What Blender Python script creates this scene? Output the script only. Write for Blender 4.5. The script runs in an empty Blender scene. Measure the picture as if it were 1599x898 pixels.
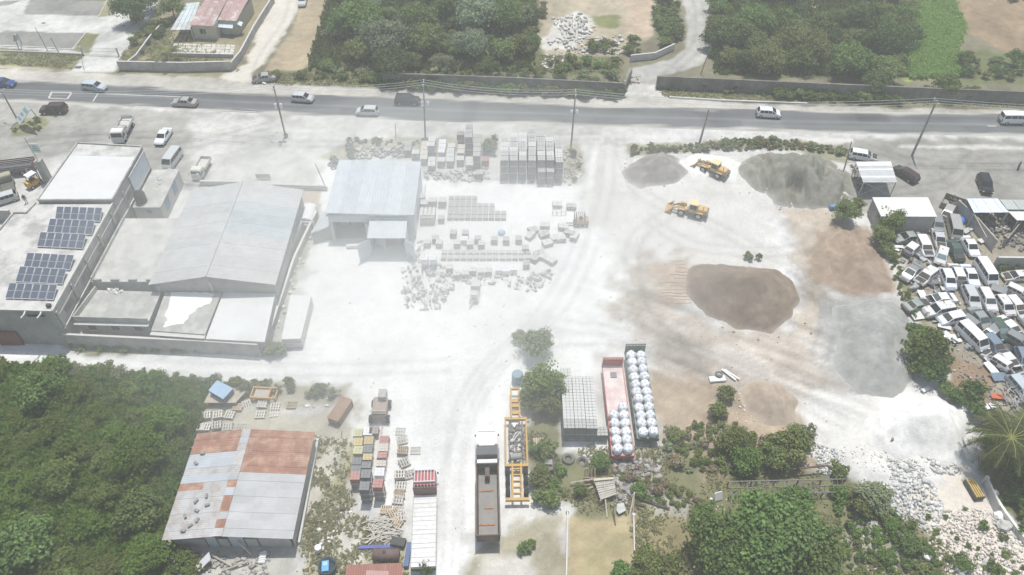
import bpy, bmesh, math, random
import numpy as np
from mathutils import Vector, Matrix
R = math.radians
rnd = random.Random(7)
SC = bpy.context.scene
COL = SC.collection

# ------------------------------------------------------------------ camera
CAM_H, PITCH, FPX = 77.0, R(45.8), 1211.0
cd = bpy.data.cameras.new("drone_camera")
cam = bpy.data.objects.new("drone_camera", cd)
COL.objects.link(cam)
cam.location = (0, 0, CAM_H)
cam.rotation_euler = (math.pi/2 - PITCH, 0, 0)
cd.sensor_width = 36.0
cd.lens = 36.0*FPX/1599.0
cd.clip_start = 1.0
cd.clip_end = 6000.0
SC.camera = cam

# ------------------------------------------------------------------ light
SUN_EL, SUN_AZ = R(75), R(10)
w = bpy.data.worlds.new("World")
SC.world = w
w.use_nodes = True
nt = w.node_tree
bg = nt.nodes["Background"]
sky = nt.nodes.new("ShaderNodeTexSky")
sky.sky_type = 'NISHITA'
sky.sun_disc = False
sky.sun_elevation = SUN_EL
sky.sun_rotation = SUN_AZ
sky.dust_density = 2.0
nt.links.new(sky.outputs[0], bg.inputs[0])
bg.inputs[1].default_value = 0.13
sl = bpy.data.lights.new("sun", 'SUN')
sl.energy = 4.3
sl.angle = R(0.6)
sl.color = (1.0, 0.985, 0.93)
so = bpy.data.objects.new("sun", sl)
COL.objects.link(so)
so.rotation_euler = (math.pi/2 - SUN_EL, 0, -SUN_AZ + math.pi)
so.location = (0, 60, 200)
vs = SC.view_settings
vs.view_transform = 'Standard'
vs.look = 'None'
vs.exposure = 0.0
vs.gamma = 1.0
vs.use_curve_mapping = False
SC.cycles.max_bounces = 9
SC.cycles.diffuse_bounces = 3
SC.cycles.glossy_bounces = 2
SC.cycles.transparent_max_bounces = 40
SC.cycles.volume_bounces = 5

# ------------------------------------------------------------------ helpers
def G(x, y, z=0.0):
    """ground (or height z) point seen at a pixel of the 1599x898 photograph"""
    u = x-799.5
    v = y-449.0
    dx, dy, dz = u, FPX*math.cos(PITCH)-v*math.sin(PITCH), -FPX*math.sin(PITCH)-v*math.cos(PITCH)
    t = (CAM_H-z)/-dz
    return Vector((dx*t, dy*t, z))
def GP(pts, z=0.0):
    return [G(x, y, z) for x, y in pts]

def lattice(xi, yi, seed):
    h = (xi.astype(np.int64)*374761393 + yi.astype(np.int64)*668265263 + seed*1442695041) & 0xffffffff
    h = ((h ^ (h >> 13))*1274126177) & 0xffffffff
    h = h ^ (h >> 16)
    return (h & 0xffff)/65535.0
def vnoise(x, y, seed=0):
    xi = np.floor(x); yi = np.floor(y)
    fx = x-xi; fy = y-yi
    fx = fx*fx*(3-2*fx); fy = fy*fy*(3-2*fy)
    a = lattice(xi, yi, seed); b = lattice(xi+1, yi, seed)
    c = lattice(xi, yi+1, seed); d = lattice(xi+1, yi+1, seed)
    return (a*(1-fx)+b*fx)*(1-fy) + (c*(1-fx)+d*fx)*fy
def fbm(x, y, seed=0, o=4):
    s = 0; a = .5; t = 0
    for i in range(o):
        s = s+a*vnoise(x, y, seed+i*17); t += a
        x = x*2.03+11.3; y = y*2.03+5.7; a *= .5
    return s/t
def poly_sd(X, Y, poly):
    """signed distance to a polygon, positive inside"""
    P = np.array([(p[0], p[1]) for p in poly])
    d = np.full(X.shape, 1e9)
    ins = np.zeros(X.shape, bool)
    n = len(P)
    for i in range(n):
        ax, ay = P[i]; bx, by = P[(i+1) % n]
        ex, ey = bx-ax, by-ay
        L = ex*ex+ey*ey+1e-12
        t = np.clip(((X-ax)*ex+(Y-ay)*ey)/L, 0, 1)
        d = np.minimum(d, (X-ax-t*ex)**2+(Y-ay-t*ey)**2)
        c = ((ay > Y) != (by > Y)) & (X < (bx-ax)*(Y-ay)/((by-ay) if abs(by-ay) > 1e-9 else 1e-9)+ax)
        ins ^= c
    d = np.sqrt(d)
    return np.where(ins, d, -d)
def in_poly(x, y, P):
    ins = False
    n = len(P)
    for i in range(n):
        ax, ay = P[i][0], P[i][1]; bx, by = P[(i+1) % n][0], P[(i+1) % n][1]
        if (ay > y) != (by > y) and x < (bx-ax)*(y-ay)/(by-ay)+ax:
            ins = not ins
    return ins

# ------------------------------------------------------------------ materials
MATS = {}
def M(name, col,  rough=.75, var=.12, scale=1.5, rv=0.0, metal=0.0, bump=0.0, bscale=8.0, col2=None, mix=(.45, .6), mscale=.6, coord='Object', spec=.3, top=None):
    if name in MATS:
        return MATS[name]
    m = bpy.data.materials.new(name)
    m.use_nodes = True
    t = m.node_tree
    N = t.nodes; L = t.links
    b = N["Principled BSDF"]
    b.inputs["Roughness"].default_value = rough
    b.inputs["Metallic"].default_value = metal
    b.inputs["Specular IOR Level"].default_value = spec
    tc = N.new("ShaderNodeTexCoord")
    base = N.new("ShaderNodeRGB")
    base.outputs[0].default_value = (*col, 1)
    out = base.outputs[0]
    if col2 is not None:
        n2 = N.new("ShaderNodeTexNoise")
        n2.inputs["Scale"].default_value = mscale
        n2.inputs["Detail"].default_value = 6
        n2.inputs["Roughness"].default_value = .65
        L.new(tc.outputs[coord], n2.inputs["Vector"])
        mr = N.new("ShaderNodeMapRange")
        mr.inputs[1].default_value, mr.inputs[2].default_value = mix
        L.new(n2.outputs["Fac"], mr.inputs[0])
        mx = N.new("ShaderNodeMix")
        mx.data_type = 'RGBA'
        L.new(mr.outputs[0], mx.inputs[0])
        L.new(out, mx.inputs[6])
        mx.inputs[7].default_value = (*col2, 1)
        out = mx.outputs[2]
    if var > 0 or rv > 0:
        n1 = N.new("ShaderNodeTexNoise")
        n1.inputs["Scale"].default_value = scale
        n1.inputs["Detail"].default_value = 5
        n1.inputs["Roughness"].default_value = .6
        L.new(tc.outputs[coord], n1.inputs["Vector"])
        mr = N.new("ShaderNodeMapRange")
        mr.inputs[1].default_value, mr.inputs[2].default_value = .25, .75
        mr.inputs[3].default_value, mr.inputs[4].default_value = 1-var, 1+var
        L.new(n1.outputs["Fac"], mr.inputs[0])
        v = mr.outputs[0]
        if rv > 0:
            oi = N.new("ShaderNodeObjectInfo")
            r2 = N.new("ShaderNodeMapRange")
            r2.inputs[3].default_value, r2.inputs[4].default_value = 1-rv, 1+rv
            L.new(oi.outputs["Random"], r2.inputs[0])
            mm = N.new("ShaderNodeMath"); mm.operation = 'MULTIPLY'
            L.new(v, mm.inputs[0]); L.new(r2.outputs[0], mm.inputs[1])
            v = mm.outputs[0]
        hs = N.new("ShaderNodeHueSaturation")
        L.new(v, hs.inputs["Value"])
        L.new(out, hs.inputs["Color"])
        out = hs.outputs[0]
    if top is not None:          # dust that has settled on upward faces
        gn = N.new("ShaderNodeNewGeometry"); sx = N.new("ShaderNodeSeparateXYZ")
        L.new(gn.outputs["Normal"], sx.inputs[0])
        mr = N.new("ShaderNodeMapRange")
        mr.inputs[1].default_value, mr.inputs[2].default_value, mr.inputs[4].default_value = .6, .95, top[1]
        L.new(sx.outputs[2], mr.inputs[0])
        mx = N.new("ShaderNodeMix"); mx.data_type = 'RGBA'
        L.new(mr.outputs[0], mx.inputs[0]); L.new(out, mx.inputs[6]); mx.inputs[7].default_value = (*top[0], 1)
        out = mx.outputs[2]
    L.new(out, b.inputs["Base Color"])
    if bump > 0:
        n3 = N.new("ShaderNodeTexNoise")
        n3.inputs["Scale"].default_value = bscale
        n3.inputs["Detail"].default_value = 4
        L.new(tc.outputs[coord], n3.inputs["Vector"])
        bp = N.new("ShaderNodeBump")
        bp.inputs["Strength"].default_value = bump
        bp.inputs["Distance"].default_value = .08
        L.new(n3.outputs["Fac"], bp.inputs["Height"])
        L.new(bp.outputs[0], b.inputs["Normal"])
    MATS[name] = m
    return m

def leafmat(name, col, hv=.02, vv=.35, trans=.25):
    if name in MATS:
        return MATS[name]
    m = bpy.data.materials.new(name)
    m.use_nodes = True
    t = m.node_tree; N = t.nodes; L = t.links
    b = N["Principled BSDF"]
    b.inputs["Roughness"].default_value = .6
    b.inputs["Specular IOR Level"].default_value = .25
    ge = N.new("ShaderNodeNewGeometry")
    oi = N.new("ShaderNodeObjectInfo")
    hs = N.new("ShaderNodeHueSaturation")
    hs.inputs["Color"].default_value = (*col, 1)
    r1 = N.new("ShaderNodeMapRange")
    r1.inputs[3].default_value, r1.inputs[4].default_value = 1-vv, 1+vv
    L.new(ge.outputs["Random Per Island"], r1.inputs[0])
    r2 = N.new("ShaderNodeMapRange")
    r2.inputs[3].default_value, r2.inputs[4].default_value = .8, 1.22
    L.new(oi.outputs["Random"], r2.inputs[0])
    mm = N.new("ShaderNodeMath"); mm.operation = 'MULTIPLY'
    L.new(r1.outputs[0], mm.inputs[0]); L.new(r2.outputs[0], mm.inputs[1])
    L.new(mm.outputs[0], hs.inputs["Value"])
    r3 = N.new("ShaderNodeMapRange")
    r3.inputs[3].default_value, r3.inputs[4].default_value = .5-hv, .5+hv
    L.new(oi.outputs["Random"], r3.inputs[0])
    L.new(r3.outputs[0], hs.inputs["Hue"])
    L.new(hs.outputs[0], b.inputs["Base Color"])
    tr = N.new("ShaderNodeBsdfTranslucent")
    L.new(hs.outputs[0], tr.inputs[0])
    ms = N.new("ShaderNodeMixShader")
    ms.inputs[0].default_value = trans
    L.new(b.outputs[0], ms.inputs[1]); L.new(tr.outputs[0], ms.inputs[2])
    L.new(ms.outputs[0], N["Material Output"].inputs[0])
    MATS[name] = m
    return m

def glassmat(name, col, rough=.12):
    m = M(name, col, rough, .05, 1.0, spec=.6)
    return m

def corr(name, col, col2, mix, axis='X', pitch=.25, rough=.5, mscale=.25, var=.1, dirt=None):
    """corrugated sheet: fine ridges as relief, colour patches between col and col2"""
    if name in MATS:
        return MATS[name]
    m = M(name, col, rough, var, .8, rv=.07, col2=col2, mix=mix, mscale=mscale)
    t = m.node_tree; N = t.nodes; L = t.links
    tc = N["Texture Coordinate"]
    wv = N.new("ShaderNodeTexWave")
    wv.bands_direction = axis
    wv.inputs["Scale"].default_value = 0.314/pitch
    wv.inputs["Distortion"].default_value = 0
    L.new(tc.outputs["Object"], wv.inputs["Vector"])
    bp = N.new("ShaderNodeBump")
    bp.inputs["Strength"].default_value = .55
    bp.inputs["Distance"].default_value = .04
    L.new(wv.outputs["Fac"], bp.inputs["Height"])
    L.new(bp.outputs[0], N["Principled BSDF"].inputs["Normal"])
    return m

# ------------------------------------------------------------------ mesh builder
class MB:
    def __init__(s):
        s.v = []; s.f = []
    def add(s, vs, fs):
        o = len(s.v)
        s.v.extend([tuple(p) for p in vs])
        s.f.extend([tuple(i+o for i in f) for f in fs])
        return s
    def box(s, c, d, rz=0.0, rx=0.0, ry=0.0):
        hx, hy, hz = d[0]/2, d[1]/2, d[2]/2
        ps = [Vector((x*hx, y*hy, z*hz)) for z in (-1, 1) for x, y in ((-1, -1), (1, -1), (1, 1), (-1, 1))]
        if rx or ry or rz:
            mt = Matrix.Rotation(rz, 3, 'Z') @ Matrix.Rotation(ry, 3, 'Y') @ Matrix.Rotation(rx, 3, 'X')
            ps = [mt @ p for p in ps]
        cc = Vector(c)
        return s.add([p+cc for p in ps], [(3, 2, 1, 0), (4, 5, 6, 7), (0, 1, 5, 4), (1, 2, 6, 5), (2, 3, 7, 6), (3, 0, 4, 7)])
    def tube(s, pts, r, n=6, r2=None, cap=True):
        pts = [Vector(p) for p in pts]
        rings = []
        for i, p in enumerate(pts):
            a = pts[max(0, i-1)]; b = pts[min(len(pts)-1, i+1)]
            d = (b-a)
            d = d.normalized() if d.length > 1e-9 else Vector((0, 0, 1))
            q = d.to_track_quat('Z', 'Y')
            rr = r if r2 is None else r+(r2-r)*i/(len(pts)-1)
            if isinstance(r, (list, tuple)):
                rr = r[i]
            rings.append([p+q @ Vector((rr*math.cos(2*math.pi*k/n), rr*math.sin(2*math.pi*k/n), 0)) for k in range(n)])
        vs = [v for rg in rings for v in rg]
        fs = []
        for i in range(len(rings)-1):
            for k in range(n):
                a = i*n+k; b = i*n+(k+1) % n
                fs.append((a, b, b+n, a+n))
        if cap:
            fs.append(tuple(range(n-1, -1, -1)))
            fs.append(tuple(range((len(rings)-1)*n, len(rings)*n)))
        return s.add(vs, fs)
    def cyl(s, p0, p1, r, n=10, r2=None):
        return s.tube([p0, p1], r, n, r2)
    def lathe(s, prof, n=12, c=(0, 0, 0)):
        vs = []; fs = []
        for r, z in prof:
            for k in range(n):
                vs.append((c[0]+r*math.cos(2*math.pi*k/n), c[1]+r*math.sin(2*math.pi*k/n), c[2]+z))
        for i in range(len(prof)-1):
            for k in range(n):
                a = i*n+k; b = i*n+(k+1) % n
                fs.append((a, b, b+n, a+n))
        fs.append(tuple(range(n-1, -1, -1)))
        fs.append(tuple(range((len(prof)-1)*n, len(prof)*n)))
        return s.add(vs, fs)
    def prism(s, poly, z0, z1):
        n = len(poly)
        ar = sum(poly[i][0]*poly[(i+1) % n][1]-poly[(i+1) % n][0]*poly[i][1] for i in range(n))
        if ar < 0:
            poly = list(reversed(poly))
        vs = [(p[0], p[1], z0) for p in poly]+[(p[0], p[1], z1) for p in poly]
        fs = [tuple(range(n-1, -1, -1)), tuple(range(n, 2*n))]
        for i in range(n):
            j = (i+1) % n
            fs.append((i, j, j+n, i+n))
        return s.add(vs, fs)
    def plate(s, quad, th):
        """a thin solid under four corner points"""
        q = [Vector(p) for p in quad]
        nrm = (q[1]-q[0]).cross(q[2]-q[0]).normalized()
        if nrm.z < 0:
            q.reverse(); nrm = -nrm
        lo = [p-nrm*th for p in q]
        n = len(q)
        return s.add(lo+q, [tuple(range(n-1, -1, -1)), tuple(range(n, 2*n))]+[(i, (i+1) % n, (i+1) % n+n, i+n) for i in range(n)])
    def wall(s, a, b, th, z0, z1):
        a = Vector((a[0], a[1], 0)); b = Vector((b[0], b[1], 0))
        d = (b-a)
        c = (a+b)/2
        return s.box((c.x, c.y, (z0+z1)/2), (d.length, th, z1-z0), math.atan2(d.y, d.x))
    def mesh(s, name, mat, smooth=False):
        me = bpy.data.meshes.new(name)
        me.from_pydata(s.v, [], s.f)
        me.materials.append(mat)
        if smooth:
            me.polygons.foreach_set("use_smooth", [True]*len(me.polygons))
        me.update()
        return me

def link(name, me, parent=None, mat=None, loc=None, rz=0.0):
    o = bpy.data.objects.new(name, me)
    COL.objects.link(o)
    if parent is not None:
        o.parent = parent
    if loc is not None:
        o.location = loc
    if rz:
        o.rotation_euler = (0, 0, rz)
    if mat is not None:
        o.material_slots[0].link = 'OBJECT'
        o.material_slots[0].material = mat
    return o
def B(mb, name, mat, parent=None, smooth=False, world=True):
    """one mesh object; world=True: the builder's points are world points, moved to the root's origin"""
    if parent is not None and world:
        r = parent
        while r.parent is not None:
            r = r.parent
        p = r.location
        mb.v = [(a-p.x, b-p.y, c-p.z) for a, b, c in mb.v]
    return link(name, mb.mesh(name, mat, smooth), parent)
def tag(o, label, cat, group=None, kind=None):
    o["label"] = label
    if cat:
        o["category"] = cat
    if group:
        o["group"] = group
    if kind:
        o["kind"] = kind
    return o
def thing(name, label, cat, loc=(0, 0, 0), rz=0.0, group=None):
    o = bpy.data.objects.new(name, None)
    o.empty_display_size = .3
    COL.objects.link(o)
    o.location = loc
    o.rotation_euler = (0, 0, rz)
    return tag(o, label, cat, group)
def single(mb, name, mat, label, cat, group=None, smooth=False, loc=None, rz=0.0):
    if loc is None:
        n = max(1, len(mb.v))
        cx = sum(p[0] for p in mb.v)/n; cy = sum(p[1] for p in mb.v)/n; cz = min(p[2] for p in mb.v)
        mb.v = [(a-cx, b-cy, c-cz) for a, b, c in mb.v]
        loc = (cx, cy, cz)
    o = link(name, mb.mesh(name, mat, smooth), None, None, loc, rz)
    return tag(o, label, cat, group)
def dup(root, loc, rz, label=None, group=None):
    r = root.copy(); COL.objects.link(r)
    r.location = loc; r.rotation_euler = (0, 0, rz)
    if label:
        r["label"] = label
    if group:
        r["group"] = group
    for c in root.children:
        k = c.copy(); COL.objects.link(k); k.parent = r
        for g in c.children:
            h = g.copy(); COL.objects.link(h); h.parent = k
    return r
def npmesh(name, V, F, mat, smooth=False):
    """mesh from numpy arrays, all faces of one size"""
    V = np.asarray(V, np.float32); F = np.asarray(F, np.int32)
    me = bpy.data.meshes.new(name)
    k = F.shape[1]
    me.vertices.add(len(V)); me.vertices.foreach_set("co", V.ravel())
    me.loops.add(F.size); me.loops.foreach_set("vertex_index", F.ravel())
    me.polygons.add(len(F)); me.polygons.foreach_set("loop_start", np.arange(0, F.size, k, dtype=np.int32))
    try:
        me.polygons.foreach_set("loop_total", np.full(len(F), k, np.int32))
    except Exception:
        pass
    if smooth:
        me.polygons.foreach_set("use_smooth", np.ones(len(F), bool))
    me.materials.append(mat)
    me.update(calc_edges=True)
    me.validate()
    return me
def set_color(me, name, rgb):
    a = me.color_attributes.new(name, 'FLOAT_COLOR', 'POINT')
    c = np.ones((len(me.vertices), 4), np.float32)
    c[:, :3] = rgb
    a.data.foreach_set("color", c.ravel())
# ------------------------------------------------------------------ ground
SOIL = (.185, .17, .115); GRASS = (.115, .135, .055); DRY = (.33, .28, .175); TAN = (.42, .36, .27)
MARL = (.70, .695, .68); DUST = (.50, .49, .47); GRAVEL = (.37, .365, .34); CONC = (.50, .495, .465)
LAYERS = [
 # polygon in photo pixels, colour, edge softness, edge wobble (metres)
 ([(-300, 112), (0, 112), (400, 130), (800, 150), (1200, 165), (1900, 180), (1900, 1100), (-300, 1100)], DUST, 1, .5),
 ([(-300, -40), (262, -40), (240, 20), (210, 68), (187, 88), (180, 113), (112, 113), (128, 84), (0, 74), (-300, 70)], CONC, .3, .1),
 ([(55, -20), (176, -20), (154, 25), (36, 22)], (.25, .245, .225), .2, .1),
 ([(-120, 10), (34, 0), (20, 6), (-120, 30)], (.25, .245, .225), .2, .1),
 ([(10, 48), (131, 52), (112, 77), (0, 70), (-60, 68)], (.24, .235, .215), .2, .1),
 ([(133, 52), (155, 53), (138, 84), (113, 79)], (.2, .2, .1), .3, .2),
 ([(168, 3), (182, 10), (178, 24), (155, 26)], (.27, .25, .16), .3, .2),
 ([(-60, 79), (133, 86), (110, 108), (70, 107), (-60, 98)], (.21, .21, .11), .5, .5),
 ([(-60, 97), (80, 107), (110, 108), (100, 112), (-60, 104)], (.40, .36, .27), .6, .5),
 ([(192, 84), (232, 40), (268, 10), (440, -10), (400, 62), (372, 110), (188, 112)], (.27, .235, .15), .8, .6),
 ([(186, 106), (360, 112), (350, 123), (188, 117)], (.27, .25, .15), .6, .6),
 ([(428, -10), (478, -10), (442, 60), (415, 100), (398, 118), (402, 142), (335, 142), (345, 120), (380, 98), (402, 55)], (.56, .525, .46), .8, .7),
 ([(478, -10), (540, -10), (512, 50), (496, 90), (470, 108), (412, 113), (422, 90), (452, 50)], (.36, .295, .2), 1, .7),
 ([(405, 112), (980, 128), (975, 150), (400, 130)], (.2, .2, .115), .8, .6),
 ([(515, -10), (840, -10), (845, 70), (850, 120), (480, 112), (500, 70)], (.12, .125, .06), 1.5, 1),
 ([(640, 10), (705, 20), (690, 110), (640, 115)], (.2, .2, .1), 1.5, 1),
 ([(846, -10), (1022, -10), (1018, 55), (985, 78), (958, 88), (905, 90), (848, 88), (838, 50)], (.38, .33, .24), 1, .8),
 ([(862, 30), (905, 18), (935, 30), (930, 55), (880, 76), (848, 82), (850, 55)], (.52, .50, .46), 1, 1),
 ([(975, -10), (1020, -10), (1016, 58), (978, 58)], (.44, .35, .26), .6, .6),
 ([(920, 25), (975, 18), (970, 45), (925, 48)], (.19, .2, .09), 1, 1),
 ([(838, 84), (905, 86), (960, 92), (972, 114), (838, 114)], (.15, .175, .075), 1, .8),
 ([(1064, -10), (1112, -10), (1114, 45), (1110, 80), (1094, 102), (1060, 112), (1035, 118), (1024, 133), (1048, 153), (965, 151), (976, 132), (985, 106), (1042, 95), (1070, 76), (1074, 50)], (.36, .35, .325), .6, .4),
 ([(976, 130), (1022, 132), (1023, 135), (1046, 137), (1046, 152), (962, 150), (977, 139)], (.50, .485, .45), .3, .2),
 ([(1024, 135), (1240, 140), (1640, 150), (1640, 172), (1200, 161), (1045, 152)], (.19, .19, .105), .6, .4),
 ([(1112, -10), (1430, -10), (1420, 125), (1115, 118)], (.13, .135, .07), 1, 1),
 ([(1240, -10), (1330, -10), (1310, 25), (1260, 20)], (.3, .27, .2), 1, 1),
 ([(1408, -10), (1482, -10), (1506, 40), (1492, 80), (1505, 120), (1420, 125), (1405, 70)], (.25, .32, .09), 1, 1),
 ([(1482, -10), (1700, -10), (1700, 90), (1560, 80), (1504, 40)], (.29, .215, .14), 1.2, 1),
 ([(1500, 80), (1700, 88), (1700, 135), (1500, 128)], (.15, .165, .075), 1.2, 1),
 ([(-300, 95), (0, 107), (120, 112), (345, 123), (400, 130), (560, 141), (700, 146), (970, 150), (1050, 152), (1200, 163), (1400, 169), (1900, 178), (1900, 190), (1200, 178), (800, 163), (500, 152), (330, 147), (170, 134), (-300, 124)], (.42, .40, .355), .5, .5),
 # frontage south of the road
 ([(-300, 150), (0, 158), (200, 168), (450, 180), (470, 230), (300, 300), (100, 240), (-300, 330)], (.315, .305, .28), 2, 1),
 ([(300, 180), (600, 190), (1000, 200), (1000, 235), (900, 222), (540, 215), (500, 300), (300, 300)], (.46, .45, .42), 3, 1.5),
 ([(1300, 212), (1900, 225), (1900, 340), (1320, 330), (1330, 260)], (.28, .27, .245), 1.5, 1),
 ([(1240, 216), (1330, 214), (1340, 224), (1250, 228)], (.58, .56, .52), .8, .6),
 ([(1400, 226), (1600, 228), (1600, 234), (1400, 232)], (.52, .5, .46), .6, .5),
 # the marl yard
 ([(500, 255), (482, 400), (455, 500), (440, 542), (-200, 533), (-200, 568), (100, 576), (330, 604), (420, 612), (545, 604), (548, 670), (560, 790), (640, 800), (640, 940), (745, 940), (735, 840), (790, 790), (825, 790), (830, 640), (870, 600), (880, 705), (945, 700), (935, 560), (970, 535), (1020, 530), (1015, 400), (1060, 400), (1245, 440), (1225, 360), (1180, 320), (1155, 300), (1158, 245), (1070, 238), (975, 235), (920, 226), (905, 285), (640, 285), (510, 250)], MARL, 2, 1.5),
 ([(925, 222), (1160, 235), (1250, 430), (1060, 415), (960, 430), (910, 300)], (.55, .535, .505), 3, 2),
 ([(985, 390), (1075, 405), (1085, 500), (1265, 530), (1360, 640), (1300, 720), (1180, 700), (1020, 600), (1005, 540), (950, 480)], (.40, .355, .305), 4, 2.5),
 ([(1230, 330), (1320, 330), (1350, 360), (1300, 380), (1290, 470), (1340, 480), (1290, 560), (1250, 520), (1255, 440)], (.43, .375, .31), 2.5, 1.5),
 ([(1012, 405), (1075, 405), (1078, 480), (1030, 480)], (.42, .33, .26), 1.2, 1),
 ([(1015, 580), (1130, 596), (1240, 645), (1300, 720), (1240, 745), (1060, 720), (1025, 690)], (.37, .295, .22), 2, 1.5),
 ([(1300, 345), (1352, 350), (1388, 400), (1398, 458), (1330, 464), (1270, 440), (1262, 400), (1275, 360)], (.30, .235, .18), 1.5, 1),
 ([(1285, 470), (1420, 468), (1432, 600), (1330, 625), (1270, 560)], (.34, .335, .315), 2.5, 1.5),
 ([(1090, 545), (1150, 540), (1330, 640), (1310, 680)], (.56, .52, .465), 2, 1),
 ([(1260, 590), (1340, 620), (1400, 600), (1505, 640), (1530, 710), (1500, 745), (1450, 770), (1380, 745), (1290, 715), (1262, 690)], (.60, .585, .55), 1.5, 1.2),
 # junk yard
 ([(1385, 330), (1900, 330), (1900, 700), (1535, 650), (1490, 610), (1440, 510), (1408, 430), (1392, 380)], (.28, .25, .195), 1, 1),
 ([(1380, 350), (1400, 340), (1420, 440), (1440, 500), (1480, 540), (1455, 545), (1420, 480), (1400, 420)], (.19, .185, .095), .8, .8),
 ([(1470, 550), (1530, 560), (1570, 605), (1545, 630), (1490, 612)], (.235, .17, .115), 1, .8),
 ([(1550, 412), (1640, 412), (1640, 440), (1555, 440)], (.17, .18, .08), 1, .8),
 ([(1440, 762), (1505, 730), (1545, 790), (1600, 850), (1660, 950), (1500, 950), (1450, 860), (1395, 800)], (.60, .545, .475), 1.5, 1.2),
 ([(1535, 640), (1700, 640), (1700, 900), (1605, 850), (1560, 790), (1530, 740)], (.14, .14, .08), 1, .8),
 # weeds at the front of the picture
 ([(822, 640), (872, 640), (878, 705), (940, 725), (1030, 690), (1060, 715), (1300, 738), (1390, 760), (1470, 850), (1520, 960), (880, 960), (888, 800), (852, 800), (828, 720)], (.185, .18, .1), 1.2, 1.2),
 ([(950, 705), (1035, 705), (1035, 765), (965, 765)], (.38, .365, .335), 1, .8),
 ([(1020, 775), (1085, 780), (1070, 822), (1020, 815)], (.36, .34, .29), 1, .8),
 ([(1090, 700), (1135, 690), (1140, 745), (1100, 750)], (.31, .25, .18), 1, .8),
 ([(1330, 790), (1420, 830), (1440, 900), (1330, 900)], (.33, .31, .24), 1.5, 1.2),
 ([(885, 806), (990, 803), (1000, 960), (878, 960)], (.38, .315, .19), .7, .5),
 ([(900, 830), (960, 822), (980, 870), (930, 890), (895, 870)], (.33, .285, .165), 2, 2.5),
 ([(990, 803), (1085, 818), (1070, 960), (1000, 960)], (.26, .225, .125), 1.2, 1),
 ([(745, 855), (830, 790), (884, 800), (880, 960), (700, 960)], (.30, .275, .2), 1.5, 1.2),
 ([(755, 870), (840, 850), (850, 960), (740, 960)], (.46, .44, .4), 1.5, 1),
 ([(482, 685), (543, 682), (552, 790), (505, 835), (470, 880), (455, 862)], (.36, .335, .215), 1.5, 1.3),
 ([(470, 815), (545, 800), (635, 850), (640, 960), (470, 960)], (.36, .33, .235), 1.5, 1.2),
 ([(515, 690), (540, 690), (510, 760), (480, 800), (474, 795)], (.52, .49, .42), 1, 1),
 ([(500, 800), (550, 770), (575, 850), (540, 880), (510, 850)], (.50, .48, .43), 1.2, 1.4),
 ([(300, 846), (470, 850), (475, 960), (300, 960)], (.42, .405, .365), .8, .8),
 ([(305, 640), (470, 640), (545, 640), (530, 690), (480, 690), (300, 676)], (.42, .39, .32), 1.2, 1.2),
 ([(310, 596), (545, 600), (545, 640), (310, 645)], (.36, .335, .26), 1.2, 1.2),
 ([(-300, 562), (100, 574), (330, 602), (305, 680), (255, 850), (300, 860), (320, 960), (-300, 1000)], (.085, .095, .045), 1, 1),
 ([(100, 539), (300, 546), (425, 540), (440, 556), (300, 556), (110, 552)], (.25, .245, .16), .7, .7),
 # weedy verges of the yard
 ([(497, 246), (540, 215), (640, 216), (775, 212), (775, 240), (600, 245), (530, 255)], (.34, .315, .235), 1, 1),
 ([(878, 232), (900, 224), (916, 240), (915, 270), (890, 285), (878, 270)], (.35, .325, .25), .7, .7),
 ([(980, 226), (1080, 224), (1200, 214), (1320, 228), (1330, 260), (1220, 232), (1060, 236), (985, 245)], (.27, .26, .175), .8, .7),
 ([(15, 200), (32, 186), (60, 184), (75, 192), (62, 208), (25, 212)], (.22, .215, .11), .7, .6),
 ([(460, 350), (500, 318), (500, 352), (470, 420), (425, 530), (415, 540)], (.34, .32, .25), .6, .6),
 ([(430, 296), (500, 292), (500, 325), (470, 330)], (.42, .35, .27), .6, .6),
]
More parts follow.
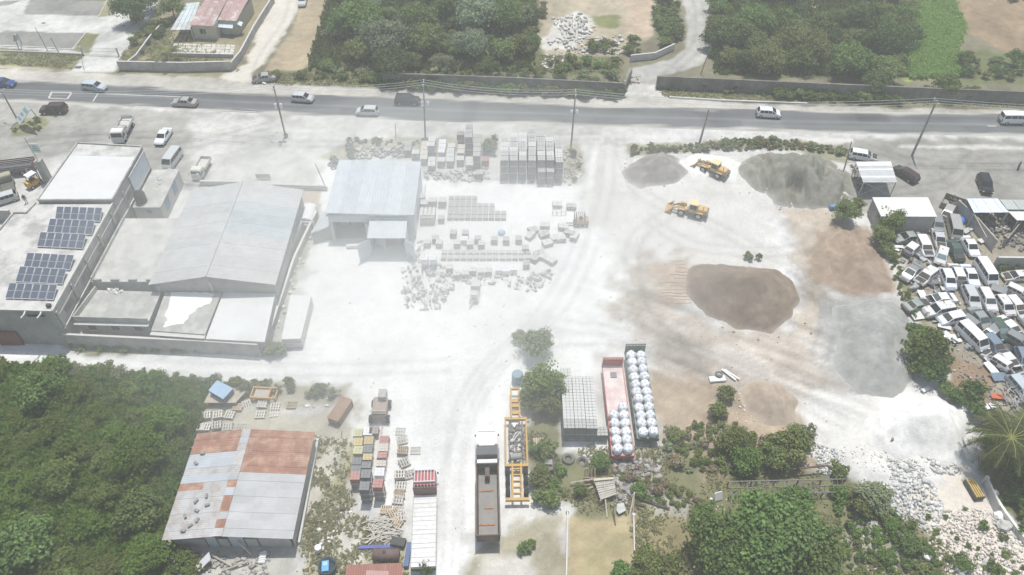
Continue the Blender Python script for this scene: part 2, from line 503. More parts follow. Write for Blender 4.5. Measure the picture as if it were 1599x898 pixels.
def build_ground():
    st = .46
    xs = np.concatenate([[-3000, -1500, -700, -350, -220, -165], np.arange(-135, 135.01, st), [165, 220, 350, 700, 1500, 3000]])
    ys = np.concatenate([[-2000, -800, -300, -100, -30, 0, 15], np.arange(26, 176, st), [190, 220, 300, 500, 1000, 2200, 4000]])
    X, Y = np.meshgrid(xs, ys)
    col = np.empty(X.shape+(3,))
    col[:] = SOIL
    wob = fbm(X*.45, Y*.45, 3, 4)-.5
    wob2 = fbm(X*.12, Y*.12, 9, 3)-.5
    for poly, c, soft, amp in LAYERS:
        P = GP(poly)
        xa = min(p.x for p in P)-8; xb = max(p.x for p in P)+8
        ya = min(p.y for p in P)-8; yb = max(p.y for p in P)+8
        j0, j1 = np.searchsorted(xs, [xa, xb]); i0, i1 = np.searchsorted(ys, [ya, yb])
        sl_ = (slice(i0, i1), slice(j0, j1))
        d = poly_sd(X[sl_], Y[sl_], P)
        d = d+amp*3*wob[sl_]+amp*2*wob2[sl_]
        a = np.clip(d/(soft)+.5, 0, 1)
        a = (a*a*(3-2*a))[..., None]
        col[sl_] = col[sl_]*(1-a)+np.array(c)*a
    v = 1+.34*(fbm(X*.22, Y*.22, 21, 6)-.5)+.26*(fbm(X*1.1, Y*1.1, 31, 3)-.5)+.2*(fbm(X*.05, Y*.05, 37, 3)-.5)
    br = col.mean(axis=2)
    v = 1+(v-1)*np.where(br > .5, .75, 1.7)
    # lorry tracks and scrapes dragged across the working yard
    an = R(-28)
    U = X*math.cos(an)+Y*math.sin(an); V = -X*math.sin(an)+Y*math.cos(an)
    tr = fbm(U*.07, V*.9, 41, 4)-.5
    m = np.clip(poly_sd(X, Y, GP([(860, 420), (1300, 380), (1420, 620), (1300, 720), (1040, 720), (900, 600)]))/8, 0, 1)
    v = v*(1+.9*tr*m)
    tr2 = fbm(X*.9+Y*.1, Y*.06, 47, 4)-.5
    m2 = np.clip(poly_sd(X, Y, GP([(560, 560), (880, 540), (800, 900), (640, 900), (600, 700)]))/6, 0, 1)
    v = v*(1+.3*tr2*m2)
    tr3 = fbm(X*.07+Y*.02, Y*.8, 53, 4)-.5
    m3 = np.clip(poly_sd(X, Y, GP([(-100, 165), (1000, 205), (1700, 230), (1700, 320), (1300, 250), (500, 240), (0, 240)]))/4, 0, 1)
    v = v*(1+.35*tr3*m3)
    # wheel ruts pressed into the dust along the ways lorries and loaders take
    rut = np.zeros(X.shape)
    for k, (gauge, line) in enumerate([(.95, [(955, 215), (940, 330), (880, 470), (770, 580), (715, 700), (705, 900)]), (.95, [(930, 225), (905, 380), (840, 500), (730, 620), (690, 900)]), (1.0, [(965, 220), (1000, 300), (1100, 345), (1200, 400)]),
        (1.0, [(1050, 330), (990, 380), (1000, 480), (1060, 540)]), (.95, [(820, 500), (960, 520), (1110, 560), (1330, 665)]), (.95, [(800, 540), (950, 530), (1100, 575), (1290, 690)]), (.95, [(1060, 545), (1200, 590), (1350, 640), (1430, 700)]), (.9, [(700, 570), (500, 578), (300, 575), (100, 560), (-100, 545)]),
        (.9, [(40, 225), (250, 210), (520, 225), (950, 212)]), (.9, [(120, 240), (300, 225), (420, 195)]), (.9, [(1340, 225), (1450, 255), (1640, 262)]), (.9, [(1390, 300), (1480, 285), (1530, 240), (1640, 235)]), (.95, [(1240, 420), (1290, 480), (1280, 560)]), (.95, [(1010, 340), (1090, 385), (1240, 390), (1290, 350)]), (.8, [(60, 90), (160, 60), (230, 20)]), (.9, [(400, 130), (410, 90), (450, 30), (460, -10)]), (.9, [(1000, 150), (1050, 110), (1092, 60), (1088, -10)])]):
        P = GP(line); pts = []
        for i in range(len(P)-1):
            for j in range(14):
                t_ = j/14
                p0, p1, p2, p3 = P[max(i-1, 0)], P[i], P[i+1], P[min(i+2, len(P)-1)]
                pts.append(.5*((2*p1)+(p2-p0)*t_+(2*p0-5*p1+4*p2-p3)*t_*t_+(3*p1-p0-3*p2+p3)*t_**3))
        for sgn in (-1, 1):
            q = []
            for i, c in enumerate(pts):
                d = (pts[min(i+1, len(pts)-1)]-pts[max(i-1, 0)]).normalized()
                q.append((c.x-d.y*sgn*gauge, c.y+d.x*sgn*gauge))
            for i in range(len(q)-1):
                (ax, ay), (bx, by) = q[i], q[i+1]
                j0, j1 = np.searchsorted(xs, [min(ax, bx)-1.2, max(ax, bx)+1.2]); i0, i1 = np.searchsorted(ys, [min(ay, by)-1.2, max(ay, by)+1.2])
                xx, yy = X[i0:i1, j0:j1], Y[i0:i1, j0:j1]
                L2 = (bx-ax)**2+(by-ay)**2+1e-9
                t_ = np.clip(((xx-ax)*(bx-ax)+(yy-ay)*(by-ay))/L2, 0, 1)
                dd = (xx-ax-t_*(bx-ax))**2+(yy-ay-t_*(by-ay))**2
                rut[i0:i1, j0:j1] = np.maximum(rut[i0:i1, j0:j1], np.exp(-dd/.16))
    v = v*(1-.17*rut*np.clip(.2+1.6*fbm(X*.3, Y*.3, 61, 3), 0, 1))
    col = np.clip(col*v[..., None], .02, .8)
    ny, nx = X.shape
    V3 = np.stack([X.ravel(), Y.ravel(), np.zeros(X.size)], 1)
    idx = np.arange(X.size).reshape(ny, nx)
    F = np.stack([idx[:-1, :-1].ravel(), idx[:-1, 1:].ravel(), idx[1:, 1:].ravel(), idx[1:, :-1].ravel()], 1)
    m = bpy.data.materials.new("ground_earth")
    m.use_nodes = True
    t = m.node_tree; N = t.nodes; L = t.links
    b = N["Principled BSDF"]
    b.inputs["Roughness"].default_value = .95
    b.inputs["Specular IOR Level"].default_value = .1
    at = N.new("ShaderNodeAttribute"); at.attribute_name = "albedo"
    tc = N.new("ShaderNodeTexCoord")
    n1 = N.new("ShaderNodeTexNoise"); n1.inputs["Scale"].default_value = 2.2; n1.inputs["Detail"].default_value = 8; n1.inputs["Roughness"].default_value = .75
    L.new(tc.outputs["Object"], n1.inputs["Vector"])
    mr = N.new("ShaderNodeMapRange"); mr.inputs[1].default_value = .3; mr.inputs[2].default_value = .7; mr.inputs[3].default_value = .86; mr.inputs[4].default_value = 1.12
    L.new(n1.outputs["Fac"], mr.inputs[0])
    hs = N.new("ShaderNodeHueSaturation")
    L.new(mr.outputs[0], hs.inputs["Value"]); L.new(at.outputs["Color"], hs.inputs["Color"])
    # grit: small darker specks and clods
    n4 = N.new("ShaderNodeTexNoise"); n4.inputs["Scale"].default_value = 5.5; n4.inputs["Detail"].default_value = 3
    L.new(tc.outputs["Object"], n4.inputs["Vector"])
    m4 = N.new("ShaderNodeMapRange"); m4.inputs[1].default_value = .62; m4.inputs[2].default_value = .72; m4.inputs[3].default_value = 1.0; m4.inputs[4].default_value = .74
    L.new(n4.outputs["Fac"], m4.inputs[0])
    h2 = N.new("ShaderNodeHueSaturation"); L.new(m4.outputs[0], h2.inputs["Value"]); L.new(hs.outputs[0], h2.inputs["Color"])
    L.new(h2.outputs[0], b.inputs["Base Color"])
    bp = N.new("ShaderNodeBump"); bp.inputs["Strength"].default_value = .7; bp.inputs["Distance"].default_value = .15
    L.new(n1.outputs["Fac"], bp.inputs["Height"]); L.new(bp.outputs[0], b.inputs["Normal"])
    me = npmesh("ground", V3, F, m)
    set_color(me, "albedo", col.reshape(-1, 3))
    o = link("ground", me)
    tag(o, "dusty white marl yard and dry earth with weedy edges", None, None, "structure")
build_ground()

# ------------------------------------------------------------------ road
def build_road():
    top = [(-400, 96), (0, 122), (85, 126), (170, 130), (330, 142), (400, 145), (500, 148), (600, 151), (700, 154), (800, 158), (900, 163), (1000, 166), (1100, 168), (1200, 172), (1300, 174), (1400, 175), (1599, 178), (2000, 184)]
    bot = [(-400, 138), (0, 160), (100, 162), (200, 167), (300, 172), (400, 176), (500, 182), (600, 187), (700, 191), (800, 194), (900, 197), (1000, 199), (1100, 202), (1200, 206), (1300, 208), (1400, 210), (1599, 213), (2000, 219)]
    def samp(line, n):
        P = GP(line)
        x = np.array([p.x for p in P]); y = np.array([p.y for p in P])
        xx = np.linspace(-165, 165, n)
        yy = np.interp(xx, x, y)
        k = np.ones(41)/41
        ys = np.convolve(np.pad(yy, 20, 'edge'), k, 'valid')
        return xx, ys
    n = 420; mth = 34
    xa, ya = samp(top, n); xb, yb = samp(bot, n)
    V = []; cols = []
    asp = np.array((.132, .135, .136)); dust = np.array((.42, .40, .36))
    vv = np.linspace(0, 1, mth)
    X = np.tile(xa[:, None], (1, mth))
    Y = ya[:, None]*(1-vv)+yb[:, None]*vv
    W = np.tile(vv[None, :], (n, 1))
    e = np.minimum(W, 1-W)*(ya-yb)[:, None]
    dn = fbm(X*.12, Y*.6, 5, 5)
    a = np.clip((.9-e+2.8*(dn-.5))/.9, 0, 1)
    band = 1+.32*np.exp(-((W-.5)/.05)**2)+.10*np.exp(-((W-.74)/.07)**2)-.10*np.exp(-((W-.28)/.12)**2)-.08*np.exp(-((W-.87)/.03)**2)
    band = band+.45*(fbm(X*.03, Y*1.1, 8, 4)-.5)+.4*(fbm(X*.25, Y*.25, 12, 4)-.5)
    for xa_, xb_, va_, vb_, k_ in ((-70, -58, .08, .45, .8), (-31, -25, .55, .95, .78), (6, 22, .1, .3, .86), (40, 47, .5, .9, 1.25), (61, 66, .1, .48, .75), (-9, -6, 0, 1, .8), (78, 95, .6, .8, .85), (-100, -92, .1, .5, 1.2)):
        band = band*np.where((X > xa_) & (X < xb_) & (W > va_) & (W < vb_), k_, 1.0)
    left = np.clip((-X-30)/60, 0, 1)
    C = asp[None, None, :]*(band*(1-.1*left))[..., None]
    C = C*(1-a[..., None])+dust*a[..., None]
    V3 = np.stack([X.ravel(), Y.ravel(), np.full(X.size, .012)], 1)
    idx = np.arange(X.size).reshape(n, mth)
    F = np.stack([idx[:-1, 1:].ravel(), idx[1:, 1:].ravel(), idx[1:, :-1].ravel(), idx[:-1, :-1].ravel()], 1)
    m = bpy.data.materials.new("road_asphalt"); m.use_nodes = True
    t = m.node_tree; N = t.nodes; L = t.links
    b = N["Principled BSDF"]; b.inputs["Roughness"].default_value = .8; b.inputs["Specular IOR Level"].default_value = .25
    at = N.new("ShaderNodeAttribute"); at.attribute_name = "albedo"
    tc = N.new("ShaderNodeTexCoord")
    n1 = N.new("ShaderNodeTexNoise"); n1.inputs["Scale"].default_value = 3; n1.inputs["Detail"].default_value = 6
    L.new(tc.outputs["Object"], n1.inputs["Vector"])
    mr = N.new("ShaderNodeMapRange"); mr.inputs[3].default_value = .85; mr.inputs[4].default_value = 1.15
    L.new(n1.outputs["Fac"], mr.inputs[0])
    hs = N.new("ShaderNodeHueSaturation"); L.new(mr.outputs[0], hs.inputs["Value"]); L.new(at.outputs["Color"], hs.inputs["Color"])
    L.new(hs.outputs[0], b.inputs["Base Color"])
    me = npmesh("road", V3, F, m)
    set_color(me, "albedo", C.reshape(-1, 3))
    o = tag(link("road", me), "grey two lane asphalt road with dusty edges", None, None, "structure")
    pm = M("worn_road_paint", (.48, .47, .44), .8, .25, 3)
    mk = MB()
    for q in ([(80, 143.2), (112, 143.8), (111, 145), (79, 144.3)], [(76, 152.6), (106, 154.2), (105, 155.2), (75, 153.6)], [(79, 144.3), (82, 144.3), (78, 152.6), (75, 152.6)], [(110, 145), (113, 145), (107, 154), (104, 154)],
              [(152, 146), (154, 146), (146, 158.5), (144, 158.5)], [(165, 146), (300, 151.5), (300, 152.5), (165, 147)], [(210, 165.6), (400, 174.2), (400, 175.2), (210, 166.6)], [(1542, 196), (1556, 196.4), (1556, 197.6), (1542, 197.2)]):
        P = GP(q, .018)
        mk.plate(P, .004)
    o2 = B(mk, "road_markings", pm)
    tag(o2, "worn white paint lines on the asphalt road", None, None, "structure")
build_road()

# ------------------------------------------------------------------ heaps of aggregate
def heap(label, outline, h, mat, seed, slope=.62, rough=.55, st=.42, gully=0.0, name="aggregate_heap", cat="heap"):
    P = GP(outline)
    cx = sum(p.x for p in P)/len(P); cy = sum(p.y for p in P)/len(P)
    xs = np.arange(min(p.x for p in P)-1, max(p.x for p in P)+1, st)
    ys = np.arange(min(p.y for p in P)-1, max(p.y for p in P)+1, st)
    X, Y = np.meshgrid(xs, ys)
    d = poly_sd(X, Y, P)+3.0*(fbm(X*.24, Y*.24, seed, 4)-.5)
    z = np.where(d > 0, -np.log(np.exp(-2.0*np.maximum(d, 0)*slope)+math.exp(-2.0*h))/2.0+math.log(1+math.exp(-2.0*h))/2.0, d*.6)
    z = z+np.clip(d, 0, 1.5)*rough*(fbm(X*.8, Y*.8, seed+5, 4)-.5)
    z = z+np.clip(d, 0, 3)*.35*(fbm(X*.22, Y*.22, seed+3, 3)-.5)
    if gully:
        g = np.abs(fbm(X*.5, Y*.12, seed+9, 4)-.5)*2
        z = z-np.clip(d, 0, 2)*gully*np.clip(.25-g, 0, 1)*3
    z = np.maximum(z, -.35)
    keep = d > -.6
    idx = np.arange(X.size).reshape(X.shape)
    q = keep[:-1, :-1] & keep[:-1, 1:] & keep[1:, 1:] & keep[1:, :-1]
    F = np.stack([idx[:-1, :-1][q], idx[:-1, 1:][q], idx[1:, 1:][q], idx[1:, :-1][q]], 1)
    used = np.unique(F)
    mp = np.full(X.size, -1); mp[used] = np.arange(len(used))
    V3 = np.stack([X.ravel()-cx, Y.ravel()-cy, z.ravel()], 1)[used]
    me = npmesh(name, V3, mp[F], mat, True)
    o = link(name, me, None, None, (cx, cy, 0))
    e = np.clip(d/.9+.35+.9*(fbm(X*.7, Y*.7, seed+2, 4)-.5), 0, 1).ravel()[used]
    set_color(me, "edge", np.stack([e, e, e], 1))
    return tag(o, label, cat)
def sand(name, col, col2, mix, ms, foot, bump=.5):
    """loose aggregate: two tones, rain streaks, and trodden dust towards its foot where it thins out over the yard"""
    m = M(name, col, .95, .16, 1.3, col2=col2, mix=mix, mscale=ms, bump=bump, bscale=4, spec=.1)
    N = m.node_tree.nodes; L = m.node_tree.links
    b = N["Principled BSDF"]
    src = b.inputs["Base Color"].links[0].from_socket
    at = N.new("ShaderNodeAttribute"); at.attribute_name = "edge"
    mx = N.new("ShaderNodeMix"); mx.data_type = 'RGBA'
    L.new(at.outputs["Fac"], mx.inputs[0]); mx.inputs[6].default_value = (*foot, 1); L.new(src, mx.inputs[7])
    L.new(mx.outputs[2], b.inputs["Base Color"])
    return m
sand_grey = sand("grey_brown_sand", (.245, .225, .205), (.32, .305, .285), (.45, .7), .35, (.50, .49, .46))
sand_green = sand("olive_grey_sand", (.205, .20, .168), (.28, .272, .235), (.42, .7), .3, (.38, .37, .335), .8)
sand_brown = sand("dark_brown_sand", (.185, .15, .118), (.265, .21, .165), (.45, .7), .25, (.37, .31, .25))
sand_red = sand("red_brown_sand", (.25, .19, .145), (.33, .26, .2), (.42, .7), .3, (.40, .325, .25))
gravel_m = sand("pale_grey_gravel", (.285, .285, .27), (.36, .355, .335), (.45, .7), .3, (.40, .39, .365))
marl_m = sand("white_marl", (.66, .65, .62), (.62, .60, .56), (.5, .75), .35, (.62, .60, .565), .6)
heap("small grey brown sand heap between the white yard and the road poles", [(973, 268), (984, 250), (1005, 240), (1036, 239), (1060, 248), (1071, 266), (1062, 282), (1038, 293), (1002, 294), (982, 284)], 3.0, sand_grey, 3)
heap("large olive grey sand heap with gullies beside the striped carport", [(1154, 270), (1162, 250), (1185, 240), (1218, 238), (1258, 243), (1292, 252), (1320, 272), (1333, 300), (1310, 322), (1270, 330), (1215, 315), (1175, 298)], 5.2, sand_green, 7, slope=.75, rough=.6, gully=1.2)
heap("big dark brown sand heap with weeds on its crest", [(1068, 440), (1078, 422), (1112, 413), (1166, 410), (1212, 416), (1238, 438), (1252, 470), (1242, 502), (1202, 518), (1150, 516), (1100, 492), (1072, 464)], 4.4, sand_brown, 11)
heap("low reddish brown sand spread below the boundary trees", [(1305, 352), (1345, 350), (1380, 395), (1394, 440), (1392, 456), (1340, 460), (1300, 440), (1290, 395)], 1.3, sand_red, 13, .3)
heap("broad pale grey gravel heap beside the rows of wrecked cars", [(1300, 480), (1340, 466), (1395, 470), (1420, 490), (1434, 540), (1430, 598), (1395, 620), (1340, 610), (1305, 575)], 3.0, gravel_m, 17, .5)
heap("bright white marl heap near the leaning coconut palm", [(1345, 650), (1372, 625), (1420, 615), (1465, 618), (1505, 645), (1522, 690), (1510, 725), (1460, 720), (1400, 715), (1360, 690)], 3.8, marl_m, 19, rough=.7)
heap("small brown sand heap next to scrubby bushes", [(1152, 612), (1175, 594), (1215, 596), (1240, 625), (1238, 655), (1200, 664), (1165, 645)], 1.8, sand("pinkish_brown_sand", (.34, .28, .22), (.40, .335, .27), (.45, .7), .3, (.45, .39, .32)), 23)
heap("low white marl heap behind the wheel loader at the roadside hedge", [(1064, 252), (1085, 241), (1142, 241), (1160, 256), (1150, 290), (1120, 275), (1085, 280)], 1.2, marl_m, 29, .35)
heap("grassy mound under the tilted billboard", [(17, 203), (34, 190), (58, 188), (72, 196), (60, 208), (28, 212)], .8, sand("mound_turf", (.2, .195, .1), (.28, .25, .15), (.45, .65), .6, (.37, .35, .28)), 31, .4, name="grass_mound", cat="mound")
# ------------------------------------------------------------------ vegetation
LEAF = {
 'dark': leafmat("leaves_dark_green", (.085, .128, .034)),
 'mid': leafmat("leaves_mid_green", (.125, .19, .042)),
 'olive': leafmat("leaves_olive", (.165, .20, .06)),
 'dusty': leafmat("leaves_dusty_grey_green", (.22, .245, .135), .015, .3),
 'bright': leafmat("leaves_bright_green", (.12, .185, .048)),
 'thicket': leafmat("leaves_thicket", (.15, .225, .04), .012, .16, .5), 'thicket2': leafmat("leaves_thicket_olive", (.18, .23, .06), .012, .16, .5),
 'grey': leafmat("leaves_pale_grey_green", (.21, .255, .15)),
 'dry': leafmat("leaves_dry_brown", (.24, .20, .125)),
}
BARK = M("bark", (.19, .165, .13), .9, .3, 3)
PALEBARK = M("pale_bark", (.36, .34, .30), .9, .2, 3)

def leaf_cloud(seed, R0, ncl, per, leaf, squash=.75, lump=.35, clr=.34):
    rs = np.random.RandomState(seed)
    Vs = []; 
    cen = []
    for i in range(ncl):
        # clump centres fill a lumpy dome, more of them near its skin
        a = rs.rand()*2*math.pi; u = rs.rand()*1.25-.25
        s = math.sqrt(max(0, 1-u*u))
        lob = 1+lump*math.sin(3*a+seed)*s*.6+lump*(rs.rand()-.5)
        rad = R0*(rs.rand()**.35)*lob*.82
        cen.append((rad*s*math.cos(a), rad*s*math.sin(a), rad*u*squash))
    cen = np.array(cen)
    cr = R0*clr*(.6+.8*rs.rand(ncl))
    n = ncl*per
    ci = np.repeat(np.arange(ncl), per)
    d = rs.normal(size=(n, 3)); d /= np.linalg.norm(d, axis=1)[:, None]
    d[:, 2] = np.where(d[:, 2] < -.3, -d[:, 2], d[:, 2])
    p = cen[ci]+d*(cr[ci]*(rs.rand(n)**.4))[:, None]*np.array([1, 1, .7])
    nr = d*.7+rs.normal(size=(n, 3))*.55+np.array([0, 0, .5])
    nr /= np.linalg.norm(nr, axis=1)[:, None]
    t = np.cross(nr, rs.normal(size=(n, 3))); t /= np.linalg.norm(t, axis=1)[:, None]
    b = np.cross(nr, t)
    L = leaf*(.55+.9*rs.rand(n))[:, None]
    q = np.stack([p-t*L*.5, p+b*L*.32, p+t*L*.5+nr*L*.08, p-b*L*.32], 1).reshape(-1, 3)
    F = np.arange(4*n).reshape(n, 4)
    return q, F
CROWNS = {}
for kind, (R0, ncl, per, leaf, sq) in {'large': (4.4, 150, 64, .44, .72), 'medium': (2.6, 74, 52, .36, .78), 'small': (1.5, 34, 36, .30, .75), 'shrub': (.8, 16, 26, .22, .8)}.items():
    CROWNS[kind] = []
    for s in range(4):
        q, F = leaf_cloud(100+s*7+len(kind), R0, ncl, per, leaf, sq)
        CROWNS[kind].append((npmesh("crown_%s" % kind, q, F, LEAF['mid']), R0))
def trunk_mesh(seed, h, r, spread, n=4):
    rr = random.Random(seed)
    mb = MB()
    top = Vector((rr.uniform(-.2, .2)*h, rr.uniform(-.2, .2)*h, h))
    mid = Vector((top.x*.3, top.y*.5, h*.5))
    mb.tube([(0, 0, -.1), mid, top], r, 6, r*.55)
    for k in range(n):
        a = 2*math.pi*k/n+rr.uniform(-.4, .4)
        e = top+Vector((math.cos(a)*spread, math.sin(a)*spread, spread*rr.uniform(.25, .7)))
        m = top.lerp(e, .5)+Vector((0, 0, spread*.15))
        mb.tube([mid.lerp(top, .6+.3*rr.random()), m, e], r*.5, 5, r*.14)
    return mb
TRUNKS = {k: [trunk_mesh(5+s, h, r, sp).mesh("trunk_%s" % k, BARK) for s in range(3)] for k, h, r, sp in
          (('large', 3.4, .26, 3.0), ('medium', 2.0, .14, 1.7), ('small', 1.0, .08, .95), ('shrub', .5, .04, .5))}
HCR = {'large': 4.1, 'medium': 2.3, 'small': 1.15, 'shrub': .5}
tree_count = [0]
def tree(pos, r, kind, leaf, label, cat="tree", group=None, name=None):
    i = tree_count[0]; tree_count[0] += 1
    cm, R0 = CROWNS[kind][(i*7+i//4) % 4]
    s = r/R0
    t = thing(name or ("tree" if kind in ('large', 'medium') else "bush"), label, cat, (pos[0], pos[1], 0), (i*2.399) % 6.283, group)
    k = link("trunk", TRUNKS[kind][i % 3], t)
    c = link("crown", cm, t, LEAF[leaf], (0, 0, HCR[kind]*s))
    k.scale = (s, s, s); c.scale = (s, s, s*(.9+.25*((i*37 % 10)/10)))
    return t
def treepx(x, y, r, kind, leaf, label, cat="tree", group=None, name=None):
    g = G(x, y, {'large': .95, 'medium': .9, 'small': .75, 'shrub': .6}[kind]*r)
    return tree((g.x, g.y), r, kind, leaf, label, cat, group, name)
CV = {k: [np.array([v.co for v in m.vertices]) for m, _ in CROWNS[k]] for k in ('small', 'shrub')}
def fill(poly, n, rmin, rmax, leaves, label, cat, group, gap=.8, seed=1, big=2.9, name=None, mass=None, keep=1.7):
    """plants scattered over a polygon; those under `keep` metres read as one mass and are joined as stuff"""
    P = GP(poly)
    rr = random.Random(seed)
    xa = min(p.x for p in P); xb = max(p.x for p in P); ya = min(p.y for p in P); yb = max(p.y for p in P)
    done = []; tries = 0; masses = {}
    while len(done) < n and tries < n*60:
        tries += 1
        x = rr.uniform(xa, xb); y = rr.uniform(ya, yb)
        if not in_poly(x, y, P):
            continue
        r = rmin+(rmax-rmin)*rr.random()**1.5
        if any((x-a)**2+(y-b)**2 < (gap*(r+q))**2 for a, b, q in done):
            continue
        done.append((x, y, r))
        k = 'large' if r > big else 'medium' if r > 1.7 else 'small' if r > .95 else 'shrub'
        lf = rr.choice(leaves)
        if r >= keep:
            lw = {'dark': "dark green", 'mid': "mid green", 'olive': "olive", 'dusty': "dusty", 'bright': "bright green", 'grey': "grey green", 'thicket': "yellow green", 'thicket2': "olive green", 'dry': "dry"}[lf]
            tree((x, y), r, k, lf, "%s %s, %s" % (lw, "large tree" if r > 2.3 else "tree", label.split(None, 2)[2] if label.startswith(("green tree", "leafy tree")) else label), cat, group, name)
        else:
            masses.setdefault(lf, []).append((x, y, r, k))
    for lf, L_ in masses.items():
        Vs = []
        for i, (x, y, r, k) in enumerate(L_):
            v = CV[k][i % 4]
            s = r/CROWNS[k][i % 4][1]; a = rr.random()*6.28
            c_, s_ = math.cos(a)*s, math.sin(a)*s
            Vs.append(np.stack([v[:, 0]*c_-v[:, 1]*s_+x-P[0].x, v[:, 0]*s_+v[:, 1]*c_+y-P[0].y, v[:, 2]*s*(.85+.3*rr.random())+HCR[k]*s*.8], 1))
        V = np.concatenate(Vs)
        o = link(mass or "shrubbery", npmesh(mass or "shrubbery", V, np.arange(len(V)).reshape(-1, 4), LEAF[lf]), None, None, (P[0].x, P[0].y, 0))
        tag(o, "%s leafy mass: %s" % (lf, group), None, None, "stuff")
    return done
def tufts(name, label, polys, n, h, mat, seed=1, w=.12, lean=.6, thr=.5):
    """grass or ground cover nobody could count: blades scattered over polygons, one mesh"""
    rs = np.random.RandomState(seed)
    pts = []
    areas = []
    PP = [GP(p) for p in polys]
    for P in PP:
        xa = min(p.x for p in P); xb = max(p.x for p in P); ya = min(p.y for p in P); yb = max(p.y for p in P)
        areas.append((xb-xa)*(yb-ya))
    tot = sum(areas)
    for P, A in zip(PP, areas):
        m = int(n*A/tot)
        xa = min(p.x for p in P); xb = max(p.x for p in P); ya = min(p.y for p in P); yb = max(p.y for p in P)
        x = xa+rs.rand(m)*(xb-xa); y = ya+rs.rand(m)*(yb-ya)
        d = poly_sd(x, y, P)+1.5*(fbm(x*.5, y*.5, seed+3, 3)-.5)
        den = fbm(x*.4, y*.4, seed+8, 3)
        k = (d > 0) & (den+.3*rs.rand(m) > thr)
        pts.append(np.stack([x[k], y[k]], 1))
    p = np.concatenate(pts)
    p = np.repeat(p, 4, 0)
    m = len(p)
    p = p+rs.normal(size=(m, 2))*.18
    a = rs.rand(m)*2*math.pi
    H = h*(.4+.9*rs.rand(m))
    W = w*(.6+rs.rand(m))
    ca, sa = np.cos(a), np.sin(a)
    z0 = np.full(m, .0)
    l = lean*H*rs.rand(m)
    A = np.stack([p[:, 0]-ca*W, p[:, 1]-sa*W, z0], 1)
    Bq = np.stack([p[:, 0]+ca*W, p[:, 1]+sa*W, z0], 1)
    C = np.stack([p[:, 0]+ca*W*.6-sa*l, p[:, 1]+sa*W*.6+ca*l, H], 1)
    D = np.stack([p[:, 0]-ca*W*.6-sa*l, p[:, 1]-sa*W*.6+ca*l, H], 1)
    V = np.stack([A, Bq, C, D], 1).reshape(-1, 3)
    me = npmesh(name, V, np.arange(4*m).reshape(m, 4), mat)
    o = link(name, me)
    return tag(o, label, None, None, "stuff")

# the grove behind the roadside wall
GR = "trees of the grove north of the road"
for x, y, r, k, lf, lb in [
 (562, 28, 4.6, 'large', 'mid', "dark leafy tree at the edge of the tan field"),
 (600, 62, 4.4, 'large', 'grey', "broad grey green tree with bare twigs in the grove"),
 (560, 78, 2.8, 'medium', 'olive', "low olive tree beside the tan field corner"),
 (650, 30, 4.2, 'large', 'mid', "dense mid green tree rising deep in the grove"),
 (668, 62, 3.6, 'large', 'olive', "shaded olive tree in the middle of the grove"),
 (612, 98, 3.4, 'large', 'dark', "darkest tree of the grove, low over the wall"),
 (742, 22, 4.3, 'large', 'grey', "large leaved pale tree beside the rubble lot, tallest there"),
 (735, 70, 3.3, 'large', 'grey', "pale large leaved tree above the roadside wall"),
 (792, 25, 3.6, 'large', 'mid', "green tree left of the broken rubble lot"),
 (810, 70, 2.6, 'medium', 'olive', "short olive tree near the white post"),
 (760, 108, 2.4, 'medium', 'dark', "dark tree growing tight against the roadside wall"),
 (620, 118, 1.6, 'small', 'grey', "pale shrub with bright leaves against the grove wall"),
 (700, 10, 3.6, 'large', 'dark', "dark tree at the far back of the grove"),
 (530, 42, 2.6, 'medium', 'mid', "rounded tree leaning over the tan field"),
 (690, 100, 2.2, 'medium', 'dusty', "dusty thin tree near the middle of the roadside wall"),
]:
    treepx(x, y, r, k, lf, lb, group=GR)
fill([(520, -5), (835, -5), (835, 100), (500, 112), (495, 80)], 60, 1.0, 2.6, ['mid', 'dark', 'olive', 'grey'], "green tree crowded among others in the shady grove", "tree", GR, .62, 4)
fill([(470, 112), (972, 122), (972, 140), (410, 124)], 60, .6, 1.4, ['olive', 'dusty', 'mid'], "low dusty bush growing against the long roadside wall", "bush", "bushes along the roadside wall", .6, 6)
fill([(845, 95), (968, 100), (968, 116), (845, 114)], 14, .7, 1.5, ['olive', 'mid'], "green bush between the rubble lot and the wall", "bush", "bushes beside the rubble lot", .7, 8)
fill([(915, 75), (985, 60), (1000, 80), (960, 98)], 10, .7, 1.6, ['olive', 'mid'], "straggly bush at the corner of the gravel lane", "bush", "bushes at the lane corner", .7, 9)
fill([(1026, -5), (1062, -5), (1060, 60), (1045, 80), (1018, 72)], 26, .9, 2.0, ['mid', 'dark', 'olive'], "bush in the hedge between dirt lot and gravel lane", "bush", "hedge beside the gravel lane", .6, 10)
fill([(838, 10), (850, 10), (846, 60), (800, 110), (790, 90)], 10, .8, 1.6, ['olive', 'dry'], "thin dry bush at the edge of the rubble lot", "bush", "bushes at the rubble lot edge", .7, 12)
GR2 = "trees of the wood east of the gravel lane"
